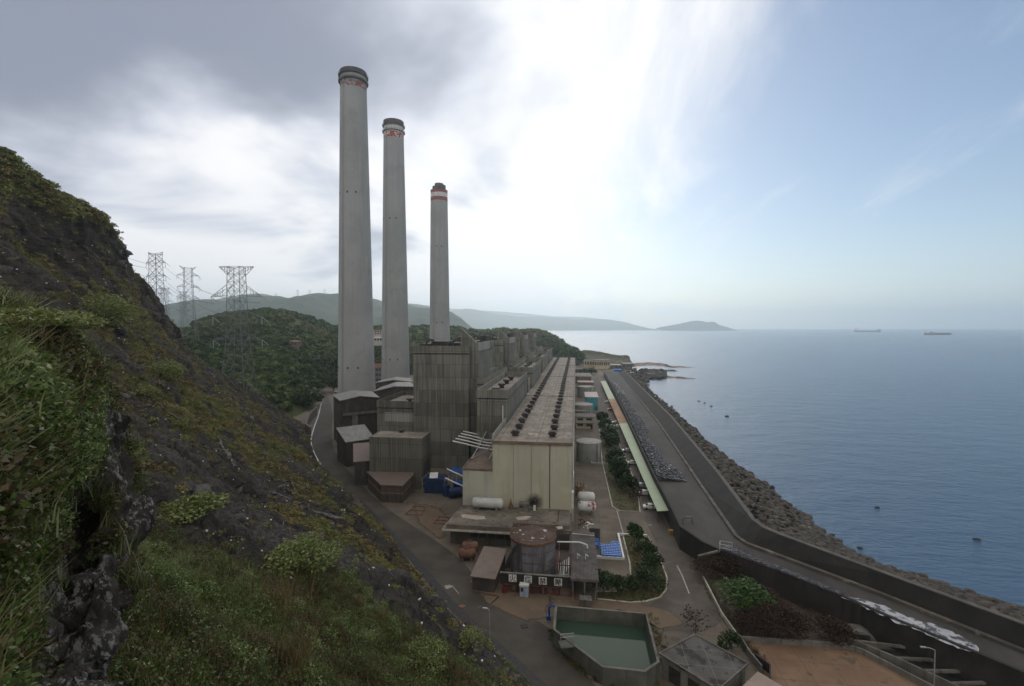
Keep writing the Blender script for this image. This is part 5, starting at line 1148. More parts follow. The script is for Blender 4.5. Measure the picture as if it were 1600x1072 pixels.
tree('large dark bush at the corner of the near lawn by the road bend', 1014, 922, 4., 2.3, M_leafd, .4, 1300, .24, base=.05, name='bush', cat='bush')
tree('dark bush right beside the loading shed', 943, 926, 4., 2.1, M_leafd, .4, 1200, .24, base=.03, name='bush', cat='bush')
tree('dark bush second from the loading shed', 965, 926, 3.2, 1.5, M_leafd, .45, 800, .22, base=.03, name='bush', cat='bush')
tree('small dark bush between the shed bushes and the corner bush', 985, 922, 2.6, 1.2, M_leafd, .45, 600, .22, base=.03, name='bush', cat='bush')
tree('bright green spreading tree among brown shrubs under the dark sea wall', 1163, 957, 5.2, 3.1, M_leafb, .55, 1700, .32, base=.3, stretch=(1.15, 1))
tree('bare reddish brown tree beside the curved road', 1087, 990, 4.2, 1.9, M_leafr, .5, 260, .18, base=.2)
tree('small dark green bush beside the concrete hut', 1143, 1016, 2.6, 1.5, M_leafd, .45, 700, .22, base=.05, name='bush', cat='bush')
for px, py, h, r, lb in ((1110, 902, 3.6, 2.4, 'grey brown bare shrub nearest the ramp wall'), (1146, 898, 4.4, 3., 'broad reddish brown shrub behind the bright green tree'), (1180, 985, 3., 2., 'dark red brown shrub in front of the bright green tree'), (1218, 996, 4.6, 2.3, 'tall red brown shrub right of the bright green tree'), (1246, 1000, 4.2, 1.9, 'red brown shrub second right of the bright green tree'), (1303, 1004, 3.6, 1.7, 'red brown shrub standing alone near the drain channel'), (1198, 955, 3.6, 1.9, 'brown twiggy shrub touching the bright green tree on its right')):
    tree(lb, px, py, h*1.05, r*1.3, M_leafr, .45, 2200, .17, base=.0, name='shrub', cat='shrub', lobes=16)
# road side trees at the foot of the hill
for px, py, h, r, lb in ((522, 612, 12, 6., 'round dark tree beside the road just left of the tallest chimney'), (484, 636, 9, 6.5, 'dark tree on the bend of the road under the hill'), (468, 630, 10, 7., 'broad dark green tree left of the road bend')):
    p = G(px, py); tree(lb, p, None, h, r, M_leafd, .5, 1300, .9, base=.1)
# ================================================================== raised coast road, sea wall, armour rocks
TZ = 4.5
wt = [(952, 592), (962, 614), (985, 664), (1021, 740), (1045, 785), (1064, 824)]
west = [G(x, y, TZ+.5) for x, y in wt]
south = [G(x, y, TZ) for x, y in ((1096, 847), (1130, 862), (1160, 873), (1240, 903), (1317, 933.5), (1402, 971), (1528, 1023), (1625, 1064), (1800, 1140))]
ledge = [(42, 480), (41.5, 443), (40.6, 330), (39.8, 236), (38, 185), (36.4, 142.6), (35.3, 109), (36.3, 105.6), (39.3, 102.4), (52.1, 88.6), (62.8, 75.5), (84, 50)]
crest = [(46.5, 480), (46, 443), (45.2, 330), (44.5, 236), (42.6, 188), (40.8, 146), (38.5, 111), (39.2, 107), (41.3, 103.8), (52.9, 89.3), (63.7, 76.2), (85, 50.6)]
M_terr = mat('coast_road_surface', (.028, .025, .022), (.050, .045, .040), .12, stretch=(1, .35, 1), c3=(.035, .032, .03), s3=.25, t3=(.5, .65), bump=.12)
poly = [(28., 470)]+[(p.x, p.y) for p in west[1:]]+[(p.x, p.y) for p in south]+[(86, 46)]+ledge[::-1][1:]+[(42, 500), (28, 500)]
b = MB(); b.prism(poly, -1, TZ); tag(b.build('coast_road', M_terr), kind='structure')
def wallmat(): return M_concdk
wp = [(28.2, 470)]+[(p.x, p.y) for p in west[1:]]
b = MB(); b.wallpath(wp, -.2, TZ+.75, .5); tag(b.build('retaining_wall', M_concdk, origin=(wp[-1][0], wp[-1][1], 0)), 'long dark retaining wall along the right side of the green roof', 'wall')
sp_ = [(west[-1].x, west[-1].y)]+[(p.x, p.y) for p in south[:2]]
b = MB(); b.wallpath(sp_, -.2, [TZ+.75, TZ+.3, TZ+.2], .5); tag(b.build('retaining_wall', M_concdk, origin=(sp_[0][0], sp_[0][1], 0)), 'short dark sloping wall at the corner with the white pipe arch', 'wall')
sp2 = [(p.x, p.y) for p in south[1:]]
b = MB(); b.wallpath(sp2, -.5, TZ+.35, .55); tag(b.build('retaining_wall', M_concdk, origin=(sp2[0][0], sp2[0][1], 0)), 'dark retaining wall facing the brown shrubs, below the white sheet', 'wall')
vs = []; fs = []
for (lx, ly), (cx_, cy_) in zip(ledge, crest):
    d = Vector((cx_-lx, cy_-ly, 0)).normalized(); vs += [(lx, ly, TZ-.3), (cx_, cy_, 7.5), (cx_+d.x*1.1, cy_+d.y*1.1, 7.5), (cx_+d.x*1.6, cy_+d.y*1.6, 2)]
for i in range(len(ledge)-1):
    for a in range(3): fs.append((4*i+a, 4*i+a+1, 4*i+a+5, 4*i+a+4))
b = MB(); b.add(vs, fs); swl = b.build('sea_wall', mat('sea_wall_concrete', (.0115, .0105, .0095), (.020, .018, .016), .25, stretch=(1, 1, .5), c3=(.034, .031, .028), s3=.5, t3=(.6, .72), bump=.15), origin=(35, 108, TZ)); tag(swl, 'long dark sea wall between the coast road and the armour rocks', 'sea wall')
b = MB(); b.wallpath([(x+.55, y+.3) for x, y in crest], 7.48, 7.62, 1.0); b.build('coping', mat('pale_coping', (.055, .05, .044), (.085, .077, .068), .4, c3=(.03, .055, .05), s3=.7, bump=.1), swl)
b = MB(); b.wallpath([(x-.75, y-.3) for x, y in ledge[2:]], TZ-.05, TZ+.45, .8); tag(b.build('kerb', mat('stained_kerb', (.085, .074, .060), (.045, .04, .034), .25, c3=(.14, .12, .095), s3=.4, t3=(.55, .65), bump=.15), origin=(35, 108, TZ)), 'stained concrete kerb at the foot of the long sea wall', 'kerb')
# slope under the rocks
M_rocks = mat('wet_dark_rock', (.022, .019, .016), (.062, .053, .043), .9, c3=(.11, .094, .074), s3=.5, t3=(.56, .68), bump=.5, bscale=2.)
shore = [(64, 520), (63, 460), (61.5, 330), (61, 236), (61, 200), (62, 169), (62.3, 140), (62.5, 126), (66, 117), (76, 106), (88, 95), (108, 74)]
vs = []; fs = []
for (cx_, cy_), (wx, wy) in zip(crest, shore):
    vs += [(cx_+1.2, cy_+.6, 3.9), ((cx_+wx)/2, (cy_+wy)/2, .2), (wx-1.5, wy-1, -4.2), (wx+3, wy+2, -7)]
for i in range(len(crest)-1):
    for a in range(3): fs.append((4*i+a, 4*i+a+1, 4*i+a+5, 4*i+a+4))
b = MB(); b.add(vs, fs); tag(b.build('rock_slope', mat('gap_shade_rubble_bed', (.012, .011, .010), (.022, .020, .018), .8, bump=.4)), kind='structure')  # near-black bed: shade of the gaps between rocks put into its colour
def rock_mesh(seed, flat=.75):
    bm = bmesh.new(); bmesh.ops.create_icosphere(bm, subdivisions=2, radius=1.); rg = np.random.default_rng(seed)
    pl = [(Vector(v), rg.uniform(.55, .85)) for v in rg.normal(size=(9, 3))]
    for v in bm.verts:
        for n, dd in pl:
            n = n.normalized(); k = v.co.dot(n)
            if k > dd: v.co -= n*(k-dd)
        v.co = Vector((v.co.x*1.25, v.co.y, v.co.z*flat))
    bmesh.ops.dissolve_limit(bm, angle_limit=rad(6), verts=bm.verts, edges=bm.edges); bmesh.ops.triangulate(bm, faces=bm.faces)
    me = bpy.data.meshes.new('armour_rock'); bm.to_mesh(me); bm.free(); me.materials.append(M_rocks); return me
RM = [rock_mesh(s) for s in range(8)]
crA, shA = catmull(np.array([(x, y, 0.) for x, y in crest]), 200), catmull(np.array([(x, y, 0.) for x, y in shore]), 200)
n = 4700; u = RNG.uniform(0, 199, n); w = RNG.uniform(.02, 1.02, n)**.9; i0 = np.clip(u.astype(int), 0, 198); fr = (u-i0)[:, None]
A_ = crA[i0]*(1-fr)+crA[i0+1]*fr; B_ = shA[i0]*(1-fr)+shA[i0+1]*fr
w = w+(vnoise(A_*.09, 5)-.5)*.30*(w > .6)
PR = A_+(B_-A_)*w[:, None]+np.array([1.4, .8, 0])*(1-w)[:, None]; PR[:, 2] = np.interp(w, [0, .5, 1, 1.3], [5.2, 1.5, -3.0, -4.0])+RNG.uniform(-.35, .55, len(w))
PR = PR[(PR[:, 1] > 52)]
dist = np.linalg.norm(PR-np.array([0, 0, H]), axis=1); keep = RNG.uniform(size=len(PR)) < np.clip(150/dist, .45, 1.); PR = PR[keep]; dist = dist[keep]
size = RNG.uniform(.45, 1.25, len(PR))**1.15; order = np.argsort(-size/dist); vis = [k for k in order if 0 < (CX+F*((PR[k, 0]*cyw+PR[k, 1]*syw)/(-PR[k, 0]*syw+PR[k, 1]*cyw))) < 1600]
ind = set(vis[:300])
def rotm(): return Matrix.Rotation(random.uniform(0, 6.28), 3, 'Z') @ Matrix.Rotation(random.uniform(-.5, .5), 3, 'X')
for k in ind:
    o = bpy.data.objects.new('armour_rock', RM[k % 8]); COL.objects.link(o); o.location = PR[k]; o.rotation_euler = (random.uniform(-.5, .5), random.uniform(-.5, .5), random.uniform(0, 6.28)); o.scale = (size[k],)*3
    tag(o, 'dark angular armour rock among hundreds piled between the sea wall and the water', 'rock', 'armour rocks along the sea wall')
def merge(meshes, P, sc):
    VV = []; FF = []; off = 0; dat = []
    for me in meshes:
        v = np.empty(len(me.vertices)*3, np.float32); me.vertices.foreach_get('co', v); f = np.array([tuple(p.vertices) for p in me.polygons]); dat.append((v.reshape(-1, 3), f))
    for p, s in zip(P, sc):
        v, f = dat[random.randrange(len(dat))]; R_ = np.array(rotm()); VV.append(v@R_.T*s+p); FF.append(f+off); off += len(v)
    return np.concatenate(VV), np.concatenate(FF)
rest = [k for k in range(len(PR)) if k not in ind]
V, Q = merge(RM, PR[rest], size[rest]); tag(rawmesh('armour_rocks', V, Q, M_rocks), kind='stuff')
# rocks standing in the water
for px, py, s, lb in ((1092, 627, 1.5, 'small dark rock farthest out of the group off the bend of the shore'), (1101, 630, 1.2, 'small dark rock in the middle of the group off the bend of the shore'), (1111, 635, 1.3, 'small dark rock nearest the shore of the group off the bend'), (1136, 651, 1.9, 'lone dark rock in the calm water beyond the bend'), (1370, 793, 1., 'tiny dark rock alone in the water right of the armour rocks'), (1526, 843, 1.2, 'dark rock breaking the water near the right edge'), (1344, 857, 1., 'dark rock just off the armour rocks'), (1300, 836, .9, 'small rock at the water edge beside the armour rocks')):
    q = G(px, py, -3); o = bpy.data.objects.new('sea_rock', RM[int(px) % 8]); COL.objects.link(o); o.location = (q.x, q.y, -2.9); s *= .5; o.scale = (s*1.3, s, s*.9); tag(o, lb, 'rock')
# rubble of bags and stones against the wall
m, nt, bs, out = newmat('rubble'); at = N(nt, 'ShaderNodeAttribute', attribute_name='tint'); rp = nt.nodes.new('ShaderNodeValToRGB'); el = rp.color_ramp.elements; rp.color_ramp.interpolation = 'CONSTANT'
for p_, c_ in ((.0, (.010, .010, .013)), (.45, (.018, .019, .025)), (.75, (.032, .036, .052)), (.94, (.08, .085, .10)), (.975, (.30, .31, .32)), (.985, (.05, .11, .24))):
    e = el.new(p_) if p_ > 0 else el[0]; e.color = c_+(1,)
el.remove(el[-1]) if el[-1].position == 1. else None
L(nt, at.outputs['Fac'], rp.inputs[0]); L(nt, rp.outputs[0], bs.inputs['Base Color']); bs.inputs['Roughness'].default_value = .6; M_rub = m
cube = np.array([[x, y, z] for z in (-.3, .3) for x, y in ((-.6, -.4), (.6, -.4), (.6, .4), (-.6, .4))], float); cq_ = np.array([[3, 2, 1, 0], [4, 5, 6, 7], [0, 1, 5, 4], [1, 2, 6, 5], [2, 3, 7, 6], [3, 0, 4, 7]])
cubes = [(cube*RNG.uniform(.7, 1.25, (8, 3)), cq_, np.zeros(8)) for _ in range(6)]
wx_at = lambda y: np.interp(y, [p.y for p in west[::-1]], [p.x for p in west[::-1]])
y = 146+254*RNG.uniform(0, 1, 8500)**1.25; wd = np.interp(y, [146, 155, 165, 300, 400], [6.5, 6.5, 5, 5, 4]); f = RNG.uniform(0, 1, len(y))**1.25; x = wx_at(y)+.6+f*wd*(.8+.5*vnoise(np.c_[y*.12, y*0, y*0], 3)); z = TZ+(1-f)*1.3*RNG.uniform(.2, 1, len(y))+.1
tint = RNG.uniform(0, 1, len(y))*np.clip(.9+.3*vnoise(np.c_[x*.2, y*.1, z*0], 9), 0, 1); tint = np.where((y < 160) & (RNG.uniform(size=len(y)) < .12), .96, tint); tint = np.where((y > 330) & (RNG.uniform(size=len(y)) < .3), .985, tint)
V, Q, T = scatter(cubes, np.c_[x, y, z], RNG.uniform(.22, .6, len(y)), tint); tag(rawmesh('rubble', V, Q, M_rub, T), kind='stuff')
P0 = np.array([list(p) for p in south[1:5]]); k = RNG.uniform(0, 2.95, 900); i0 = k.astype(int); fr = (k-i0)[:, None]; q = P0[i0]*(1-fr)+P0[i0+1]*fr; off = RNG.uniform(.3, 1.9, 900)*np.clip(1.15-k/3.4, .3, 1); q = q+np.c_[off*.62, off*.78, off*0+.3]
V, Q, T = scatter(cubes, q, RNG.uniform(.3, .75, 900), RNG.uniform(0, 1, 900)); tag(rawmesh('rubble', V, Q, M_rub, T), kind='stuff')
# the white sheet on the road edge
sh0 = [(1316, 935), (1340, 945), (1368, 958), (1400, 972), (1432, 986), (1465, 1000), (1500, 1014), (1528, 1022)]; sh1 = [(1320, 931), (1352, 938), (1385, 949), (1415, 963), (1455, 975), (1490, 990), (1515, 1003), (1533, 1015)]
A_ = catmull(np.array([G(x, y, TZ+.12) for x, y in sh0]), 90); B_ = catmull(np.array([G(x, y, TZ+.12) for x, y in sh1]), 90)
Gs = np.stack([A_*(1-f)+B_*f for f in np.linspace(0, 1, 12)]); Pq = Gs.reshape(-1, 3); Pq = Pq+np.c_[(vnoise(Pq*1.3, 4)-.5)*.9, (vnoise(Pq*1.3, 6)-.5)*.9, vnoise(Pq*np.array([2.2, 2.2, 1]), 8)*.16]
m = mat('white_sheet', (.24, .25, .27), (.34, .35, .37), 1.2, c3=(.05, .05, .055), s3=.8, t3=(.50, .56), rough=.45, bump=.3, bscale=4)
o = rawmesh('plastic_sheet', Pq, gridquads(12, 90), m, smooth=True, origin=A_[0]); tag(o, 'crumpled white sheet lying along the edge of the dark coast road', 'sheet')
# ================================================================== long shelter with green roof, cars below
RZ = 3.
e0, e1, e2, e3 = G(938.6, 596, RZ), G(946.5, 596, RZ), G(1051, 799.5, RZ), G(1027, 799.5, RZ)
t = thing('long_shelter', 'very long narrow shelter with pale green roof and a rusty middle stretch', 'shelter', (e3.x, e3.y, 0))
def roofseg(f0, f1, m):
    a, b_, c, d = e3.lerp(e0, f0), e2.lerp(e1, f0), e2.lerp(e1, f1), e3.lerp(e0, f1); up = Vector((0, 0, .14)); r = Vector((0, 0, .25))
    bb = MB(); bb.add([a, b_+r, c+r, d, a+up, b_+r+up, c+r+up, d+up], [(3, 2, 1, 0), (4, 5, 6, 7), (0, 1, 5, 4), (1, 2, 6, 5), (2, 3, 7, 6), (3, 0, 4, 7)]); return bb.build('roof', m, t)
M_gr = mat('pale_green_roof', (.185, .235, .14), (.215, .265, .162), .15, c3=(.17, .195, .115), s3=.3, t3=(.58, .75), rough=.6, bump=.03)
fr = lambda py: ((G(1000, py, RZ).y-e3.y)/(e0.y-e3.y))
f1, f2 = fr(663), fr(625)
roofseg(0, f1-.001, M_gr); roofseg(f1, f2, mat('rusted_roof_sheet', (.20, .115, .055), (.26, .17, .085), .12, c3=(.17, .075, .045), s3=.2, t3=(.5, .65), rough=.8, bump=.05)); roofseg(f2+.001, 1, M_gr)
for k in range(36):
    f = k/35.; a, c = e3.lerp(e0, f), e2.lerp(e1, f); b = MB()
    b.bar((a.x+.25, a.y+.25, 0), (a.x+.25, a.y+.25, RZ), .14); b.bar((a.x+.25, a.y+.25, RZ-.12), (c.x-.2, c.y+.25, RZ+.1), .12, .18); b.build('post', M_dark, t)
M_glass = mat('dark_car_glass', (.012, .014, .016), (.018, .02, .022), 2., rough=.12, bump=0, spec=.6); M_tyre = mat('tyre_rubber', (.012, .012, .012), (.02, .02, .02), 4., bump=0)
M_lampg = mat('lamp_glass', (.5, .5, .48), (.6, .6, .58), 2., rough=.2, bump=0)
def car(label, p, rz, paint, group):
    t = thing('parked_car', label, 'car', p, group); x0, y0, z0 = p
    prof = [(-2.1, .35), (-2.12, .75), (-1.3, .92), (-.75, 1.42), (.75, 1.45), (1.45, .98), (2.08, .85), (2.12, .35)]; b = MB(); n = len(prof)
    vs = [(x0+x, y0-.82*(1 if z < 1 else .86), z0+z) for x, z in prof]+[(x0+x, y0+.82*(1 if z < 1 else .86), z0+z) for x, z in prof]
    b.add(vs, [tuple(range(n))[::-1], tuple(range(n, 2*n))]+[(i, (i+1) % n, n+(i+1) % n, n+i) for i in range(n)]); b.build('body', paint, t)
    for a, c in (((-1.22, .97), (-.82, 1.36)), ((.85, 1.38), (1.36, 1.03))):
        b = MB(); d = -.03 if a[0] < 0 else .03; b.add([(x0+a[0]+d, y0-.64, z0+a[1]+.02), (x0+a[0]+d, y0+.64, z0+a[1]+.02), (x0+c[0]+d, y0+.6, z0+c[1]+.02), (x0+c[0]+d, y0-.6, z0+c[1]+.02)], [(0, 1, 2, 3)]); b.build('windscreen' if a[0] > 0 else 'rear_window', M_glass, t)
    for s in (-1, 1):
        b = MB(); yy = y0+s*.80; b.add([(x0-1.05, yy, z0+.98), (x0+1.2, yy, z0+.98), (x0+.7, yy*1.+0-s*.07, z0+1.36), (x0-.7, yy-s*.07, z0+1.36)], [(0, 1, 2, 3)]); b.build('side_window', M_glass, t)
        b = MB(); b.box(x0+2.08, x0+2.15, y0+s*.6-.17, y0+s*.6+.17, z0+.6, z0+.76); b.build('headlight', M_lampg, t)
        for xx in (-1.3, 1.3): b = MB(); b.cyl((x0+xx, y0+s*.7, z0+.32), (x0+xx, y0+s*.86, z0+.32), .32, .32, 14); b.build('wheel', M_tyre, t)
    t.rotation_euler = (0, 0, rz); return t
paints = {'white': M_white, 'silver': mat('silver_car_paint', (.30, .31, .32), (.33, .34, .35), 1., rough=.3, metal=.4, bump=0), 'dark': mat('dark_car_paint', (.02, .022, .028), (.03, .03, .034), 1., rough=.3, bump=0), 'red': mat('red_car_paint', (.16, .02, .02), (.14, .02, .02), 1., rough=.3, bump=0)}
spots = [(789, 'white', 'white car nose out at the near end of the green shelter'), (768, 'white', 'second white car from the near end of the green shelter'), (757, 'silver', 'silver car third from the near end of the green shelter'), (722, 'white', 'white car under the shelter beside the dark lawn trees'), (703, 'silver', 'silver car under the shelter beyond the dark lawn trees'), (666, 'white', 'nearer of two white cars side by side at the near edge of the rusty roof'), (660, 'silver', 'silver car beside the white one at the near edge of the rusty roof'), (640, 'red', 'red car under the middle of the rusty roof'), (628, 'white', 'white car under the far end of the rusty roof')]
for py, c_, lb in spots:
    Y = G(1000, py, 1.).y; f = (Y-e3.y)/(e0.y-e3.y); a = e3.lerp(e0, f); car(lb, (a.x-.1, Y, .04), math.pi, paints[c_], 'cars parked under the long shelter')
# white pipe arch and steel frame at the wall corner
q = G(1066, 846); t = thing('pipe_arch', 'white pipe bent over the corner of the dark retaining wall', 'pipe', q); b = MB(); b.tube([(q.x, q.y-.6, 0), (q.x, q.y-.6, 5.6), (q.x+.3, q.y-.5, 5.9), (q.x+2., q.y, 5.9), (q.x+2.2, q.y, 5.6), (q.x+2.2, q.y, 4.6)], .22, 10); b.build('pipe', M_conc, t); b = MB(); b.cyl((q.x, q.y-.6, 0), (q.x, q.y-.6, .3), .35, .35, 10); b.build('flange', M_conc, t)
q = G(1124, 862, TZ); t = thing('steel_frame', 'small pale steel frame at the bend of the coast road wall', 'frame', q)
for dx, dy in ((0, 0), (2.2, -.6), (.6, 1.6), (2.8, 1.)):
    b = MB(); b.bar((q.x+dx, q.y+dy, TZ), (q.x+dx, q.y+dy, TZ+1.6), .12); b.build('post', M_galv, t)
for z in (.8, 1.55):
    b = MB(); b.bar((q.x, q.y, TZ+z), (q.x+2.2, q.y-.6, TZ+z), .1); b.bar((q.x+.6, q.y+1.6, TZ+z), (q.x+2.8, q.y+1., TZ+z), .1); b.bar((q.x, q.y, TZ+z), (q.x+.6, q.y+1.6, TZ+z), .1); b.build('rail', M_galv, t)
b = MB(); p1, p2 = G(1091, 869, 3.5), G(1122, 861, 4.5); b.bar(p1, p2, .5, .3); b.build('gutter', M_conc, t)
q = G(1049, 835); box_unit('yellow_box', 'small yellow box at the foot of the dark wall near the pipe arch', 'box', q.x-.5, q.x+.4, q.y, q.y+.7, 0, .8, mat('yellow_paint', (.30, .17, .03), (.26, .14, .03), 1., bump=0))
# ================================================================== water basin
PZ = 2.6; pp = [G(x, y, PZ) for x, y in ((868, 946), (1010.4, 958), (1030.5, 1034.8), (1008.5, 1050), (941.6, 1043), (864, 983))]
xy = [(p.x, p.y) for p in pp]; t = thing('water_basin', 'six sided concrete basin of dark green water beside the road', 'basin', (xy[0][0], xy[0][1], 0))
M_basin = mat('mossy_basin_wall', (.055, .056, .046), (.090, .089, .075), .3, streak=((.030, .033, .025), .8), c3=(.05, .058, .04), s3=.5, t3=(.55, .7), bump=.15)
c = (sum(p[0] for p in xy)/6, sum(p[1] for p in xy)/6)
inn = [(c[0]+(x-c[0])*(1-.35/math.hypot(x-c[0], y-c[1])), c[1]+(y-c[1])*(1-.35/math.hypot(x-c[0], y-c[1]))) for x, y in xy]
vs = []
for (x, y), (u_, v_) in zip(xy, inn): vs += [(x, y, -.2), (x, y, PZ), (u_, v_, PZ), (u_, v_, .0)]
fs = []
for i in range(6):
    j = (i+1) % 6
    for a in range(3): fs.append((4*i+a, 4*j+a, 4*j+a+1, 4*i+a+1))
b = MB(); b.add(vs, fs); bw = b.build('wall', M_basin, t)
cp = MB(); cp.wallpath([(x*.5+u_*.5, y*.5+v_*.5) for (x, y), (u_, v_) in zip(xy+xy[:1], inn+inn[:1])], PZ-.02, PZ+.06, .42); cp.build('coping', M_conc, bw)
mw, nt, bs, out = newmat('green_water'); bs.inputs['Base Color'].default_value = (.030, .050, .036, 1); bs.inputs['Specular IOR Level'].default_value = .10; bs.inputs['Roughness'].default_value = .04; bs.inputs['IOR'].default_value = 1.33
b_ = N(nt, 'ShaderNodeBump', Strength=.04, Distance=.1); L(nt, noise(nt, pos(nt), 1.2, 4), b_.inputs['Height']); L(nt, b_.outputs[0], bs.inputs['Normal'])
b = MB(); b.add([(x, y, .35) for x, y in inn], [tuple(range(6))]); b.build('water', mw, t)
q0, q1 = G(882, 1003, PZ), G(896, 1000, PZ); b = MB(); b.obox((q0.x+.4, q0.y-.3, PZ-.1), (1.1, .35, 0), (-.25, .8, 0), (0, 0, .08)); pf = b.build('platform', M_basin, t)
b = MB()
for dx in (-1, 0, 1): b.bar((q0.x+.4+dx, q0.y+.45+dx*.3, PZ), (q0.x+.4+dx, q0.y+.45+dx*.3, PZ+1), .06)
for h in (.5, 1.): b.bar((q0.x-.6, q0.y+.15, PZ+h), (q0.x+1.4, q0.y+.75, PZ+h), .05)
b.build('railing', M_galv, pf)
q = G(858, 968); t = thing('water_pump', 'small blue pump pipe at the left corner of the green basin', 'pump', q); b = MB(); b.tube([(q.x, q.y, 0), (q.x, q.y, 2.2), (q.x+.5, q.y, 2.6), (q.x+1., q.y, 2.4)], .18, 8); b.build('pipe', M_blue, t); b = MB(); b.box(q.x-.4, q.x+.3, q.y-.3, q.y+.4, 0, .7); b.build('motor', M_blue, t)
q = G(915, 950); b = MB(); tt = thing('concrete_box', 'plain concrete box between the loading shed and the basin', 'box', q); b.box(q.x-.95, q.x+.95, q.y-.1, q.y+1.3, 0, 1.35); b.build('body', M_conc, tt); b = MB(); b.box(q.x-1.05, q.x+1.05, q.y-.2, q.y+1.4, 1.35, 1.5); b.build('lid', M_conc, tt)
# weeds round the basin and hut
def weeds(pix, n, h0, h1, seed, lo=0., hi=.75):
    q = [G(x, y) for x, y in pix]; i = RNG.integers(0, len(q)-1, n); f = RNG.uniform(0, 1, n); P = np.array([list(q[a].lerp(q[a+1], b_)) for a, b_ in zip(i, f)])+np.c_[RNG.normal(0, .6, n), RNG.normal(0, .5, n), np.zeros(n)]
    V, Q, T = scatter(tg, P, RNG.uniform(h0, h1, n), tintat(P, seed, lo, hi)); tag(rawmesh('weeds', V, Q, M_grass, T), kind='stuff')
weeds([(862, 985), (880, 1015), (905, 1040), (935, 1060), (975, 1068), (1015, 1066)], 420, .4, 1.1, 92)
weeds([(1014, 960), (1030, 1000), (1040, 1040)], 120, .3, .8, 93)
weeds([(1100, 905), (1130, 955), (1160, 1000), (1190, 1040)], 260, .4, .9, 94)
weeds([(1190, 905), (1240, 940), (1300, 970), (1350, 1000)], 500, .3, .9, 95, 0, .3)
# ================================================================== hut, brown yard and drain channel at the bottom right
HTZ = 3.4; hp = [G(x, y, HTZ) for x, y in ((1086, 990), (1170, 1036), (1122, 1078), (1029.5, 1020))]; xy = [(p.x, p.y) for p in hp]; cc = (sum(p[0] for p in xy)/4, sum(p[1] for p in xy)/4); sc2 = lambda k: [(cc[0]+(x-cc[0])*k, cc[1]+(y-cc[1])*k) for x, y in xy]
t = thing('concrete_hut', 'concrete hut with flat stained dark grey roof beside the green basin', 'hut', (xy[3][0], xy[3][1], 0))
b = MB(); b.prism(sc2(.93), 0, HTZ-.35); w = b.build('wall', M_conc, t)
b = MB(); b.prism(sc2(1.), HTZ-.35, HTZ-.1); rf = b.build('roof', mat('stained_hut_roof', (.045, .041, .037), (.072, .066, .060), .35, c3=(.022, .018, .016), s3=.33, t3=(.52, .56), bump=.12, lines=(3.1, 3.4, .06, (.15, .145, .14))), t)
b = MB(); k_ = sc2(.985); b.wallpath(k_+k_[:1], HTZ-.1, HTZ+.02, .22); b.build('rim', M_conc, rf)
A, B = Vector(sc2(.932)[3]+(0,)), Vector(sc2(.932)[2]+(0,)); d = (B-A).normalized(); n_ = Vector((d.y, -d.x, 0)); ln = (B-A).length
for f, wd, z0, z1, nm in ((.25, .9, .1, 2.3, 'door'), (.6, .8, 1.2, 2.3, 'window'), (.85, .6, 1.2, 2.3, 'window')):
    b = MB(); c_ = A+d*ln*f; b.obox((c_.x, c_.y, (z0+z1)/2), d*wd, n_*.06, (0, 0, (z1-z0)/2)); b.build(nm, M_dark, w)
tp = [G(x, y, 3.) for x, y in ((1184, 1049), (1226, 1074), (1196, 1105), (1156, 1076))]; xy = [(p.x, p.y) for p in tp]; t = thing('tan_roof_shed', 'shed with pale tan sheet roof at the bottom edge beside the hut', 'shed', (xy[0][0], xy[0][1], 0))
cc = (sum(p[0] for p in xy)/4, sum(p[1] for p in xy)/4); b = MB(); b.prism(sc2(.94), 0, 2.8); b.build('wall', M_brown, t); b = MB(); b.prism(sc2(1.), 2.8, 3.); b.build('roof', mat('tan_roof_sheet', (.19, .15, .125), (.23, .18, .15), .5, streak=None, c3=(.15, .115, .095), s3=1, bump=.05), t)
M_terra = mat('red_brown_paving', (.125, .075, .045), (.165, .105, .065), .25, c3=(.085, .058, .038), s3=.5, t3=(.52, .66), bump=.1, lines=(4.2, 4.2, .07, (.06, .035, .022)))
sheet('paved_yard', [(1162, 1003), (1318, 1013), (1347, 1022), (1470, 1085), (1215, 1085), (1190, 1045)], .06, M_terra)
def lowwall(pix, h, th, label, m, name='low_wall'):
    p = [G(x, y) for x, y in pix]; b = MB(); b.wallpath([(q.x, q.y) for q in p], -.1, h, th); w_ = b.build(name, m, origin=p[0]); tag(w_, label, 'wall'); return w_
lowwall([(1156, 1003), (1240, 1008), (1320, 1014), (1348, 1023), (1470, 1088)], .9, .3, 'low grey wall round the red brown paved yard', M_conc)
lowwall([(1098.5, 905), (1128, 963), (1156, 1003)], .7, .25, 'low wall with pale top along the right side of the curved road', M_kerb)
lowwall([(1156, 1003.5), (1172, 1030), (1190, 1052)], 1.2, .25, 'rusty topped low wall between the hut and the paved yard', M_redrust if False else M_conc)
lowwall([(1180, 1036), (1203, 1053), (1203, 1075)], 1.4, .2, 'short dark wall behind the tan roof', M_concdk)
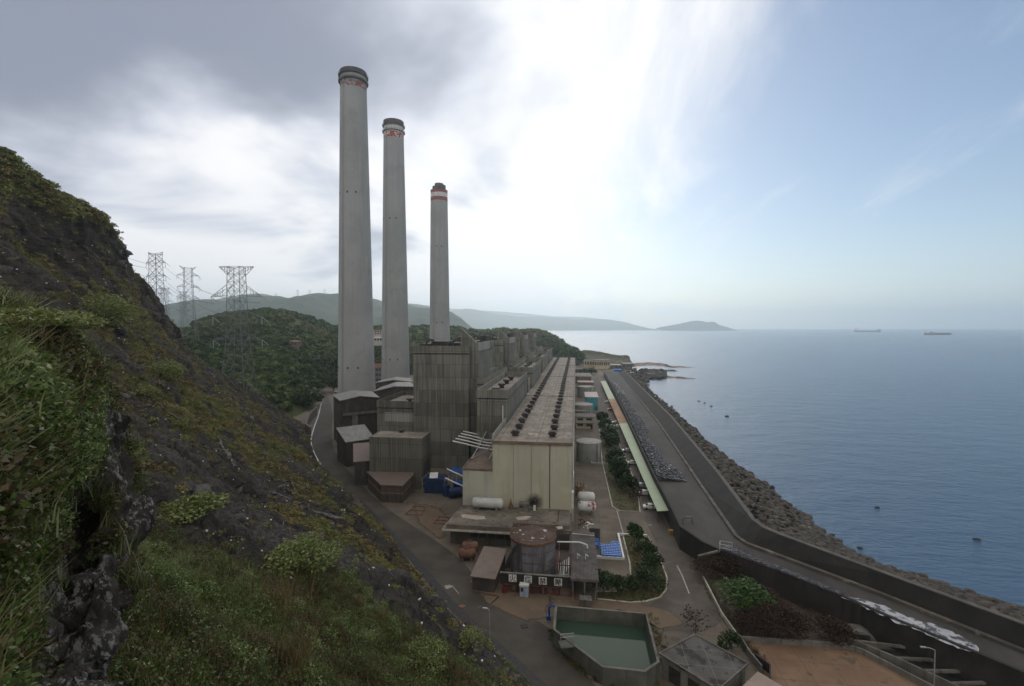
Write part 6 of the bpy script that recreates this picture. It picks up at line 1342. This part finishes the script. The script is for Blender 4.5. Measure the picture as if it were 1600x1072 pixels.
# drain channel with cross beams
t = thing('drain_channel', 'deep concrete drain channel with cross beams at the bottom right corner', 'channel', G(1360, 1012))
L0 = [G(x, y) for x, y in ((1325, 1008), (1400, 1040), (1480, 1078), (1540, 1108))]; R0 = [G(x, y) for x, y in ((1420, 1020), (1470, 1043), (1540, 1076), (1600, 1106))]
for pts, nm in ((L0, 'side_wall'), (R0, 'side_wall')):
    b = MB(); b.wallpath([(p.x, p.y) for p in pts], -.1, 1.3, .35); b.build(nm, M_conc, t)
b = MB(); b.add([(p.x, p.y, .05) for p in L0]+[(p.x, p.y, .05) for p in R0[::-1]], [tuple(range(8))]); b.build('bed', M_dark, t)
for f in (.15, 1., 1.55, 2.1, 2.6):
    i = int(f); a, c_ = L0[i].lerp(L0[i+1], f-i), R0[i].lerp(R0[i+1], f-i); b = MB(); b.bar((a.x, a.y, 1.1), (c_.x, c_.y, 1.1), .4, .35); b.build('beam', M_conc, t)
q = G(1368, 1004); t = thing('concrete_vault', 'rounded pale concrete vault at the head of the drain channel', 'vault', q); dv = (R0[0]-L0[0]).normalized()
b = MB(); n = 12; a = L0[0]+Vector((.2, 1.5, 0)); c_ = a+dv*4.6; ax = Vector((-dv.y, dv.x, 0))*2.2; vs = []
for i in range(n+1):
    an = math.pi*i/n; o_ = (a+c_)/2-dv*math.cos(an)*2.3+Vector((0, 0, math.sin(an)*1.5)); vs += [o_, o_+ax]
b.add(vs, [(2*i, 2*i+1, 2*i+3, 2*i+2) for i in range(n)]+[tuple(range(0, 2*n+2, 2)), tuple(range(1, 2*n+2, 2))[::-1]]); b.build('shell', M_conc, t)
b = MB(); c3_ = (a+c_)/2-Vector((0, .05, 0)); b.obox((c3_.x, c3_.y, .6), dv*1.3, ax.normalized()*.12, (0, 0, .5)); b.build('grating', M_dark, t)
# ================================================================== lamps, poles, small things
def lamp(label, p, h, arm, name='street_lamp'):
    t = thing(name, label, 'street lamp', p); b = MB(); b.cyl(p, p+Vector((0, 0, h)), .10, .06, 8); b.build('pole', M_galv, t)
    b = MB(); tip = p+Vector((arm, .1, h+.25)); b.tube([p+Vector((0, 0, h)), p+Vector((arm*.5, .05, h+.22)), tip], .05, 6); b.build('arm', M_galv, t); b = MB(); b.obox(tip+Vector((math.copysign(.25, arm), 0, 0)), (.35, 0, 0), (0, .12, 0), (0, 0, .07)); b.build('lamp_head', M_galv, t)
p = AD(1461, 1016, 66); lamp('grey street lamp beside the drain channel at the bottom right', Vector((p.x, p.y, 0)), p.z, -1.2)
q = G(765, 1002); lamp('thin grey lamp post on the road edge near the earth apron', q, 5., -.5)
lamp('grey lamp post by the coast road at the far end of the green shelter', G(921, 596), 7, .8)
q = G(994, 840); lamp('short dark lamp post at the white kerb of the near lawn', G(1012, 842), 3., .3)
# blue machinery between the blocks and the hall
t = thing('blue_machinery', 'cluster of dark blue tanks, frames and ducts left of the pale hall', 'machinery', G(690, 770))
o_ = G(683, 775); bx, by = o_.x, o_.y
b = MB(); b.box(bx-4.5, bx+1.5, by+2, by+7, 0, 4.4); b.build('blue_cabinet', M_bluedk, t)
for k in range(3): b = MB(); b.box(bx-4.3+k*1.95, bx-2.7+k*1.95, by+1.85, by+2.01, .5, 3.9); b.build('fin_panel', M_bluedk, t)
b = MB(); b.obox((bx-2.2, by+4, 4.75), (1.2, .3, 0), (-.3, 1.3, .5), (0, 0, .12)); b.build('white_lid', M_white, t)
b = MB(); b.obox((bx+5.5, by+6.5, 5.6), (3, .3, -.35), (-.2, 2.2, .3), (0, 0, .15)); b.build('blue_canopy', M_blue, t)
b = MB(); b.cyl((bx+4, by-1.5, 1.5), (bx+8.2, by+1.5, 1.5), 1.4, 1.4, 18); b.build('blue_tank', M_bluedk, t, smooth=True)
b = MB(); b.cyl((bx+4, by+3.5, 2.6), (bx+8.3, by+6, 2.6), 1.3, 1.3, 18); b.build('blue_tank', M_blue, t, smooth=True)
b = MB(); b.cyl((bx+2.6, by+.8, 0), (bx+2.6, by+.8, 3.2), 1.1, 1.1, 18); b.build('blue_vessel', M_bluedk, t, smooth=True)
for dx, dy, h in ((1.9, 1.5, 5.), (3, 2., 5.4), (4.2, 1.6, 5.2), (5, 3.4, 6), (-5, 1.6, 4.6), (-5, 5, 4.6), (1.9, 5, 6.)):
    b = MB(); b.bar((bx+dx, by+dy, 0), (bx+dx, by+dy, h), .16); b.build('frame_post', M_galv, t)
for z in (4.4, 2.6): b = MB(); b.bar((bx-5, by+1.6, z), (bx-5, by+9, z), .12); b.bar((bx+1.9, by+1.5, z), (bx+4.2, by+1.6, z), .12); b.build('rail', M_galv, t)
# steel arms and pipes reaching over the side bay
t = thing('pipe_bundle', 'bundle of pale pipes and arms reaching left over the brown side bay roof', 'pipes', (-26, 138, 13.9))
for k in range(5):
    y = 131+k*3.2; b = MB(); b.tube([(-20.9, y+2, 15.2+k*.15), (-26.5, y+1, 16.2), (-30.5, y, 17.4), (-34, y-.5, 18.2)], .2, 7); b.build('pipe', M_white, t)
for x in (-28, -23.2): b = MB(); b.bar((x, 128, 14.1), (x+1.5, 146, 19.2), .25); b.build('beam', M_galv, t)
for k in range(4): b = MB(); b.bar((-27.9, 129+k*4, 14.1), (-21.2, 132+k*4, 17.5), .18); b.build('brace', M_galv, t)
b = MB(); b.bar((-28.2, 139, 13.9), (-28.2, 139, 16.8), .3); b.bar((-28.2, 139, 16.7), (-21, 139, 16.7), .3); b.build('portal', M_galv, t)
for z, y in ((11, 121), (9, 119.6)): b = MB(); b.tube([(-28.5, y+.8, z), (-31.5, y+1.2, z+1.), (-33.5, y+1.4, z+1.8)], .18, 7); b.build('pipe', M_white, t)
# yard clutter near the road
for px, py, w_, lb in ((650, 800, 2.2, 'rusty steel frame lying on the yard in front of the concrete block'), (690, 815, 1.7, 'small rusty grating on the yard below the blue machinery')):
    q = G(px, py); t = thing('scrap_grille', lb, 'scrap', q)
    for dx in (-w_, w_): b = MB(); b.bar((q.x+dx, q.y-w_, .1), (q.x+dx*.7, q.y+w_*1.6, .1), .2); b.build('side_bar', M_rust, t)
    for f in (-1, .3, 1.6): b = MB(); b.bar((q.x-w_, q.y+f*w_, .12), (q.x+w_, q.y+f*w_, .12), .2); b.build('cross_bar', M_rust, t)
# roadside barrier, ditch and road paint on the hill road
bar_px = [(502, 632), (497, 652), (490, 672), (486, 690), (490, 708), (500, 728), (511, 750)]
A_ = catmull(np.array([G(x, y, 0) for x, y in bar_px]), 40); b = MB(); b.wallpath([(p[0], p[1]) for p in A_], 0, .75, .4); tag(b.build('road_barrier', M_white, origin=A_[0]), 'white painted concrete barrier along the outer bend of the hill road', 'barrier')
C_ = RA; nrm = []
b = MB(); pts = [(p[0], p[1]) for p in C_[34:90]]; b.wallpath([(x+.75, y+.5) for x, y in pts], -.1, .07, 1.7); b2 = b.build('ditch_cover', M_dark, origin=(pts[0][0], pts[0][1], 0)); tag(b2, 'dark drain strip along the foot of the slope beside the road', 'drain')
q = G(700, 917); d = (G(708, 926)-G(692, 907)).normalized(); s = Vector((d.y, -d.x, 0))
def paintbar(c, du, ds, nm='road_marking', z=.045):
    bb = MB(); a = d*du; e_ = s*ds; bb.add([(c+a+e_).to_tuple()[:2]+(z,), (c-a+e_).to_tuple()[:2]+(z,), (c-a-e_).to_tuple()[:2]+(z,), (c+a-e_).to_tuple()[:2]+(z,)], [(0, 1, 2, 3)]); return bb
M_rp = mat('worn_road_paint', (.36, .35, .33), (.22, .21, .20), 2.5, bump=0)
t = None
mk = text_mesh('慢', 1.5, M_rp, None, (q.x, q.y, .05), s*1., d*-1. if False else d, 'road_marking', .004, .02); 
mk['kind'] = 'structure'
for (x0, y0), (x1, y1) in (((706, 915), (717, 928)), ((540, 650), (545, 652))):
    a, c_ = G(x0, y0), G(x1, y1); bb = MB(); bb.bar((a.x, a.y, .05), (c_.x, c_.y, .05), .12, .01); tag(bb.build('road_marking', M_rp), kind='structure')
for pix in ([(1058, 884), (1066, 900), (1077, 928)], [(964, 798), (974, 835)], [(742, 922), (754, 928), (766, 930), (779, 932)], [(767, 944), (780, 932)]):
    p = [G(x, y) for x, y in pix]; bb = MB(); bb.wallpath([(v.x, v.y) for v in p], .032, .05, .22); tag(bb.build('road_marking', M_rp), kind='structure')
q = G(819-(0), 979); q = G(819, 979); b = MB(); b.obox((q.x, q.y, .07), (.55, .2, 0), (-.2, .45, 0), (0, 0, .05)); tag(b.build('manhole_cover', M_dark, origin=q), 'dark square manhole cover on the road beside the earth apron', 'manhole')
q = G(722, 948); b = MB(); b.obox((q.x, q.y, .07), (.5, -.2, 0), (.2, .4, 0), (0, 0, .05)); tag(b.build('manhole_cover', M_rust, origin=q), 'rusty manhole cover near the slow marking on the road', 'manhole')
# retaining wall of stone at the far bend
p = [G(x, y) for x, y in ((491, 683), (484, 676), (489, 660), (500, 648))]; b = MB(); b.wallpath([(v.x-2, v.y) for v in p], -.1, 4.5, .8); tag(b.build('stone_wall', mat('stone_wall', (.07, .062, .05), (.11, .10, .085), .6, c3=(.04, .035, .03), s3=1.2, bump=.4), origin=p[0]), 'grey stone retaining wall at the bend of the hill road', 'wall')
# ================================================================== pylons and wires
M_pyl = mat('pylon_steel', (.115, .12, .125), (.165, .17, .175), .5, rough=.6, metal=.3, bump=0)
M_ins = mat('insulator_glass', (.30, .30, .29), (.36, .36, .35), 1., rough=.4, bump=0)
PH = 55.
def pyl_w(f): return np.interp(f, [0, .45, .78, 1.], [.098, .056, .045, .045])*PH
def pylon(label, p, rz, arms, thick=1., group='lattice power pylons'):
    t = thing('pylon', label, 'pylon', p, group); px, py, pz = p
    c = lambda f, i: Vector((px+(-1, 1, 1, -1)[i]*pyl_w(f), py+(-1, -1, 1, 1)[i]*pyl_w(f), pz+f*PH))
    b = MB(); fs = [0, .18, .33, .45, .55, .64, .72, .80, .87, .93, .985]
    for i in range(4):
        b.bar(c(-.03, i), c(.45, i), .24*thick); b.bar(c(.45, i), c(.985, i), .20*thick)
    body = b.build('leg_frame', M_pyl, t)
    b = MB()
    for f0, f1 in zip(fs[:-1], fs[1:]):
        for i in range(4):
            j = (i+1) % 4; b.bar(c(f0, i), c(f1, j), .12*thick); b.bar(c(f0, j), c(f1, i), .12*thick)
            if f0 > 0: b.bar(c(f0, i), c(f0, j), .09*thick)
    for i in range(4): b.bar(c(.985, i), c(.985, (i+1) % 4), .14*thick)
    b.build('bracing', M_pyl, t)
    tips = []
    for f, w, dz, kind, rh in arms:
        for s in (-1, 1):
            b = MB(); arm_ins = []
            tip = Vector((px+s*w, py, pz+(f+dz)*PH)); a0 = [c(f, i) for i in ((1, 2) if s > 0 else (0, 3))]; a1 = [c(f+rh, i) for i in ((1, 2) if s > 0 else (0, 3))]
            for q in a0+a1: b.bar(q, tip, .14*thick)
            for g in (.3, .6, .8): b.bar(a0[0].lerp(tip, g), a1[0].lerp(tip, g), .1*thick); b.bar(a0[1].lerp(tip, g), a1[1].lerp(tip, g), .1*thick); b.bar(a0[0].lerp(tip, g), a1[1].lerp(tip, g-.2), .1*thick)
            tips.append(tip)
            if kind: arm_ins.append(tip)
            a = b.build('cross_arm', M_pyl, t)
            for tip in arm_ins:
                b = MB(); b.cyl(tip, tip-Vector((0, 0, 3.4)), .13*thick, .13*thick, 6); b.build('insulator', M_ins, a)
                b = MB(); b.cyl(tip, tip+Vector((1.9, 1.8, -2.4)), .13*thick, .13*thick, 6); b.build('insulator', M_ins, a)
    return t
arms_main = [(.92, .135*PH, .068, 0, .065), (.765, .20*PH, -.01, 1, .085), (.60, .19*PH, .0, 1, .045), (.42, .19*PH, .0, 1, .045)]
b0 = on_hill(376, 608); b0 = AD(376, 612, 207) if b0 is None else b0
p1 = AD(373, 615, 207); pylon('nearest lattice pylon standing full height on the bare slope', Vector((p1.x, p1.y, p1.z)), rad(0), arms_main)
pt1 = bpy.data.objects['pylon']; pt1.rotation_euler = (0, 0, rad(8))
arms2 = [(.95, .10*PH, .06, 0, .03), (.88, .13*PH, 0, 1, .045), (.72, .13*PH, 0, 1, .045), (.56, .13*PH, 0, 1, .045)]
def top_at(px, py, D): q = AD(px, py, D); return Vector((q.x, q.y, q.z-PH))
B2 = top_at(243, 395, 322); py2 = pylon('lattice pylon highest on the left skyline just beyond the cliff edge', B2, 0, arms2, .95)
for px, py, D, lb, rz in ((293.5, 417, 372, 'narrow lattice pylon between the skyline pylon and the nearest one', .9), (257, 450, 560, 'small faint lattice pylon right behind the skyline pylon', .3), (286, 455, 600, 'small faint lattice pylon left of the narrow one', .5)):
    copy_tree(py2, loc=top_at(px, py, D), rz=rz, label=lb)
for px, py, D, lb in ((465, 453, 2200, 'tiny pylon on the far hill, leftmost of the three close to the tall chimney'), (484, 453, 2200, 'tiny pylon on the far hill, middle one of the three close to the tall chimney'), (507, 452, 2200, 'tiny pylon on the far hill, nearest to the tall chimney'), (406, 459, 2600, 'tiny faint pylon on the far ridge just right of the nearest pylon'), (431, 459, 2600, 'tiny faint pylon on the far ridge, second right of the nearest pylon')):
    q = AD(px, py, D); h = 17*D/755; copy_tree(py2, loc=(q.x, q.y, q.z-h), rz=.4, label=lb, scale=h/PH)
M_wire = mat('wire', (.10, .105, .11), (.12, .12, .125), 1., bump=0)
def wire(a, b_, sag, label, r=.085):
    a, b_ = Vector(a), Vector(b_); pts = [a.lerp(b_, k/14)-Vector((0, 0, 4*sag*(k/14)*(1-k/14))) for k in range(15)]
    m_ = MB(); m_.tube(pts, r, 4); tag(m_.build('power_line', M_wire, origin=a), label, 'power line', 'power lines of the pylons')
def arm_tip(base, f, w, s): return Vector((base.x+s*w, base.y, base.z+f*PH-3.3))
hid = AD(60, 330, 330)
for f1, f2 in ((.765, .88), (.60, .72), (.42, .56)):
    for s in (-1, 1):
        a = arm_tip(p1, f1, .195*PH, s); c_ = arm_tip(B2, f2, .13*PH, s)
        wire(a, c_, 5, 'thin wire hanging between the nearest pylon and the skyline pylon'); tag(bpy.context.scene.objects[-1] if False else COL.objects[-1], group='wires from the nearest pylon')
        h_ = hid+Vector((s*6, 0, (f2-.9)*PH)); wire(c_, h_, 6, 'thin wire running from the skyline pylon behind the dark cliff'); tag(COL.objects[-1], group='wires going behind the cliff')
# ================================================================== ships and boats
def ship(label, px, py, D, length, hullm, deckm, houses, name='ship', rz=0., cat='ship'):
    p = AD(px, py, D); p.z = -3; t = thing(name, label, cat, p); Ls = length/2; bw = length*.075; h = length*.055; b = MB()
    st = [(-1, .75, 1.25), (-.94, 1, 1.15), (-.6, 1, 1.), (.6, 1, 1.), (.82, .8, 1.12), (.93, .45, 1.35), (1., .05, 1.5)]; vs = []
    for f, wf, hf in st: vs += [(p.x+f*Ls*.985, p.y-bw*wf*.8, p.z-1), (p.x+f*Ls, p.y-bw*wf, p.z+h*hf), (p.x+f*Ls, p.y+bw*wf, p.z+h*hf), (p.x+f*Ls*.985, p.y+bw*wf*.8, p.z-1)]
    fs = [(0, 1, 2, 3)]
    for i in range(len(st)-1):
        for a in range(4): fs.append((4*i+a, 4*i+(a+1) % 4, 4*i+4+(a+1) % 4, 4*i+4+a))
    b.add(vs, fs); b.build('hull', hullm, t)
    for nm, x0, x1, wf, z0, z1, m in houses: b = MB(); b.box(p.x+x0*Ls, p.x+x1*Ls, p.y-bw*wf, p.y+bw*wf, p.z+h*z0, p.z+h*z1); b.build(nm, m, t)
    t.rotation_euler = (0, 0, rz); return t
M_hullb = mat('dark_blue_hull', (.012, .018, .035), (.02, .03, .045), .05, bump=0); M_hullr = mat('red_brown_hull', (.05, .014, .014), (.07, .022, .02), .05, bump=0); M_deck = mat('ship_red_deck', (.22, .10, .09), (.18, .10, .09), .05, bump=0); M_whs = mat('ship_white', (.70, .70, .68), (.75, .75, .73), .1, bump=0)
ship('long dark blue tanker with white bridge at its left end, left of the two ships', 1356, 518.5, 5200, 265, M_hullb, M_deck, [('bridge', -.93, -.80, .8, 1.1, 2.9, M_whs), ('funnel', -.80, -.74, .35, 1.1, 2.9, M_deck), ('deck_house', -.95, -.7, .9, 1.1, 1.7, M_whs), ('bow_deck', .8, .97, .3, 1.2, 1.9, M_hullb), ('mast', .1, .115, .05, 1, 1.8, M_whs)], rz=YAW*.5)
ship('shorter red brown ship with white bridge and tall deck gear, right of the two ships', 1466, 523, 3300, 172, M_hullr, M_deck, [('bridge', -.93, -.80, .8, 1.1, 3.2, M_whs), ('deck_house', -.78, -.42, .8, 1.05, 1.8, M_deck), ('deck_crane', -.5, -.2, .3, 2.6, 3.0, M_whs), ('crane_post', -.42, -.38, .15, 1, 2.7, M_whs), ('hatch', -.2, .2, .7, 1., 1.5, M_deck), ('hatch', .25, .7, .7, 1., 1.5, M_hullr), ('mast', .5, .52, .05, 1, 2.4, M_whs)], rz=YAW*.5)
ship('tiny fishing boat far out on the sea left of the ships', 1256, 525, 2500, 18, M_hullb, M_deck, [('cabin', -.5, 0, .6, 1., 2.6, M_whs)], name='boat', cat='boat'); ship('tiny pale boat far out between the two ships', 1394, 527, 2300, 12, M_whs, M_deck, [('cabin', -.3, .2, .6, 1., 2.4, M_whs)], name='boat', cat='boat')
# ================================================================== headland, ledges, buildings beyond the plant
M_head = mat('headland_rock', (.040, .044, .024), (.075, .070, .042), .06, c3=(.17, .135, .095), s3=.09, t3=(.58, .68), bump=.6, bscale=.4)
hd = [(896, 566, 650), (902, 556, 680), (906, 549, 690), (914, 546.5, 700), (925, 547.5, 700), (938, 549.5, 700), (952, 552.5, 695), (966, 555, 690), (976, 554.5, 685), (982, 556, 680), (984, 563, 672), (990, 570, 665)]
cols = []
for px, py, D in hd:
    r = AD(px, py, D); r = [r.x, r.y, r.z]; f = back(r, -min(70, max(14, r[2]*3)), r[2]+.6); q = back(r, -min(25, r[2]*.9), r[2]*.45); cols.append([f, q, r, back(r, 40, r[2]*.6), back(r, 90, r[2]+4)])
hill('headland', cols, M_head, 120, 40, 2.4, .05)
M_tan = mat('tan_shore_rock', (.16, .115, .08), (.24, .18, .13), .12, c3=(.05, .042, .034), s3=.2, t3=(.5, .62), bump=.6, bscale=.6)
def ledge_rock(pix, wid, hgt, m, seed):
    pts = [G(x, y, -3) for x, y in pix]; A_ = catmull(np.array([list(p) for p in pts]), 70); w = np.interp(np.linspace(0, 1, 70), np.linspace(0, 1, len(wid)), wid)
    rows = []
    for g in np.linspace(-1, 1, 15): rows.append(A_+np.c_[-syw*w*g, cyw*w*g, np.full(70, 0.)]+np.c_[np.zeros(70), np.zeros(70), -1.4+(1-abs(g)**1.5)*hgt*(.3+1.3*fbm(A_+g*w[:, None]*np.array([.2, 1, 0]), .11, 4, seed))*np.clip(w/max(wid)*2, .3, 1)])
    Pq = np.stack(rows).reshape(-1, 3); tag(rawmesh('rock_ledge', Pq, gridquads(15, 70), m, smooth=False), kind='structure')
ledge_rock([(985, 571), (1010, 569.5), (1035, 571), (1050, 574), (1062, 573.5), (1078, 574.5), (1093, 575.5)], [30, 22, 14, 12, 9, 6, 2], 4.6, M_tan, 3)
ledge_rock([(990, 590), (1012, 588), (1030, 588.5), (1050, 590), (1075, 591.5), (1095, 592), (1112, 592.3)], [26, 20, 13, 10, 7, 4, 1.5], 4.2, M_tan, 9)
ledge_rock([(975, 583), (995, 582), (1015, 582), (1032, 584), (1042, 585)], [34, 30, 22, 12, 4], 1.9, M_rocks, 15)
ledge_rock([(1030, 579), (1045, 579.5), (1060, 580)], [8, 6, 2], 3, M_rocks, 19)
P_ = np.array([[*AD(px, 0, 500).to_tuple()[:2], 0] for px in [0]]); pts = []
for k in range(500):
    px = RNG.uniform(965, 1040); py = RNG.uniform(577, 602) if px < 1012 else RNG.uniform(578, 590); q = G(px, py, -1); pts.append([q.x, q.y, -1.2+RNG.uniform(-.8, 2.2)*(1 if px < 1010 else .5)])
V, Q = merge(RM, np.array(pts), RNG.uniform(1., 2.4, len(pts))); tag(rawmesh('shore_rocks', V, Q, M_rocks), kind='stuff')
M_beige = mat('beige_wall', (.30, .25, .165), (.36, .30, .20), .2, streak=((.20, .165, .11), .5), bump=.03)
flat_house('beige_building', 'large beige windowed building below the rocky headland', 929, 953, 577, 563, 22, M_beige, M_conc, 7, 1, .6)
flat_house('beige_wing', 'long low beige wing left of the large beige building', 913, 929, 575, 563.5, 18, M_beige, M_conc, 4, 1, .6)
flat_house('shore_house', 'small grey house by the shore right of the beige building', 973, 988, 577, 568, 14, M_conc, M_shedroof, 3, 1)
flat_house('blue_shed', 'small bright blue shed at the bend of the coast road', 960, 971, 582, 577.5, 8, mat('bright_blue_sheet', (.03, .14, .36), (.04, .18, .42), .5, bump=0), mat('bright_blue_roof', (.05, .18, .42), (.06, .2, .45), .5, bump=0), 2, 1, .2)
flat_house('white_shed', 'tiny white hut on the shore rocks beyond the sea wall', 985, 990, 584.5, 582, 4, M_white, M_white, 1, 1, .2)
flat_house('grey_hall', 'low grey roofed hall between the blue shed and the beige building', 953, 971, 576, 570.5, 20, M_conc, M_shedroof, 3, 1)
# hedge at the end of the hall
for k in range(6):
    px = 897+k*5.5; tree('rounded dark tree in the row beyond the far end of the hall', px, 588-k*.6, 6, 4.5, M_leafd, .4, 350, 1.2, base=.05, group='trees beyond the far end of the hall')
BA = bvh_of(PA)
def hill_house(name, label, px0, px1, py, hpx, mw, mr, D=None, wins=5, storeys=1, dep=.45):
    r = ray((px0+px1)/2, py).normalized(); h = BA.ray_cast(Vector((0, 0, H)), r)[0] if D is None else None
    D = D if h is None else (-h.x*syw+h.y*cyw)
    a, c_ = AD(px0, py, D), AD(px1, py, D); zt = AD(px0, py-hpx, D).z; z0 = a.z; t = thing(name, label, 'building', a); d = (c_-a); w = d.length; d.normalize(); n_ = Vector((-d.y, d.x, 0))
    m_ = (a+c_)/2+n_*w*dep/2; b = MB(); b.obox((m_.x, m_.y, (z0-4+zt)/2), d*w/2, n_*w*dep/2, (0, 0, (zt-z0+4)/2)); wl = b.build('wall', mw, t)
    b = MB(); hh = (zt-z0)*.25; cn = [m_+d*w*.53*s1+n_*w*dep*.56*s2 for s1, s2 in ((-1, -1), (1, -1), (1, 1), (-1, 1))]; rg = [m_-d*w*.45, m_+d*w*.45]
    b.add([(q.x, q.y, zt) for q in cn]+[(q.x, q.y, zt+hh) for q in rg], [(3, 2, 1, 0), (0, 1, 5, 4), (1, 2, 5), (2, 3, 4, 5), (3, 0, 4)]); b.build('roof', mr, t)
    for s in range(storeys):
        for k in range(wins):
            q = a+d*w*((k+.5)/wins)-n_*.03; zc = z0+(zt-z0)*(s+.55)/storeys; b = MB(); b.obox((q.x, q.y, zc), d*w/wins*.3, n_*.06, (0, 0, (zt-z0)/storeys*.26)); b.build('window', M_dark, wl)
    return t
M_redroof = mat('dull_red_roof', (.12, .05, .045), (.16, .075, .065), .3, bump=.05); M_house = mat('pale_house_wall', (.30, .28, .26), (.36, .34, .32), .2, bump=.02)
hill_house('hill_house', 'long house with dull red roof alone on the green hill behind the nearest pylon', 425, 464, 541, 7, mat('reddish_wall', (.12, .075, .07), (.15, .1, .09), .3, bump=.02), M_redroof, None, 8)
hill_house('apartment_house', 'upper pale house with dark windows on the hill between the two tall chimneys', 581, 600, 523, 6, M_house, M_redroof, 520, 5, 2)
hill_house('apartment_house', 'lower pale house on the hill between the two tall chimneys', 580, 597, 534, 6, M_house, M_house, 500, 4, 1)
hill_house('office_block', 'grey office block with rows of windows low between the two tall chimneys', 583, 600, 598, 24, mat('grey_office_wall', (.13, .13, .14), (.17, .17, .18), .3, bump=.02), M_redroof, 420, 4, 3)
hill_house('roadside_house', 'small white roofed hut beside the road under the wooded hill', 484, 494, 606, 4, M_house, M_white, 400, 2, 1)
hill_house('gate_house', 'small pale hut beside the road just left of the tallest chimney', 522, 531, 615, 3.5, M_house, M_white, 365, 2, 1)
